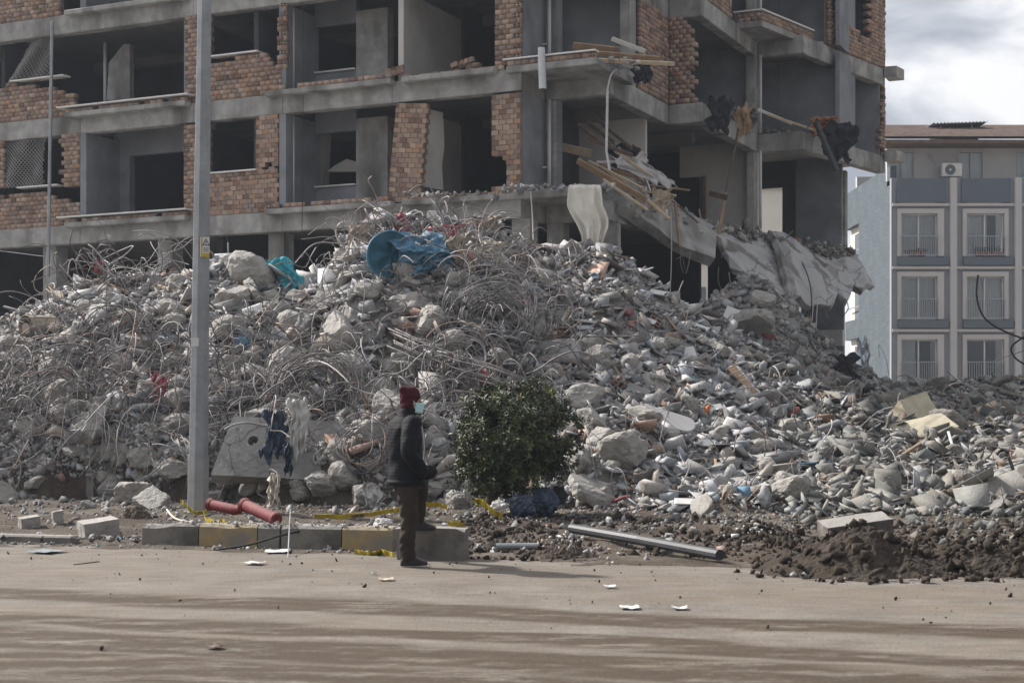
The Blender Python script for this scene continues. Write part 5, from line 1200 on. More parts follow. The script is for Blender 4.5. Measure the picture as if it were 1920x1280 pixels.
# straight bundle of bars with stirrups: a torn column cage
ca, cb = hit(735, 660), hit(985, 745); ca += Vector((0, -.45, .12)); cb += Vector((0, -.75, .05)); MAT['cage'] = M('cage', (.22, .20, .19), .3, 4, .7, .2, 80); cage = empty('rebar_cage', (ca + cb) / 2); tag(cage, 'bent rebar cage of parallel bars and stirrups torn from a column', 'rebar cage')
ax = (cb - ca); mid = (ca + cb) / 2
for k in range(9):
    o1 = Vector((0, .12 * math.cos(k * .7), .20 * math.sin(k * .7) + .02 * k)); pts = [ca - mid + o1 + Vector((random.uniform(-.1, .1), 0, 0)), o1 * 1.1 + Vector((0, -.05, -.06)), cb - mid + o1 * random.uniform(.6, 1.6)]
    pts = [pts[0], pts[0].lerp(pts[1], .5) + Vector((0, 0, -.02)), pts[1], pts[1].lerp(pts[2], .5) + Vector((0, 0, .03)), pts[2]]; MB().tube(pts, .011, 6).build('bar', MAT['cage'], cage, smooth=True)
for k in range(11):
    c = (ca - mid).lerp(cb - mid, .03 + k * .06); MB().tube([c + Vector((.02 * k % .05, .17, -.24)), c + Vector((0, .17, .25)), c + Vector((.03, -.17, .27)), c + Vector((.06, -.17, -.26)), c + Vector((0, .17, -.25))], .006, 5).build('stirrup', MAT['cage'], cage)

# ------------------------------------------------------------------ cloths, boards, timber and other single things
def cloth(px, py, w, h, mat, label, cat='cloth', name='cloth', depth=None, fold=.05, taper=.8, off=.12, seed=None, nfold=5, lean=0.0):
    c = (hit(px, py + h * .3) if depth is None else PX(px, py, depth)); Y = c.y - (off if depth is None else 0); W = w * Y / F; Hh = h * Y / F; p0 = PX(px, py + h / 2, Y); seed = seed if seed is not None else random.uniform(0, 99)
    nu, nv = 22, 22; v = []; f = []
    for j in range(nv + 1):
        t = j / nv; wd = W * (taper + (1 - taper) * t ** .8) * (1 + .45 * mnoise.noise((t * 3, seed, 0)) + .2 * mnoise.noise((t * 9, seed, 1)))
        sh_ = W * .4 * mnoise.noise((t * 2.5, seed, 9)) + lean * (t - .5) * W
        for i in range(nu + 1):
            u = i / nu - .5; e_ = Hh * (.28 * mnoise.noise((u * 4, seed, 4)) * (1 - t) + .22 * mnoise.noise((u * 4, seed, 14)) * t + .10 * mnoise.noise((u * 13, seed, 24)) * (1 - t))
            y = fold * (.45 * math.sin(u * nfold * 5 + seed + 3.5 * mnoise.noise((u * 2.5, t * 1.5, seed))) * (1 - t) + 1.8 * abs(mnoise.noise((u * 3.5 + t * 1.3, t * 3, seed))) + 1.7 * mnoise.noise((u * 5 - t * 2, t * 5, seed + 2)) + .8 * abs(mnoise.noise((u * 11, t * 9, seed))) + .4 * mnoise.noise((u * 22, t * 22, seed)))
            v.append((u * wd + sh_, y + (1 - t) * -.03, t * Hh + e_ + fold * .5 * mnoise.noise((u * 8, t * 8, seed + 5))))
    for j in range(nv):
        for i in range(nu): a = j * (nu + 1) + i; f.append((a, a + 1, a + nu + 2, a + nu + 1))
    o = MB().add(v, f).build(name, MAT[mat], None, loc=p0, smooth=True); s_ = o.modifiers.new('s', 'SOLIDIFY'); s_.thickness = .008; return tag(o, label, cat)
def board(px, py, w, h, mat, label, cat='board', name='board', rot=0.0, tilt=-.5, yaw=0.0, depth=None, t=.02, off=.1, wob=.06):
    c = (hit(px, py + h * .25) if depth is None else PX(px, py, depth)); Y = c.y - off; s_ = Y / F; p = PX(px, py, Y); bm = bmesh.new(); bmesh.ops.create_cube(bm, size=1)
    for v in bm.verts: v.co = Vector((v.co.x * w * s_ * (1 + random.gauss(0, wob)), v.co.y * t, v.co.z * h * s_ * (1 + random.gauss(0, wob))))
    bmesh.ops.bevel(bm, geom=bm.edges[:], offset=min(t * .2, .01), segments=1, affect='EDGES'); me = bpy.data.meshes.new(name); bm.to_mesh(me); bm.free()
    o = obj(name, me, MAT[mat], None, loc=p); o.rotation_euler = Matrix.Rotation(yaw, 3, 'Z').to_4x4().to_euler() if False else (Matrix.Rotation(yaw, 3, 'Z') @ Matrix.Rotation(tilt, 3, 'X') @ Matrix.Rotation(rot, 3, 'Y')).to_euler(); return tag(o, label, cat)
def stick(a, b, w, t, mat, label, cat='plank', name='plank', rnd=False, group=None, mid=None):
    def pt(q): return PX(*q) if len(q) == 3 else hit(*q) + Vector((0, -.05, .06))
    A, B = pt(a), pt(b); m0 = (A + B) / 2
    if rnd:
        pts = [A - m0] + [Vector(pt(x)) - m0 for x in (mid or [])] + [B - m0]; o = MB().tube(pts, w / 2, 10).build(name, MAT[mat], None, loc=m0, smooth=False)
    else: o = MB().bar(A - m0, B - m0, t, w, up=Vector((0, -.6, .8))).build(name, MAT[mat], None, loc=m0); bevel(o, min(t, w) * .12)
    return tag(o, label, cat, group)
# the crushed blue tank
tc0 = hit(770, 500); tY = tc0.y - .25; tcn = PX(770, 484, tY); tank = empty('crushed_tank', tcn); tank.rotation_euler = (R(8), R(6), R(28)); tag(tank, 'crushed blue sheet metal tank on top of the heap', 'tank')
tank.rotation_euler = (0, 0, 0)
def crumple(name, mat, c4, seed, amp, nu=16, nv=12, th=.008):
    P = [PX(*q) - tcn for q in c4]; v = []; f = []
    nrm = (P[1] - P[0]).cross(P[3] - P[0]).normalized()
    for i in range(nu + 1):
        for j in range(nv + 1):
            u, w = i / nu, j / nv; q = P[0].lerp(P[1], u).lerp(P[3].lerp(P[2], u), w); k = abs(mnoise.noise((u * 2.6 + seed, w * 2.2, seed))) * 1.6 + abs(mnoise.noise((u * 6 + seed, w * 4 + u * 2, seed))) * .7 - .5
            q += nrm * amp * k; q += Vector((mnoise.noise((u * 4, w * 4, seed + 3)), 0, mnoise.noise((u * 4, w * 4, seed + 6)))) * .05; v.append(q)
    for i in range(nu):
        for j in range(nv): a = i * (nv + 1) + j; f.append((a, a + nv + 1, a + nv + 2, a + 1))
    o = MB().add(v, f).build(name, MAT[mat], tank); s_ = o.modifiers.new('s', 'SOLIDIFY'); s_.thickness = th; return v, nv
m = MB(); dc = PX(733, 480, tY - .05) - tcn; ring = []
for k in range(40):
    a = 2 * math.pi * k / 40; r_ = 1 + .05 * mnoise.noise((math.cos(a), math.sin(a), 3)); ring.append(dc + Vector((.40 * math.cos(a) * r_, .20 * math.cos(a) - .05 * math.sin(a), .44 * math.sin(a) * r_)))
m.v = [tuple(q) for q in ring] + [tuple(dc + (q - dc) * .62 + Vector((0, .06 + .04 * math.sin(i * .8), 0))) for i, q in enumerate(ring)] + [tuple(dc + Vector((0, .10, .03)))]
m.f = [(k, (k + 1) % 40, 40 + (k + 1) % 40, 40 + k) for k in range(40)] + [(40 + k, 40 + (k + 1) % 40, 80) for k in range(40)]
o = m.build('end_plate', MAT['blue_in'], tank); s_ = o.modifiers.new('s', 'SOLIDIFY'); s_.thickness = .012
m = MB(); m.tube([q for q in ring] + [ring[0]], .018, 6); m.build('rim', MAT['blue'], tank)
vv, nv_ = crumple('side_panel', 'blue', [(716, 448, tY), (826, 432, tY + .45), (838, 476, tY + .1), (752, 474, tY - .25)], 3, .16)
crumple('side_panel', 'blue', [(744, 470, tY - .2), (842, 470, tY + .1), (850, 484, tY + .1), (752, 524, tY - .1)], 9, .22)
crumple('side_panel', 'blue_in', [(800, 470, tY - .12), (858, 466, tY + .2), (846, 508, tY + .1), (782, 520, tY - .05)], 17, .18)
m = MB()
for row, (w0, n_) in enumerate(((.30, 9), (.58, 10))):
    for k in range(n_):
        i = 7 + k * .62; ii_ = int(i); j = int(w0 * nv_); q = Vector(vv[min(ii_, 16) * (nv_ + 1) + j]).lerp(Vector(vv[min(ii_ + 1, 16) * (nv_ + 1) + j]), i - ii_) + Vector((0, -.025, .02)); h_ = random.uniform(.02, .05); m.add([q, q + Vector((.032, 0, 0)), q + Vector((.032, .01, h_)), q + Vector((0, .01, h_))], [(0, 1, 2, 3)])
m.build('worn_lettering', MAT['white'], tank)['kind'] = 'stuff'
# pale sheet hanging from the first-floor slab
SH = [(345, 1069, 1124), (352, 1066, 1127), (385, 1064, 1130), (398, 1068, 1136), (412, 1076, 1140), (425, 1083, 1140), (440, 1089, 1134), (455, 1093, 1129), (475, 1096, 1128)]
shY = 33.55; v = []; f = []; nu, nv = 34, 40
for j in range(nv + 1):
    py = 341 + (478 - 341) * j / nv; x0 = np.interp(py, [s[0] for s in SH], [s[1] for s in SH]); x1 = np.interp(py, [s[0] for s in SH], [s[2] for s in SH])
    for i in range(nu + 1):
        u = i / nu; dn = max(0, (py - 350) / 130); y = shY + (.45 - .45 * min(1, j / 3) if j < 3 else 0) + .07 * (.4 + dn) * (abs(math.sin(u * 5.5 + 3 * mnoise.noise((u * 2.2, dn * 1.3, 0)))) * 2.2 + .8 * mnoise.noise((u * 9, dn * 5, 3))) + .05 * mnoise.noise((u * 5, dn * 4, 2)); q = PX(x0 + (x1 - x0) * u, max(py, 346 - .5 * (3 - j) if j < 3 else py), y)
        if j < 3: q.z = ZA + BH + .10 + .005 * i / nu
        v.append(q - PX(1100, 346, shY))
for j in range(nv):
    for i in range(nu): a = j * (nu + 1) + i; f.append((a, a + nu + 1, a + nu + 2, a + 1))
o = MB().add(v, f).build('hanging_sheet', MAT['sheet'], None, loc=PX(1100, 346, shY), smooth=True); s_ = o.modifiers.new('s', 'SOLIDIFY'); s_.thickness = .012; tag(o, 'pale beige sheet hanging from the edge of the first floor slab', 'sheet')
for a in [(560, 800, 36, 100, 'cloth_white', 'torn white cloth hanging on the wire right of the holed slab'), (515, 815, 50, 90, 'denim', 'dark blue jeans caught in the rubble above the holed slab'), (270, 607, 26, 40, 'cloth_white', 'frayed pinkish white rag on the left heap'),
          (165, 597, 20, 24, 'cloth_pink', 'small red pink rag on the far left heap'), (302, 608, 16, 20, 'cloth_pink', 'small dark pink rag beside the frayed white rag'), (535, 515, 56, 56, 'teal', 'bright teal cloth on the heap between post and blue tank'), (672, 450, 46, 62, 'cloth_tan', 'grey brown blanket folded at the left end of the blue tank'),
          (925, 475, 50, 44, 'cloth', 'cream cushion cover draped over a dark frame right of the tank'), (860, 470, 44, 60, 'cloth_tan', 'brown rag hanging behind the right end of the tank'), (830, 435, 60, 26, 'cloth_pink', 'dark red cloth behind the tank top'), (905, 425, 56, 40, 'cloth_tan', 'greyish rolled blanket on the heap top'), (755, 420, 26, 36, 'cloth_pink', 'pink red scrap sticking up above the blue tank'),
          (513, 920, 26, 62, 'cloth', 'dirty pale rag hanging by the holed slab foot'), (600, 850, 24, 40, 'cloth_white', 'small pale plastic rag in the wire tangle'), (555, 775, 40, 30, 'cloth_white', 'white shirt sleeve on the wires'), (1590, 690, 44, 52, 'cloth_dark', 'black torn cloth standing on the right heap'), (1622, 665, 20, 60, 'foil', 'pale blue plastic film beside the black cloth'),
          (875, 500, 24, 24, 'cloth_tan', 'small brown rag below the cream cushion cover'), (185, 500, 20, 22, 'cloth_pink', 'pale pink scrap snagged on upright wires'), (280, 805, 44, 22, 'cloth_white', 'white plastic strip on the left rubble'), (700, 935, 40, 56, 'cloth_white', 'white sack cloth left of the person'), (660, 690, 60, 34, 'foil', 'silvery crumpled foil below the big chunk'), (300, 735, 26, 70, 'cloth_pink', 'dark red striped rag hanging in the left rubble'),
          (540, 860, 16, 50, 'denim', 'narrow dark blue rag beside the white cloth'), (45, 830, 22, 40, 'cloth_white', 'pale rag low on the far left'), (1680, 812, 30, 16, 'cloth_white', 'white crumpled rag left of the foam blocks'), (1440, 690, 60, 24, 'cloth_dark', 'dark quilt lying down the far slope')]:
    cloth(*a, depth={560: 23.0, 515: 23.15, 513: 22.5, 540: 22.9, 555: 23.1}.get(a[0]))
LAND += [('the white hanging cloth', 560, 800)]
# carpet roll at the far left
cr = hit(62, 625); cr.y -= .3; o = MB()
for k in range(3): o.tube([Vector((-.12, -.05, -.02 * k)), Vector((.22, .45, .05))], [.20 - .05 * k, .18 - .05 * k], 18, cap=(k == 2))
o = o.build('rolled_carpet', MAT['cloth_tan'], None, loc=PX(62, 612, cr.y)); tag(o, 'rolled brown carpet showing its end at the far left', 'carpet')
# boards and panels
board(480, 597, 36, 52, 'white', 'tilted white board standing on the heap right of the lamp post', rot=R(-22), tilt=-.35, off=.45); board(1370, 592, 26, 34, 'white', 'small white panel at the crest of the right slope', rot=R(24), tilt=-.3, off=.3)
board(1403, 725, 16, 100, 'wood', 'brown and white door jamb lying down the right slope', name='door_jamb', rot=R(-32), tilt=-.6, t=.06); board(1411, 722, 5, 98, 'white', 'white edge strip beside the brown door jamb', name='trim_strip', rot=R(-32), tilt=-.6, t=.05)
board(1232, 548, 44, 14, 'paper', 'white sheet near the top of the right slope', rot=R(18), tilt=-.9); board(1290, 660, 26, 24, 'paper', 'curved white plastic piece midway down the right slope', rot=R(-10), tilt=-.6); board(1335, 765, 40, 14, 'white', 'white curved strip below the orange piece', rot=R(-14), tilt=-.7)
board(1325, 830, 34, 20, 'paper', 'crumpled white sheet low on the right slope', rot=R(8), tilt=-1.0); board(1465, 800, 34, 18, 'white', 'white plank end on a lump of concrete', rot=R(-35), tilt=-.4); board(1607, 820, 30, 20, 'cloth', 'pale orange floor tile on the right rubble', rot=R(10), tilt=-.5)
board(815, 410, 28, 30, 'white', 'white tile standing behind the blue tank', rot=R(4), tilt=-.2); board(1215, 600, 30, 12, 'paper', 'white shard in the middle of the right slope', rot=R(30), tilt=-.8); board(1160, 735, 30, 26, 'red', 'red brown tile right of the bush top', rot=R(10), tilt=-.4) if False else None
board(1310, 612, 40, 12, 'white', 'white batten on the upper right slope', rot=R(28), tilt=-.8); board(1195, 735, 44, 26, 'slab', 'broken grey tile left of the oval panel', rot=R(26), tilt=-.6, t=.05); board(1750, 660, 20, 14, 'paper', 'white scrap on the far right rubble', tilt=-.6) if False else None
board(1300, 940, 70, 22, 'paper', 'white plastic sheet at the foot of the heap', rot=R(4), tilt=-1.1); board(1645, 902, 40, 18, 'white', 'white slab fragment in the right hollow', rot=R(-8), tilt=-.6, t=.08); board(1612, 880, 20, 18, 'cloth', 'cream block standing in the right hollow', tilt=-.2, t=.1)
board(1655, 955, 36, 9, 'paper', 'flat white strip behind the soil mound', tilt=-1.0); board(1270, 870, 30, 10, 'wood_pale', 'pale wood offcut at the heap foot', rot=R(20)); board(905, 520, 24, 10, 'foil', 'shiny metal scrap below the tank', rot=R(-30))
board(300, 818, 48, 11, 'white', 'white plastic bar low in the left rubble', rot=R(-9), tilt=-.4); board(1570, 740, 30, 18, 'paper', 'pale sheet at the foot of the far heap', tilt=-.7); board(1855, 770, 40, 30, 'wood_pale', 'pale board leaning on the far right rubble', rot=R(-24), tilt=-.4)
# grey oval-ended panel
pp = hit(1252, 800); m = MB(); out = [(-.42, -.15), (.30, -.17)] + [(.30 + .17 * math.sin(R(a)), -.17 * math.cos(R(a))) for a in range(20, 180, 20)] + [(.30, .17), (-.40, .19)]
m.poly(out, -.015, .015); o = m.build('oval_panel', MAT['render_grey'], None, loc=PX(1250, 785, pp.y - .2)); o.rotation_euler = (R(42), R(16), R(-8)); tag(o, 'grey panel with a rounded end on the right slope', 'panel'); bevel(o, .004)
# bricks and coloured bits
def chip(px, py, w, h, mat, label, cat, name):
    c = hit(px, py + h * .3); s_ = c.y / F; o = bpy.data.objects.new(name, CHF[3].copy() if h < w * .5 else CH[5].copy()); o.data.materials.clear(); o.data.materials.append(MAT[mat]); link(o); o.location = c + Vector((0, -.05, h * s_ * .3)); o.scale = (w * s_ * .55, w * s_ * .4, h * s_ * .6); o.rotation_euler = (random.uniform(0, 1), random.uniform(0, 1), random.uniform(0, 6)); return tag(o, label, cat)
MAT['brickbit'] = M('brickbit', (.36, .17, .10), .2, 8, .95, .3, 40, dust=.2); MAT['orange'] = M('orange', (.55, .17, .05), .1, 6, .7, .1); MAT['redbit'] = M('redbit', (.5, .02, .02), .1, 6, .6, .1)
def loose_brick(px, py, w, label, rz):
    c = hit(px, py); s_ = w * c.y / F / .19; o = bpy.data.objects.new('loose_brick', BRH[0]); link(o); o.location = c + Vector((0, -.06, .02)); o.scale = (s_,) * 3; o.rotation_euler = (random.gauss(0, .4), random.gauss(0, .4), rz); return tag(o, label, 'brick')
loose_brick(1052, 632, 26, 'hollow orange brick lying left on the right slope', .4); loose_brick(1160, 735, 34, 'red hollow brick right of the bush top', -.3); loose_brick(1225, 610, 28, 'orange brick high on the right slope', .2); loose_brick(893, 436, 24, 'hollow brick on the heap top right of the tank', .5); loose_brick(1498, 864, 18, 'small orange brick in the right hollow', .6); loose_brick(1860, 870, 18, 'broken orange brick at the right edge', .1)
chip(1262, 762, 16, 12, 'redbit', 'small bright red plastic piece on the right slope', 'plastic', 'plastic_piece'); chip(1326, 766, 14, 20, 'orange', 'orange pottery piece on the right slope', 'pottery', 'pottery_piece'); chip(1300, 712, 22, 10, 'teal', 'teal plastic scrap on the right slope', 'plastic', 'plastic_piece'); chip(328, 712, 14, 16, 'orange', 'orange scrap beside the lamp post', 'plastic', 'plastic_piece')
chip(1352, 705, 30, 16, 'foil', 'blue silver packaging on the right slope', 'packaging', 'packaging'); chip(1113, 518, 12, 14, 'blue', 'small blue scrap near the hanging sheet', 'plastic', 'plastic_piece')
# timber on the heap
for a in [((1068, 585), (1038, 640), .09, .05, 'wood_pale', 'pale timber post end left on the right slope'), ((1240, 590), (1268, 628), .09, .05, 'wood', 'brown plank high on the right slope'), ((395, 500), (455, 545), .18, .05, 'wood_dark', 'dark wide plank beside the lamp post'), ((185, 533), (245, 560), .12, .05, 'wood', 'brown board on top of the left heap'),
          ((530, 500), (560, 540), .06, .04, 'wood_pale', 'pale batten leaning on the teal cloth'), ((1690, 860), (1782, 800), .06, .05, 'wood', 'brown timber leaning on the foam blocks'), ((640, 530), (700, 505), .06, .03, 'wood_pale', 'pale batten lying below the tank'), ((1340, 870), (1345, 905), .05, .04, 'wood', 'short upright stake low on the right slope'),
          ((1400, 880), (1440, 900), .07, .03, 'wood', 'short brown board near the blue hose'), ((1130, 640), (1180, 668), .05, .03, 'wood_pale', 'thin pale lath on the right slope'), ((420, 585), (445, 640), .10, .02, 'cloth_white', 'white plastic strip hanging right of the lamp post'), ((285, 540), (330, 552), .06, .03, 'wood_pale', 'pale batten on the left heap top'), ((1660, 780), (1640, 800), .05, .04, 'wood_dark', 'dark stick beside the foam blocks'), ((1600, 945), (1850, 950), .10, .08, 'wood_dark', 'long dark timber lying behind the soil mound')]:
    stick(*a)
stick((1410, 880), (1555, 873), .03, .03, 'blue', 'blue hose lying at the foot of the right slope', 'hose', 'hose', rnd=True, mid=[(1480, 878)]); stick((1462, 920), (1505, 916), .03, .03, 'blue', 'short blue pipe in the right hollow', 'pipe', 'pipe', rnd=True)
stick((1072, 990, 18.0), (1350, 1040, 15.35), .115, .1, 'black_pipe', 'long dark plastic pipe lying across the soil', 'pipe', 'pipe', rnd=True, mid=[(1200, 1012, 16.8)]); stick((930, 1024, 16.5), (1008, 1023, 16.5), .07, .1, 'steel', 'short grey pipe half buried in the soil', 'pipe', 'pipe', rnd=True)
# the leaning slab with holes
hb = bpy.data.objects.new('t', MB().box(-1.0, 1.0, -.10, .10, -.56, .56).mesh('t')); link(hb)
for (x_, z_, r_) in ((-.42, .10, .075), (-.2, .22, .05), (.05, .28, .11), (.6, -.1, .05)):
    cyl = bpy.data.objects.new('c', MB().tube([(x_, -.3, z_), (x_ + .01, .3, z_)], r_, 14).mesh('c')); link(cyl); q = hb.modifiers.new('b', 'BOOLEAN'); q.object = cyl; q.operation = 'DIFFERENCE'; q.solver = 'EXACT'
dg = bpy.context.evaluated_depsgraph_get(); dg.update(); me = bpy.data.meshes.new_from_object(hb.evaluated_get(dg))
for o_ in [o_ for o_ in scene.objects if o_.name in ('t',) or o_.name.startswith('c') and o_.name[:2] in ('c', 'c.')]: bpy.data.objects.remove(o_)
me.materials.clear()
for v in me.vertices:
    if v.co.x < -.5 and v.co.z > .0: v.co.x += .35 * (v.co.z + .1)
    v.co += Vector((.02 * mnoise.noise(v.co * 5), 0, .06 * mnoise.noise(v.co * 3 + Vector((3, 1, 0)))))
hs = hit(520, 880); o = obj('holed_slab', me, MAT['slab_dirty'], None, loc=PX(525, 846, 23.75)); o.rotation_euler = (R(-38), R(3), R(6)); tag(o, 'leaning concrete slab with round holes behind the lamp post', 'slab')
# yellow foam blocks
for (px, py, w, h, d, r_, lab) in ((1716, 772, 62, 50, .42, (R(-30), R(-16), R(20)), 'upper yellowish foam block standing tilted on the right rubble'), (1728, 808, 118, 22, .62, (R(24), R(-12), R(14)), 'wide yellowish foam slab under the tilted block')):
    c = hit(px, py + h * .3); s_ = c.y / F; bm = bmesh.new(); bmesh.ops.create_cube(bm, size=1); bmesh.ops.subdivide_edges(bm, edges=bm.edges[:], cuts=5, use_grid_fill=True)
    for v in bm.verts: v.co = Vector((v.co.x * w * s_, v.co.y * d, v.co.z * h * s_)); v.co += Vector((mnoise.noise(v.co * 6), mnoise.noise(v.co * 6 + Vector((9, 0, 0))), mnoise.noise(v.co * 5 + Vector((0, 7, 0))))) * .022
    me = bpy.data.meshes.new('foam_block'); bm.to_mesh(me); bm.free(); o = obj('foam_block', me, MAT['foam'], None, loc=PX(px, py, c.y - .15)); o.rotation_euler = r_; tag(o, lab, 'foam block', 'foam blocks')
# red bollards lying behind the kerb
def bollard(a, b, r, label, broken):
    A, B = PX(*a), PX(*b); ax = (B - A); L_ = ax.length; q = ax.to_track_quat('Z', 'Y'); e_ = empty('bollard', A); e_.rotation_mode = 'QUATERNION'; e_.rotation_quaternion = q; tag(e_, label, 'bollard', 'fallen red bollards')
    MB().tube([(0, 0, .04), (0, 0, L_ - .06)], r, 20).build('tube', MAT['red'], e_, smooth=False); MB().tube([(0, 0, 0), (0, 0, .05)], [r * 1.25, r * 1.12], 20).build('collar', MAT['red'], e_)
    if broken: MB().tube([(0, 0, L_ - .06), (0, .02, L_ + .04), (0, .04, L_ + .1)], [r, r * .75, r * .2], 14).build('cap', MAT['red'], e_)
    else: MB().tube([(0, 0, L_ - .10), (0, 0, L_ - .02), (0, 0, L_)], [r * 1.13, r * 1.10, r * .9], 20).build('cap', MAT['red'], e_)
bollard((458, 946, 18.9), (520, 974, 18.3), .074, 'red bollard lying with its round cap to the road', False); bollard((393, 945, 19.3), (446, 957, 19.0), .066, 'red bollard half buried beside the lamp post', True)
# blue plastic sacks by the bush
def sack(px, py, w, h, depth, mat, label, seed, cat='bag'):
    bm = bmesh.new(); bmesh.ops.create_icosphere(bm, subdivisions=5, radius=1); s_ = depth / F / 2
    for v in bm.verts:
        d = v.co.copy(); k = .85 + .4 * mnoise.noise(d * 1.5 + Vector((seed, 0, 0))) + .4 * abs(mnoise.noise(d * 3.2 + Vector((seed, 2, 0)))) + .16 * abs(mnoise.noise(d * 9 + Vector((0, seed, 0)))); z = d.z
        if z > .6: k *= 1 - .5 * (z - .6)
        v.co = Vector((d.x * w * s_ * k, d.y * w * s_ * .7 * k, max(d.z * h * s_ * k, -h * s_ * .85)))
    me = bpy.data.meshes.new('sack'); bm.to_mesh(me); bm.free(); c = PX(px, py, depth); o = obj('plastic_sack', me, MAT[mat], None, loc=c, smooth=True); return tag(o, label, cat)
sack(978, 948, 50, 46, 20.3, 'denim', 'dark blue plastic sack right of the bush stem', 3); sack(1020, 940, 48, 62, 20.6, 'denim', 'taller dark blue sack beside the first blue sack', 8); sack(1048, 928, 30, 38, 20.9, 'cloth_dark', 'small dark bundle right of the blue sacks', 12, 'bundle'); sack(718, 982, 34, 26, 17.3, 'cloth_white', 'small white plastic bag on the yellow kerb', 15)
sack(934, 950, 30, 24, 20.2, 'cloth_white', 'crumpled white plastic left of the blue sacks', 19)
# rubble by the left road edge
for (px, py, w, h, dp, lab) in ((185, 993, 78, 38, 18.6, 'pale square concrete block by the left road edge'), (55, 979, 42, 22, 19.8, 'small brick shaped block at the far left'), (108, 972, 22, 30, 20.0, 'tilted pale slab beside the far left block')):
    bm = bmesh.new(); bmesh.ops.create_cube(bm, size=1); bmesh.ops.subdivide_edges(bm, edges=bm.edges[:], cuts=4, use_grid_fill=True); s_ = dp / F
    for v in bm.verts: v.co = Vector((v.co.x * w * s_ * .85, v.co.y * w * s_ * .6, v.co.z * h * s_)); v.co += v.co.normalized() * .014 * mnoise.noise(v.co * 14)
    me = bpy.data.meshes.new('concrete_block'); bm.to_mesh(me); bm.free(); o = obj('concrete_block', me, MAT['chunk'], None, loc=PX(px, py, dp)); o.rotation_euler = (R(4), R(-7), R(32)); tag(o, lab, 'concrete block')
# soil mounds, with the broken kerb lying on the largest
def mound(px, base_py, w, hgt, label, seed, stretch=1.0, mat='soil'):
    Y = 1.5 * F / (base_py - HZ); r = w * Y / F / 2; n_ = 70; v = []; f = []
    for i in range(n_ + 1):
        for j in range(n_ + 1):
            x = (i / n_ - .5) * 2.4; y = (j / n_ - .5) * 2.4; d = math.hypot(x, y) + .22 * mnoise.noise((x * 2, y * 2, seed)); b_ = max(0, 1 - d) ** 1.15
            lum = mnoise.noise((x * 5, y * 5, seed)) * .5 + abs(mnoise.noise((x * 10, y * 10, seed))) * .45 + mnoise.noise((x * 22, y * 22, seed)) * .25
            v.append((x * r + .03 * mnoise.noise((x * 8, y * 8, seed + 3)), y * r * stretch, hgt * b_ * (1 + .4 * lum) + .03 * lum * (d < 1.15) - .03))
    for i in range(n_):
        for j in range(n_): a = i * (n_ + 1) + j; f.append((a, a + n_ + 1, a + n_ + 2, a + 1))
    c = PX(px, HZ, Y); c.z = 0; o = MB().add(v, f).build('soil_mound', MAT[mat], None, loc=c); return tag(o, label, 'soil mound')
mound(1610, 1060, 420, .47, 'brown soil mound at the road edge carrying a broken kerb', 3); mound(1425, 1015, 230, .26, 'brown soil mound left of the one with the broken kerb', 9); mound(1850, 1062, 330, .30, 'low spread of dark soil at the right edge of the road', 14, .8); mound(1060, 1036, 150, .20, 'stony soil mound beside the long dark pipe', 21, mat='verge'); mound(905, 985, 120, .14, 'low soil bank behind the displaced kerb block', 27, mat='verge'); mound(255, 975, 110, .28, 'dry soil bank left of the lamp post', 33, mat='verge'); mound(440, 968, 90, .16, 'small tuft of earth between the red bollards', 37, mat='verge'); mound(1930, 1030, 160, .30, 'dark soil heap at the right picture edge', 41)
cl = []
for (a, b_, w, hg) in ((1610, 1060, 420, .46), (1425, 1015, 230, .26), (1850, 1062, 330, .30), (1930, 1030, 160, .30), (905, 985, 120, .14)):
    Yc = 1.5 * F / (b_ - HZ); r = w * Yc / F / 2; k = int(260 * r)
    for _ in range(k):
        t = random.random() ** .6 * 1.15; an = random.uniform(0, 6.28); x, y = t * math.cos(an) * r, t * math.sin(an) * r; cl.append(((a - CX) / F * Yc + x, Yc + y, hg * max(0, 1 - t) ** 1.15 + .02))
pos = np.array(cl); n = len(pos); s = np.minimum(rng.lognormal(math.log(.035), .5, n), .10); V, T, C = batch(pos, s[:, None] * rng.uniform(.6, 1.25, (n, 3)), rand_rots(n), PROTO[:26], np.ones((n, 3))); tag(obj('mound_clods', np_mesh('mound_clods', V, T), MAT['soil']), 'clumps of dark earth on the soil mounds', 'soil', kind='stuff')
# grit gathered along the kerb
pos = []
for _ in range(900):
    q = k0 + kd * random.uniform(-2.2, 4.4) + kn * random.choice((random.gauss(-.12, .09), random.gauss(.34, .12), random.uniform(.03, .22))); d = (q - k0).dot(kn); pos.append((q.x, q.y, .275 if (.0 < d < .24 and 0 < (q - k0).dot(kd) < 3.1) else (.01 if d < 0 else .06)))
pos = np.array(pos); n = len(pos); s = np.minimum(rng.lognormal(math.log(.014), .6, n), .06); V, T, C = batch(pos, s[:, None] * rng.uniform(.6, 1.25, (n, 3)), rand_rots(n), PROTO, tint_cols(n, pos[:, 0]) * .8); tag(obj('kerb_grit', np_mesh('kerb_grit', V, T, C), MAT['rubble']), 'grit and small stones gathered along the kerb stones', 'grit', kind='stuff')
bm = bmesh.new(); bmesh.ops.create_cube(bm, size=1); bmesh.ops.subdivide_edges(bm, edges=bm.edges[:], cuts=6, use_grid_fill=True)
for v in bm.verts: v.co = Vector((v.co.x * .68, v.co.y * .28, v.co.z * .17)); v.co += v.co.normalized() * .016 * mnoise.noise(v.co * 11)
me = bpy.data.meshes.new('broken_kerb'); bm.to_mesh(me); bm.free(); o = obj('broken_kerb', me, MAT['kerb'], None, loc=PX(1603, 989, 15.1)); o.rotation_euler = (R(12), R(-7), R(9)); tag(o, 'broken grey kerb stone lying on the largest soil mound', 'kerb')
MAT['kerb']
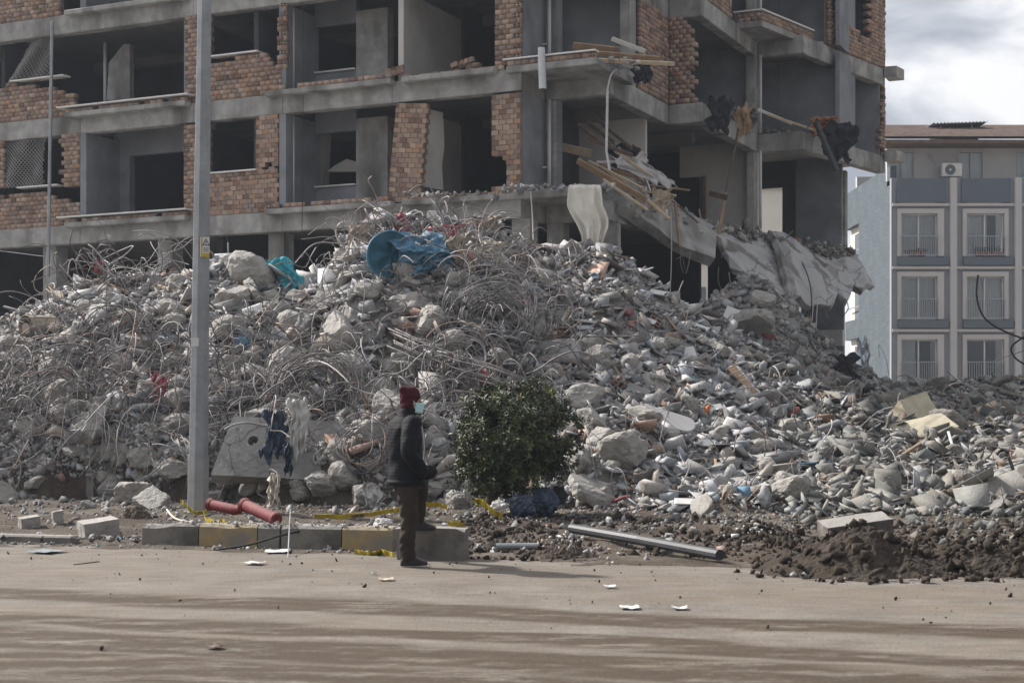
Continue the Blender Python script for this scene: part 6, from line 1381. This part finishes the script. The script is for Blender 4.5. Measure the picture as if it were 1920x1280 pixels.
n = 420; mc = [(1605, 1062, 115), (1060, 1036, 75), (1425, 1015, 80), (905, 985, 60)]; pos = []; 
for _ in range(n):
    a, b_, w = random.choice(mc); Y = 1.5 * F / (b_ - HZ) + random.gauss(0, .35); x = (a - CX) / F * Y + random.gauss(0, w * Y / F * .55); d = math.hypot(x - (a - CX) / F * Y, Y - 1.5 * F / (b_ - HZ)); pos.append((x, Y, max(.02, .28 * (1 - d / .7))))
pos = np.array(pos); s = np.minimum(rng.lognormal(math.log(.022), .5, n), .06); V, T, C = batch(pos, s[:, None] * rng.uniform(.6, 1.2, (n, 3)), rand_rots(n), PROTO, tint_cols(n, pos[:, 0])); tag(obj('mound_stones', np_mesh('mound_stones', V, T, C), MAT['rubble']), 'small pale stones sprinkled over the soil mounds', 'stones', kind='stuff')
# paper and scraps on the road
def scrap(px, py, w, h, mat, label, cat='paper', name='paper_scrap', curl=.016):
    Y = CAMZ * F / (py - HZ); c = PX(px, py, Y); W = w * Y / F; D = h * Y / F * Y / CAMZ * .5; v = []; f = []; sd = random.uniform(0, 99)
    for i in range(9):
        for j in range(7): x, y = (i / 8 - .5), (j / 6 - .5); v.append((x * W * (1 + .2 * mnoise.noise((y * 3, sd, 0))), y * min(D, W) + .1 * W * mnoise.noise((x * 3, sd, 4)), .012 + curl * abs(mnoise.noise((x * 3, y * 3, sd))) + curl * .6 * x * x * 4))
    for i in range(8):
        for j in range(6): a = i * 7 + j; f.append((a, a + 7, a + 8, a + 1))
    o = MB().add(v, f).build(name, MAT[mat], None, loc=(c.x, c.y, .004)); s_ = o.modifiers.new('s', 'SOLIDIFY'); s_.thickness = .003; o.rotation_euler = (0, 0, random.uniform(-.6, .6)); return tag(o, label, cat)
for a in [(1180, 1142, 36, 10, 'paper', 'flat white paper on the road, left of two'), (1274, 1143, 28, 9, 'paper', 'flat white paper on the road, right of two'), (1143, 1102, 22, 8, 'white', 'small white scrap on the road nearer the soil'), (700, 1077, 12, 8, 'foil', 'tiny bluish scrap on the road near the person'), (724, 1089, 26, 7, 'wood_pale', 'thin tan wood chip on the road near the person'),
          (478, 1058, 34, 9, 'paper', 'grey torn paper on the road below the yellow kerb'), (88, 1036, 56, 12, 'foil', 'crumpled black and white wrapper on the left road'), (404, 1216, 30, 20, 'wood_dark', 'brown dead leaf on the near road'), (510, 1022, 50, 26, 'paper', 'crumpled white paper against the kerb'), (520, 1036, 44, 20, 'paper', 'pinkish white paper lying below the kerb'), (295, 1020, 54, 12, 'cloth_white', 'white plastic film at the left kerb end'), (765, 1036, 34, 14, 'teal', 'bright blue wrapper at the foot of the kerb block'), (1598, 1074, 22, 18, 'paper', 'white paper on the soil mound front'), (1568, 1082, 20, 12, 'foam', 'small yellow foam piece before the soil mound'), (237, 1008, 34, 24, 'foil', 'blue and white carton beside the left kerb end')]: scrap(*a)
stick((138, 1058, 15.4), (186, 1052, 15.7), .012, .012, 'wood_dark', 'thin dark stick on the left road', 'stick', 'stick', rnd=True)
stick((540, 1046, 16.2), (545, 955, 18.5), .016, .016, 'steel', 'thin bent metal rod leaning against the kerb', 'rod', 'metal_rod', rnd=True, mid=[(543, 985, 17.0)])
def cable(pts, r, label, mat='black', name='cable', cat='cable'):
    P = [PX(*p) for p in pts]; m0 = P[0]; out = []
    for i in range(len(P) - 1):
        p0, p1, p2, p3 = P[max(i - 1, 0)], P[i], P[i + 1], P[min(i + 2, len(P) - 1)]
        for k in range(6): t = k / 6; out.append(.5 * ((2 * p1) + (p2 - p0) * t + (2 * p0 - 5 * p1 + 4 * p2 - p3) * t * t + (3 * p1 - p0 - 3 * p2 + p3) * t ** 3) - m0)
    out.append(P[-1] - m0); return tag(MB().tube(out, r, 6).build(name, MAT[mat], None, loc=m0, smooth=True), label, cat)
cable([(405, 1030, 16.9), (470, 1020, 16.9), (540, 1000, 17.0), (620, 988, 17.3), (735, 985, 17.4)], .012, 'black cable trailing over the kerb stones'); cable([(313, 955, 19.5), (330, 972, 18.4), (370, 980, 18.0), (425, 981, 17.9)], .012, 'pale hose curling on the kerb below the lamp post', 'cloth', 'hose', 'hose')
cable([(1834, 515, 36), (1832, 560, 36), (1850, 600, 36), (1900, 628, 36), (1960, 645, 36)], .022, 'black cable hanging before the grey apartment block'); cable([(1925, 628, 36), (1897, 650, 36), (1905, 672, 36), (1935, 690, 36)], .022, 'black cable loop at the right picture edge'); cable([(1860, 678, 36), (1900, 664, 36), (1940, 650, 36)], .012, 'thin wire below the cable loop', 'steel')
cable([(568, -40, 37.2), (568, 200, 37.0), (566, 470, 36.6)], .008, 'thin wire hanging down the front left of the middle bay'); cable([(1258, 400, 36), (1259, 480, 36), (1256, 560, 36)], .010, 'pair of pale wires hanging below the torn floor edge', 'cloth_white'); cable([(995, 360, 34), (998, 400, 34), (1000, 450, 33.6)], .014, 'thin pale wire hanging left of the sheet', 'cloth_white')
cable([(1527, 540, 38), (1524, 580, 38), (1521, 622, 38)], .012, 'left one of two pale wires below the hanging floor slab', 'cloth_white'); cable([(1535, 535, 38), (1532, 580, 38), (1530, 618, 38)], .012, 'right one of two pale wires below the hanging floor slab', 'cloth_white')
cable([(1492, 470, 41.2), (1508, 500, 39.6), (1520, 540, 38.4), (1522, 600, 38.2)], .016, 'black cable running down the hanging floor slab')
# police tape
def tape(pts, label, w=.075, text=None):
    w = w * .8
    P = [PX(*p) for p in pts]; m0 = P[0].copy(); m = MB(); out = []
    for i in range(len(P) - 1):
        for k in range(8): out.append(P[i].lerp(P[i + 1], k / 8) - m0)
    out.append(P[-1] - m0)
    for i, p in enumerate(out):
        tw = .5 * mnoise.noise((i * .18, m0.x, 2)); up = Vector((.1 * math.sin(i * .9), -.6 - tw, .8)).normalized(); q = p + Vector((0, .01 * math.sin(i * 1.3), .012 * mnoise.noise((i * .4, 3, m0.x)))); m.v += [tuple(q - up * w / 2), tuple(q + up * w / 2)]
    m.f = [(2 * i, 2 * i + 2, 2 * i + 3, 2 * i + 1) for i in range(len(out) - 1)]; o = m.build('police_tape', MAT['yellow'], None, loc=m0); s_ = o.modifiers.new('s', 'SOLIDIFY'); s_.thickness = .002; tag(o, label, 'tape', 'yellow police tape')
    if text:
        for (s, word) in text:
            i = int(s * (len(out) - 1)); p = out[i]; d = (out[min(i + 1, len(out) - 1)] - out[max(0, i - 1)]).normalized(); up = Vector((.1 * math.sin(i * .9), -.6 - .5 * mnoise.noise((i * .18, m0.x, 2)), .8)).normalized(); nn = d.cross(up).normalized(); up = nn.cross(d)
            M3 = Matrix((d, up, nn)).transposed(); t = obj('lettering', text_mesh(word, w * 1.0, .003), MAT['black'], o, loc=p + nn * .012); t.rotation_euler = M3.to_euler()
    return o
tape([(590, 967, 18.6), (640, 968, 18.4), (690, 964, 18.2), (735, 958, 18.0), (752, 955, 17.9)], 'yellow police tape lettered POLIS left of the person', .085, [(.42, 'POLİS')]); tape([(888, 938, 20.0), (905, 942, 19.9), (925, 960, 19.8), (942, 968, 19.8)], 'yellow police tape scrap below the bush', .12, [(.2, 'iS')])
tape([(338, 938, 21.4), (352, 952, 21.3), (368, 962, 21.2), (385, 960, 21.2), (392, 945, 21.4)], 'yellow tape tied round the foot of the lamp post', .09); tape([(382, 962, 20.6), (385, 975, 19.4), (405, 978, 18.6), (424, 977, 18.2)], 'yellow tape end on the kerb below the lamp post', .09); tape([(798, 947, 17.8), (822, 945, 17.9), (838, 952, 17.8)], 'yellow tape scrap right of the person', .08)
tape([(665, 1036, 16.55), (690, 1040, 16.4), (715, 1036, 16.4), (738, 1042, 16.2)], 'crumpled yellow tape at the kerb foot left of the person', .12); tape([(840, 982, 16.1), (858, 980, 16.1), (876, 990, 16.2)], 'yellow tape end on the displaced kerb block', .07)
LAND2 = [('the broad sloping plank', 1150, 335), ('the hanging brown timber', 1270, 420), ('the foot of the leaning pole', 1345, 450), ('the white doorway', 1442, 395), ('the grey crumpled sheet', 1215, 320), ('the corner of the hanging slab', 1600, 520)]
MW = {'wood': 'brown wooden', 'wood_dark': 'dark wooden', 'wood_pale': 'pale wooden', 'sill': 'white', 'cage': 'grey metal', 'black': 'black', 'cloth_white': 'pale'}
def lab2(mat, ln_, noun, px, py):
    global LAND
    keep_ = LAND; LAND = LAND2; w_ = where(px, py); LAND = keep_; size = 'short' if ln_ < 22 else 'long'
    base = f'{MW[mat]} {noun} {w_}'; return uniq([f'{size} {base}', f'{size} thin {base}', f'{size} broken {base}', f'{size} dusty {base}', f'{size} tilted {base}', f'{size} split {base}', f'narrow {base}', f'ragged {base}'])
# ------------------------------------------------------------------ things on and in the broken floors
tim = [((1083, 234, 35.9), (1129, 270, 35.4), .12, .05, 'wood_dark', 'lowest of three dark timbers in the corner room'), ((1102, 229, 36.0), (1152, 267, 35.4), .12, .05, 'wood_dark', 'middle of three dark timbers in the corner room'), ((1111, 217, 36.1), (1185, 278, 35.3), .10, .05, 'wood_dark', 'upper of three dark timbers in the corner room'),
       ((1082, 301, 35.2), (1213, 375, 34.9), .15, .05, 'wood', 'broad brown plank sloping off the first floor'), ((1210, 372, 34.9), (1256, 411, 34.8), .07, .04, 'wood_pale', 'pale plank tip pointing down off the first floor'), ((1103, 302, 35.4), (1205, 353, 35.1), .06, .04, 'wood_pale', 'pale batten above the broad brown plank'), ((1131, 337, 34.9), (1214, 394, 34.6), .06, .04, 'wood_pale', 'pale batten below the broad brown plank'),
       ((1204, 358, 35.4), (1268, 367, 35.6), .05, .04, 'wood_pale', 'level pale batten over the torn floor edge'), ((1266, 381, 36.2), (1275, 463, 36.0), .10, .05, 'wood', 'brown timber hanging upright from the torn floor'), ((1049, 275, 37.2), (1108, 288, 37.0), .22, .04, 'wood_pale', 'pale board leaning inside the corner room'), ((1152, 283, 35.4), (1222, 330, 35.2), .05, .04, 'wood_pale', 'thin pale lath above the grey sheet'),
       ((1075, 86, 34.6), (1160, 95, 34.9), .16, .06, 'wood', 'upper brown beam on the second floor balcony'), ((1120, 100, 34.4), (1238, 110, 34.9), .10, .06, 'wood', 'middle brown beam on the second floor balcony'), ((1122, 113, 34.2), (1264, 120, 34.9), .09, .06, 'wood_pale', 'long projecting beam on the second floor balcony'), ((1147, 73, 34.6), (1210, 97, 34.9), .10, .03, 'sill', 'white board above the balcony beams'),
       ((1388, 226, 39.6), (1360, 365, 39.2), .09, .06, 'wood_dark', 'upper piece of the leaning dark pole'), ((1360, 362, 39.2), (1344, 466, 38.6), .11, .08, 'wood', 'lower piece of the leaning dark pole'), ((1330, 362, 39.1), (1364, 370, 39.0), .16, .05, 'wood_dark', 'dark rag board nailed on the leaning pole'), ((1420, 205, 41.5), (1485, 232, 42.2), .08, .03, 'sill', 'white batten on the torn second floor edge'), ((1440, 215, 41.5), (1530, 245, 42.6), .06, .03, 'wood_pale', 'pale lath on the torn second floor edge')]
for a in tim: stick(*a)
stick((1530, 230, 41.8), (1569, 322, 41.4), .16, .1, 'black_pipe', 'dark ribbed pipe hanging from the second floor edge', 'pipe', 'pipe', rnd=True); stick((1139, 170, 34.4), (1137, 285, 34.6), .06, .05, 'pipe_white', 'bent white rain pipe hanging below the corner balcony', 'pipe', 'rain_pipe', rnd=True, mid=[]); stick((1137, 284, 34.6), (1143, 320, 34.6), .055, .05, 'pipe_white', 'broken lower end of the white rain pipe', 'pipe', 'rain_pipe', rnd=True)
cable([(1160, 128, 34.9), (1146, 140, 34.5), (1138, 172, 34.4)], .02, 'curved pipe elbow above the white rain pipe', 'pipe_white', 'pipe_elbow', 'pipe')
gm = MB(); 
for i in range(9):
    a = math.pi * i / 8; gm.v += [(.08 * math.cos(a), -.08 * math.sin(a), 0), (.085 * math.cos(a) + .03, -.08 * math.sin(a), -.92)]
gm.f = [(2 * i, 2 * i + 2, 2 * i + 3, 2 * i + 1) for i in range(8)]; o = gm.build('hanging_gutter', MAT['pipe_white'], None, loc=PX(1015, 90, 34.2)); o.modifiers.new('s', 'SOLIDIFY').thickness = .01; tag(o, 'grey half round gutter hanging off the balcony corner', 'gutter')
cloth(1215, 320, 70, 60, 'render_grey', 'crumpled grey metal sheet on the torn first floor', 'metal sheet', 'metal_sheet', depth=35.3, fold=.06, taper=.6, nfold=9, lean=-1.2); cloth(1180, 300, 60, 60, 'cloth_dark', 'dark cloth heap behind the sloping planks', depth=36.0, fold=.09, lean=-.6); cloth(1352, 215, 46, 66, 'cloth_dark', 'grey dark cloth hanging from the corner of the second floor', depth=38.3, fold=.08); cloth(1395, 225, 34, 60, 'wood', 'brown rag sheet on the second floor corner', depth=39.0, fold=.06)
cloth(1572, 265, 56, 70, 'cloth_dark', 'black tarpaulin hanging from the second floor edge', depth=42.2, fold=.10); cloth(1545, 235, 50, 34, 'brickbit', 'reddish torn mattress on the second floor edge', 'mattress', 'mattress', depth=42.6, fold=.12); cloth(1205, 130, 40, 50, 'cloth_dark', 'dark torn sheet under the balcony beams', depth=35.6, fold=.07); cloth(1240, 375, 40, 40, 'cloth_tan', 'torn strips hanging below the sloping planks', depth=35.0, fold=.05)
for k in range(22):
    px = random.uniform(1240, 1480); py = np.interp(px, [1240, 1330, 1480], [400, 440, 462]) + random.gauss(0, 10); Y = np.interp(px, [1240, 1330, 1480], [37.0, 39.0, 42.0]); a = random.gauss(.5, .6); ln_ = random.uniform(10, 34)
    stick((px - ln_ * math.cos(a), py - ln_ * math.sin(a), Y), (px + ln_ * math.cos(a), py + ln_ * math.sin(a), Y - .4), random.uniform(.02, .10), random.uniform(.015, .04), (mt_ := random.choice(['wood', 'wood_dark', 'sill', 'cage', 'wood_pale'])), lab2(mt_, ln_, 'lath', px, py), 'lath', 'lath', group='laths on the torn floor edge')
for k in range(14):
    px = random.uniform(1180, 1625); py = np.interp(px, [1180, 1330, 1480, 1560, 1625], [415, 498, 572, 572, 548]); Y = np.interp(px, [1180, 1330, 1480, 1625], [36.2, 37.6, 37.9, 41.4]); ln_ = random.uniform(12, 60)
    cable([(px, py - 6, Y), (px + random.gauss(0, 3), py + ln_ * .5, Y - .05), (px + random.gauss(0, 7), py + ln_, Y - .05)], random.uniform(.007, .014), lab2((mt_ := random.choice(['cage', 'black', 'cloth_white', 'cage'])), ln_, 'wire dangling', px, py), mt_, 'hanging_wire', 'wire')['group'] = 'wires dangling from the broken slabs'
for k in range(16):
    px = random.uniform(1140, 1275); py = np.interp(px, [1140, 1200, 1275], [325, 350, 400]) + random.gauss(0, 22); Y = np.interp(px, [1140, 1275], [35.2, 37.0]) + random.uniform(-.2, .5); a = random.gauss(.62, .3); ln_ = random.uniform(18, 52)
    stick((px - ln_ * math.cos(a), py - ln_ * math.sin(a), Y + .2), (px + ln_ * math.cos(a), py + ln_ * math.sin(a), Y), random.uniform(.03, .12), random.uniform(.015, .04), (mt_ := random.choice(['wood', 'wood_pale', 'wood_dark', 'sill', 'wood'])), lab2(mt_, ln_, 'splintered plank', px, py), 'plank', 'plank', group='splintered timber pile')
# fallen brick pieces on the second floor edge
for (px, py, rz, lab) in ((745, 118, .5, 'fallen piece of brick wall on the second floor edge'), (875, 103, -.3, 'small heap of broken brick on the second floor edge')):
    lx = fx(px); e_ = empty('fallen_brickwork', BO + BU * lx - BV * .02 + Vector((0, 0, T2 + (.20 if px > 800 else .12))), BANG); tag(e_, lab, 'brickwork')
    for k in range(7 if px < 800 else 4):
        o = bpy.data.objects.new('brick', random.choice(BRH + BRV)); link(o, e_); o.location = (-.25 + .12 * (k % 4) + (.06 if k > 3 else 0), -.1 + .03 * k, -.04 + .125 * (k // 4) + .03 * (k % 4)); o.rotation_euler = (random.gauss(0, .2), -.3 + random.gauss(0, .1), random.gauss(rz, .2))
# grit on the open floors
fl = []
for (px0, px1, py0, py1, d0, d1, n_, zf) in ((940, 1150, 0, 0, 33.8, 34.9, 260, ZA + BH + .07), (1050, 1200, 0, 0, 34.2, 35.2, 150, ZB + BH + .07), (760, 960, 0, 0, 34.75, 35.2, 120, ZA + BH + .05), (1420, 1600, 0, 0, 42.3, 44.5, 260, ZB + BH + .03), (1325, 1420, 0, 0, 39.5, 42, 200, ZB + BH + .03)):
    p = rng.uniform(px0, px1, n_); Y = rng.uniform(d0, d1, n_); fl.append(np.stack([(p - CX) / F * Y, Y, np.full(n_, zf) + rng.uniform(0, .05, n_)], 1))
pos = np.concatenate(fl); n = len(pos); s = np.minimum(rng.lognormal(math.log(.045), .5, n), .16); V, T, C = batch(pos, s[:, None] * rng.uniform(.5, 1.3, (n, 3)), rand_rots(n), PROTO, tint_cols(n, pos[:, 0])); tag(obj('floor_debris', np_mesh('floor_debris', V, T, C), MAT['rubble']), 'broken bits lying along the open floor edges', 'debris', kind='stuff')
# slab rubble over the hanging slab
P = []; 
for _ in range(1100):
    u = random.random(); px = 1180 + 420 * u; Y = np.interp(px, [1180, 1330, 1600], [36.6, 39.6, 44.2]) + random.gauss(0, .4); py = np.interp(px, [1180, 1250, 1300, 1420, 1500, 1600], [378, 398, 428, 452, 470, 476]) + random.gauss(0, 9); P.append(PX(px, py, Y - .3)[:])
pos = np.array(P); n = len(pos); s = np.minimum(rng.lognormal(math.log(.07), .5, n), .25); V, T, C = batch(pos, s[:, None] * rng.uniform(.5, 1.3, (n, 3)), rand_rots(n), PROTO, tint_cols(n, pos[:, 0])); tag(obj('slab_debris', np_mesh('slab_debris', V, T, C), MAT['rubble']), 'crumbled concrete along the top of the hanging floor slab', 'debris', kind='stuff')
# post and safety nets at the far left windows
stick((90, 520, 40.0), (98, 40, 40.2), .075, .075, 'steel', 'grey upright post in front of the far left bay', 'post', 'post')
MAT['net'] = M('net', (.26, .25, .24), .2, 4, .9, 0)
def net(c4, label, n_=13):
    P = [PX(*c) for c in c4]; m0 = P[0]; m = MB()
    def ev(u, v): q = P[0].lerp(P[1], u).lerp(P[3].lerp(P[2], u), v) - m0; q.y += .08 * math.sin(u * 9 + v * 4); return q
    for k in range(-n_, n_):
        a = []; b_ = []
        for j in range(17):
            v = j / 16; u = k / n_ + v * .9; u2 = k / n_ + 1 - v * .9
            if 0 <= u <= 1: a.append(ev(u, v))
            if 0 <= u2 <= 1: b_.append(ev(u2, v))
        for l_ in (a, b_):
            if len(l_) > 1: m.tube(l_, .013, 3, cap=False)
    return tag(m.build('safety_net', MAT['net'], None, loc=m0), label, 'net')
net([(8, 268, 41.2), (86, 260, 40.6), (84, 348, 40.6), (10, 354, 41.2)], 'net stretched over the lower far left window'); net([(60, 70, 40.9), (104, 56, 40.6), (95, 145, 40.6), (0, 180, 41.3)], 'net hanging slack in the upper far left bay')
# ------------------------------------------------------------------ haze
hz = MB().box(-420, 420, -120, 760, -1.1, 24).build('haze', None); tag(hz, 'thin grey dust haze in the air', 'haze', kind='stuff')
hm_ = bpy.data.materials.new('haze'); hm_.use_nodes = True; n_ = hm_.node_tree; n_.nodes.clear(); ho = n_.nodes.new('ShaderNodeOutputMaterial'); pv = n_.nodes.new('ShaderNodeVolumePrincipled')
pv.inputs['Density'].default_value = .0007; pv.inputs['Color'].default_value = (.56, .63, .74, 1); pv.inputs['Anisotropy'].default_value = .25; n_.links.new(pv.outputs[0], ho.inputs['Volume']); hz.data.materials.append(hm_)
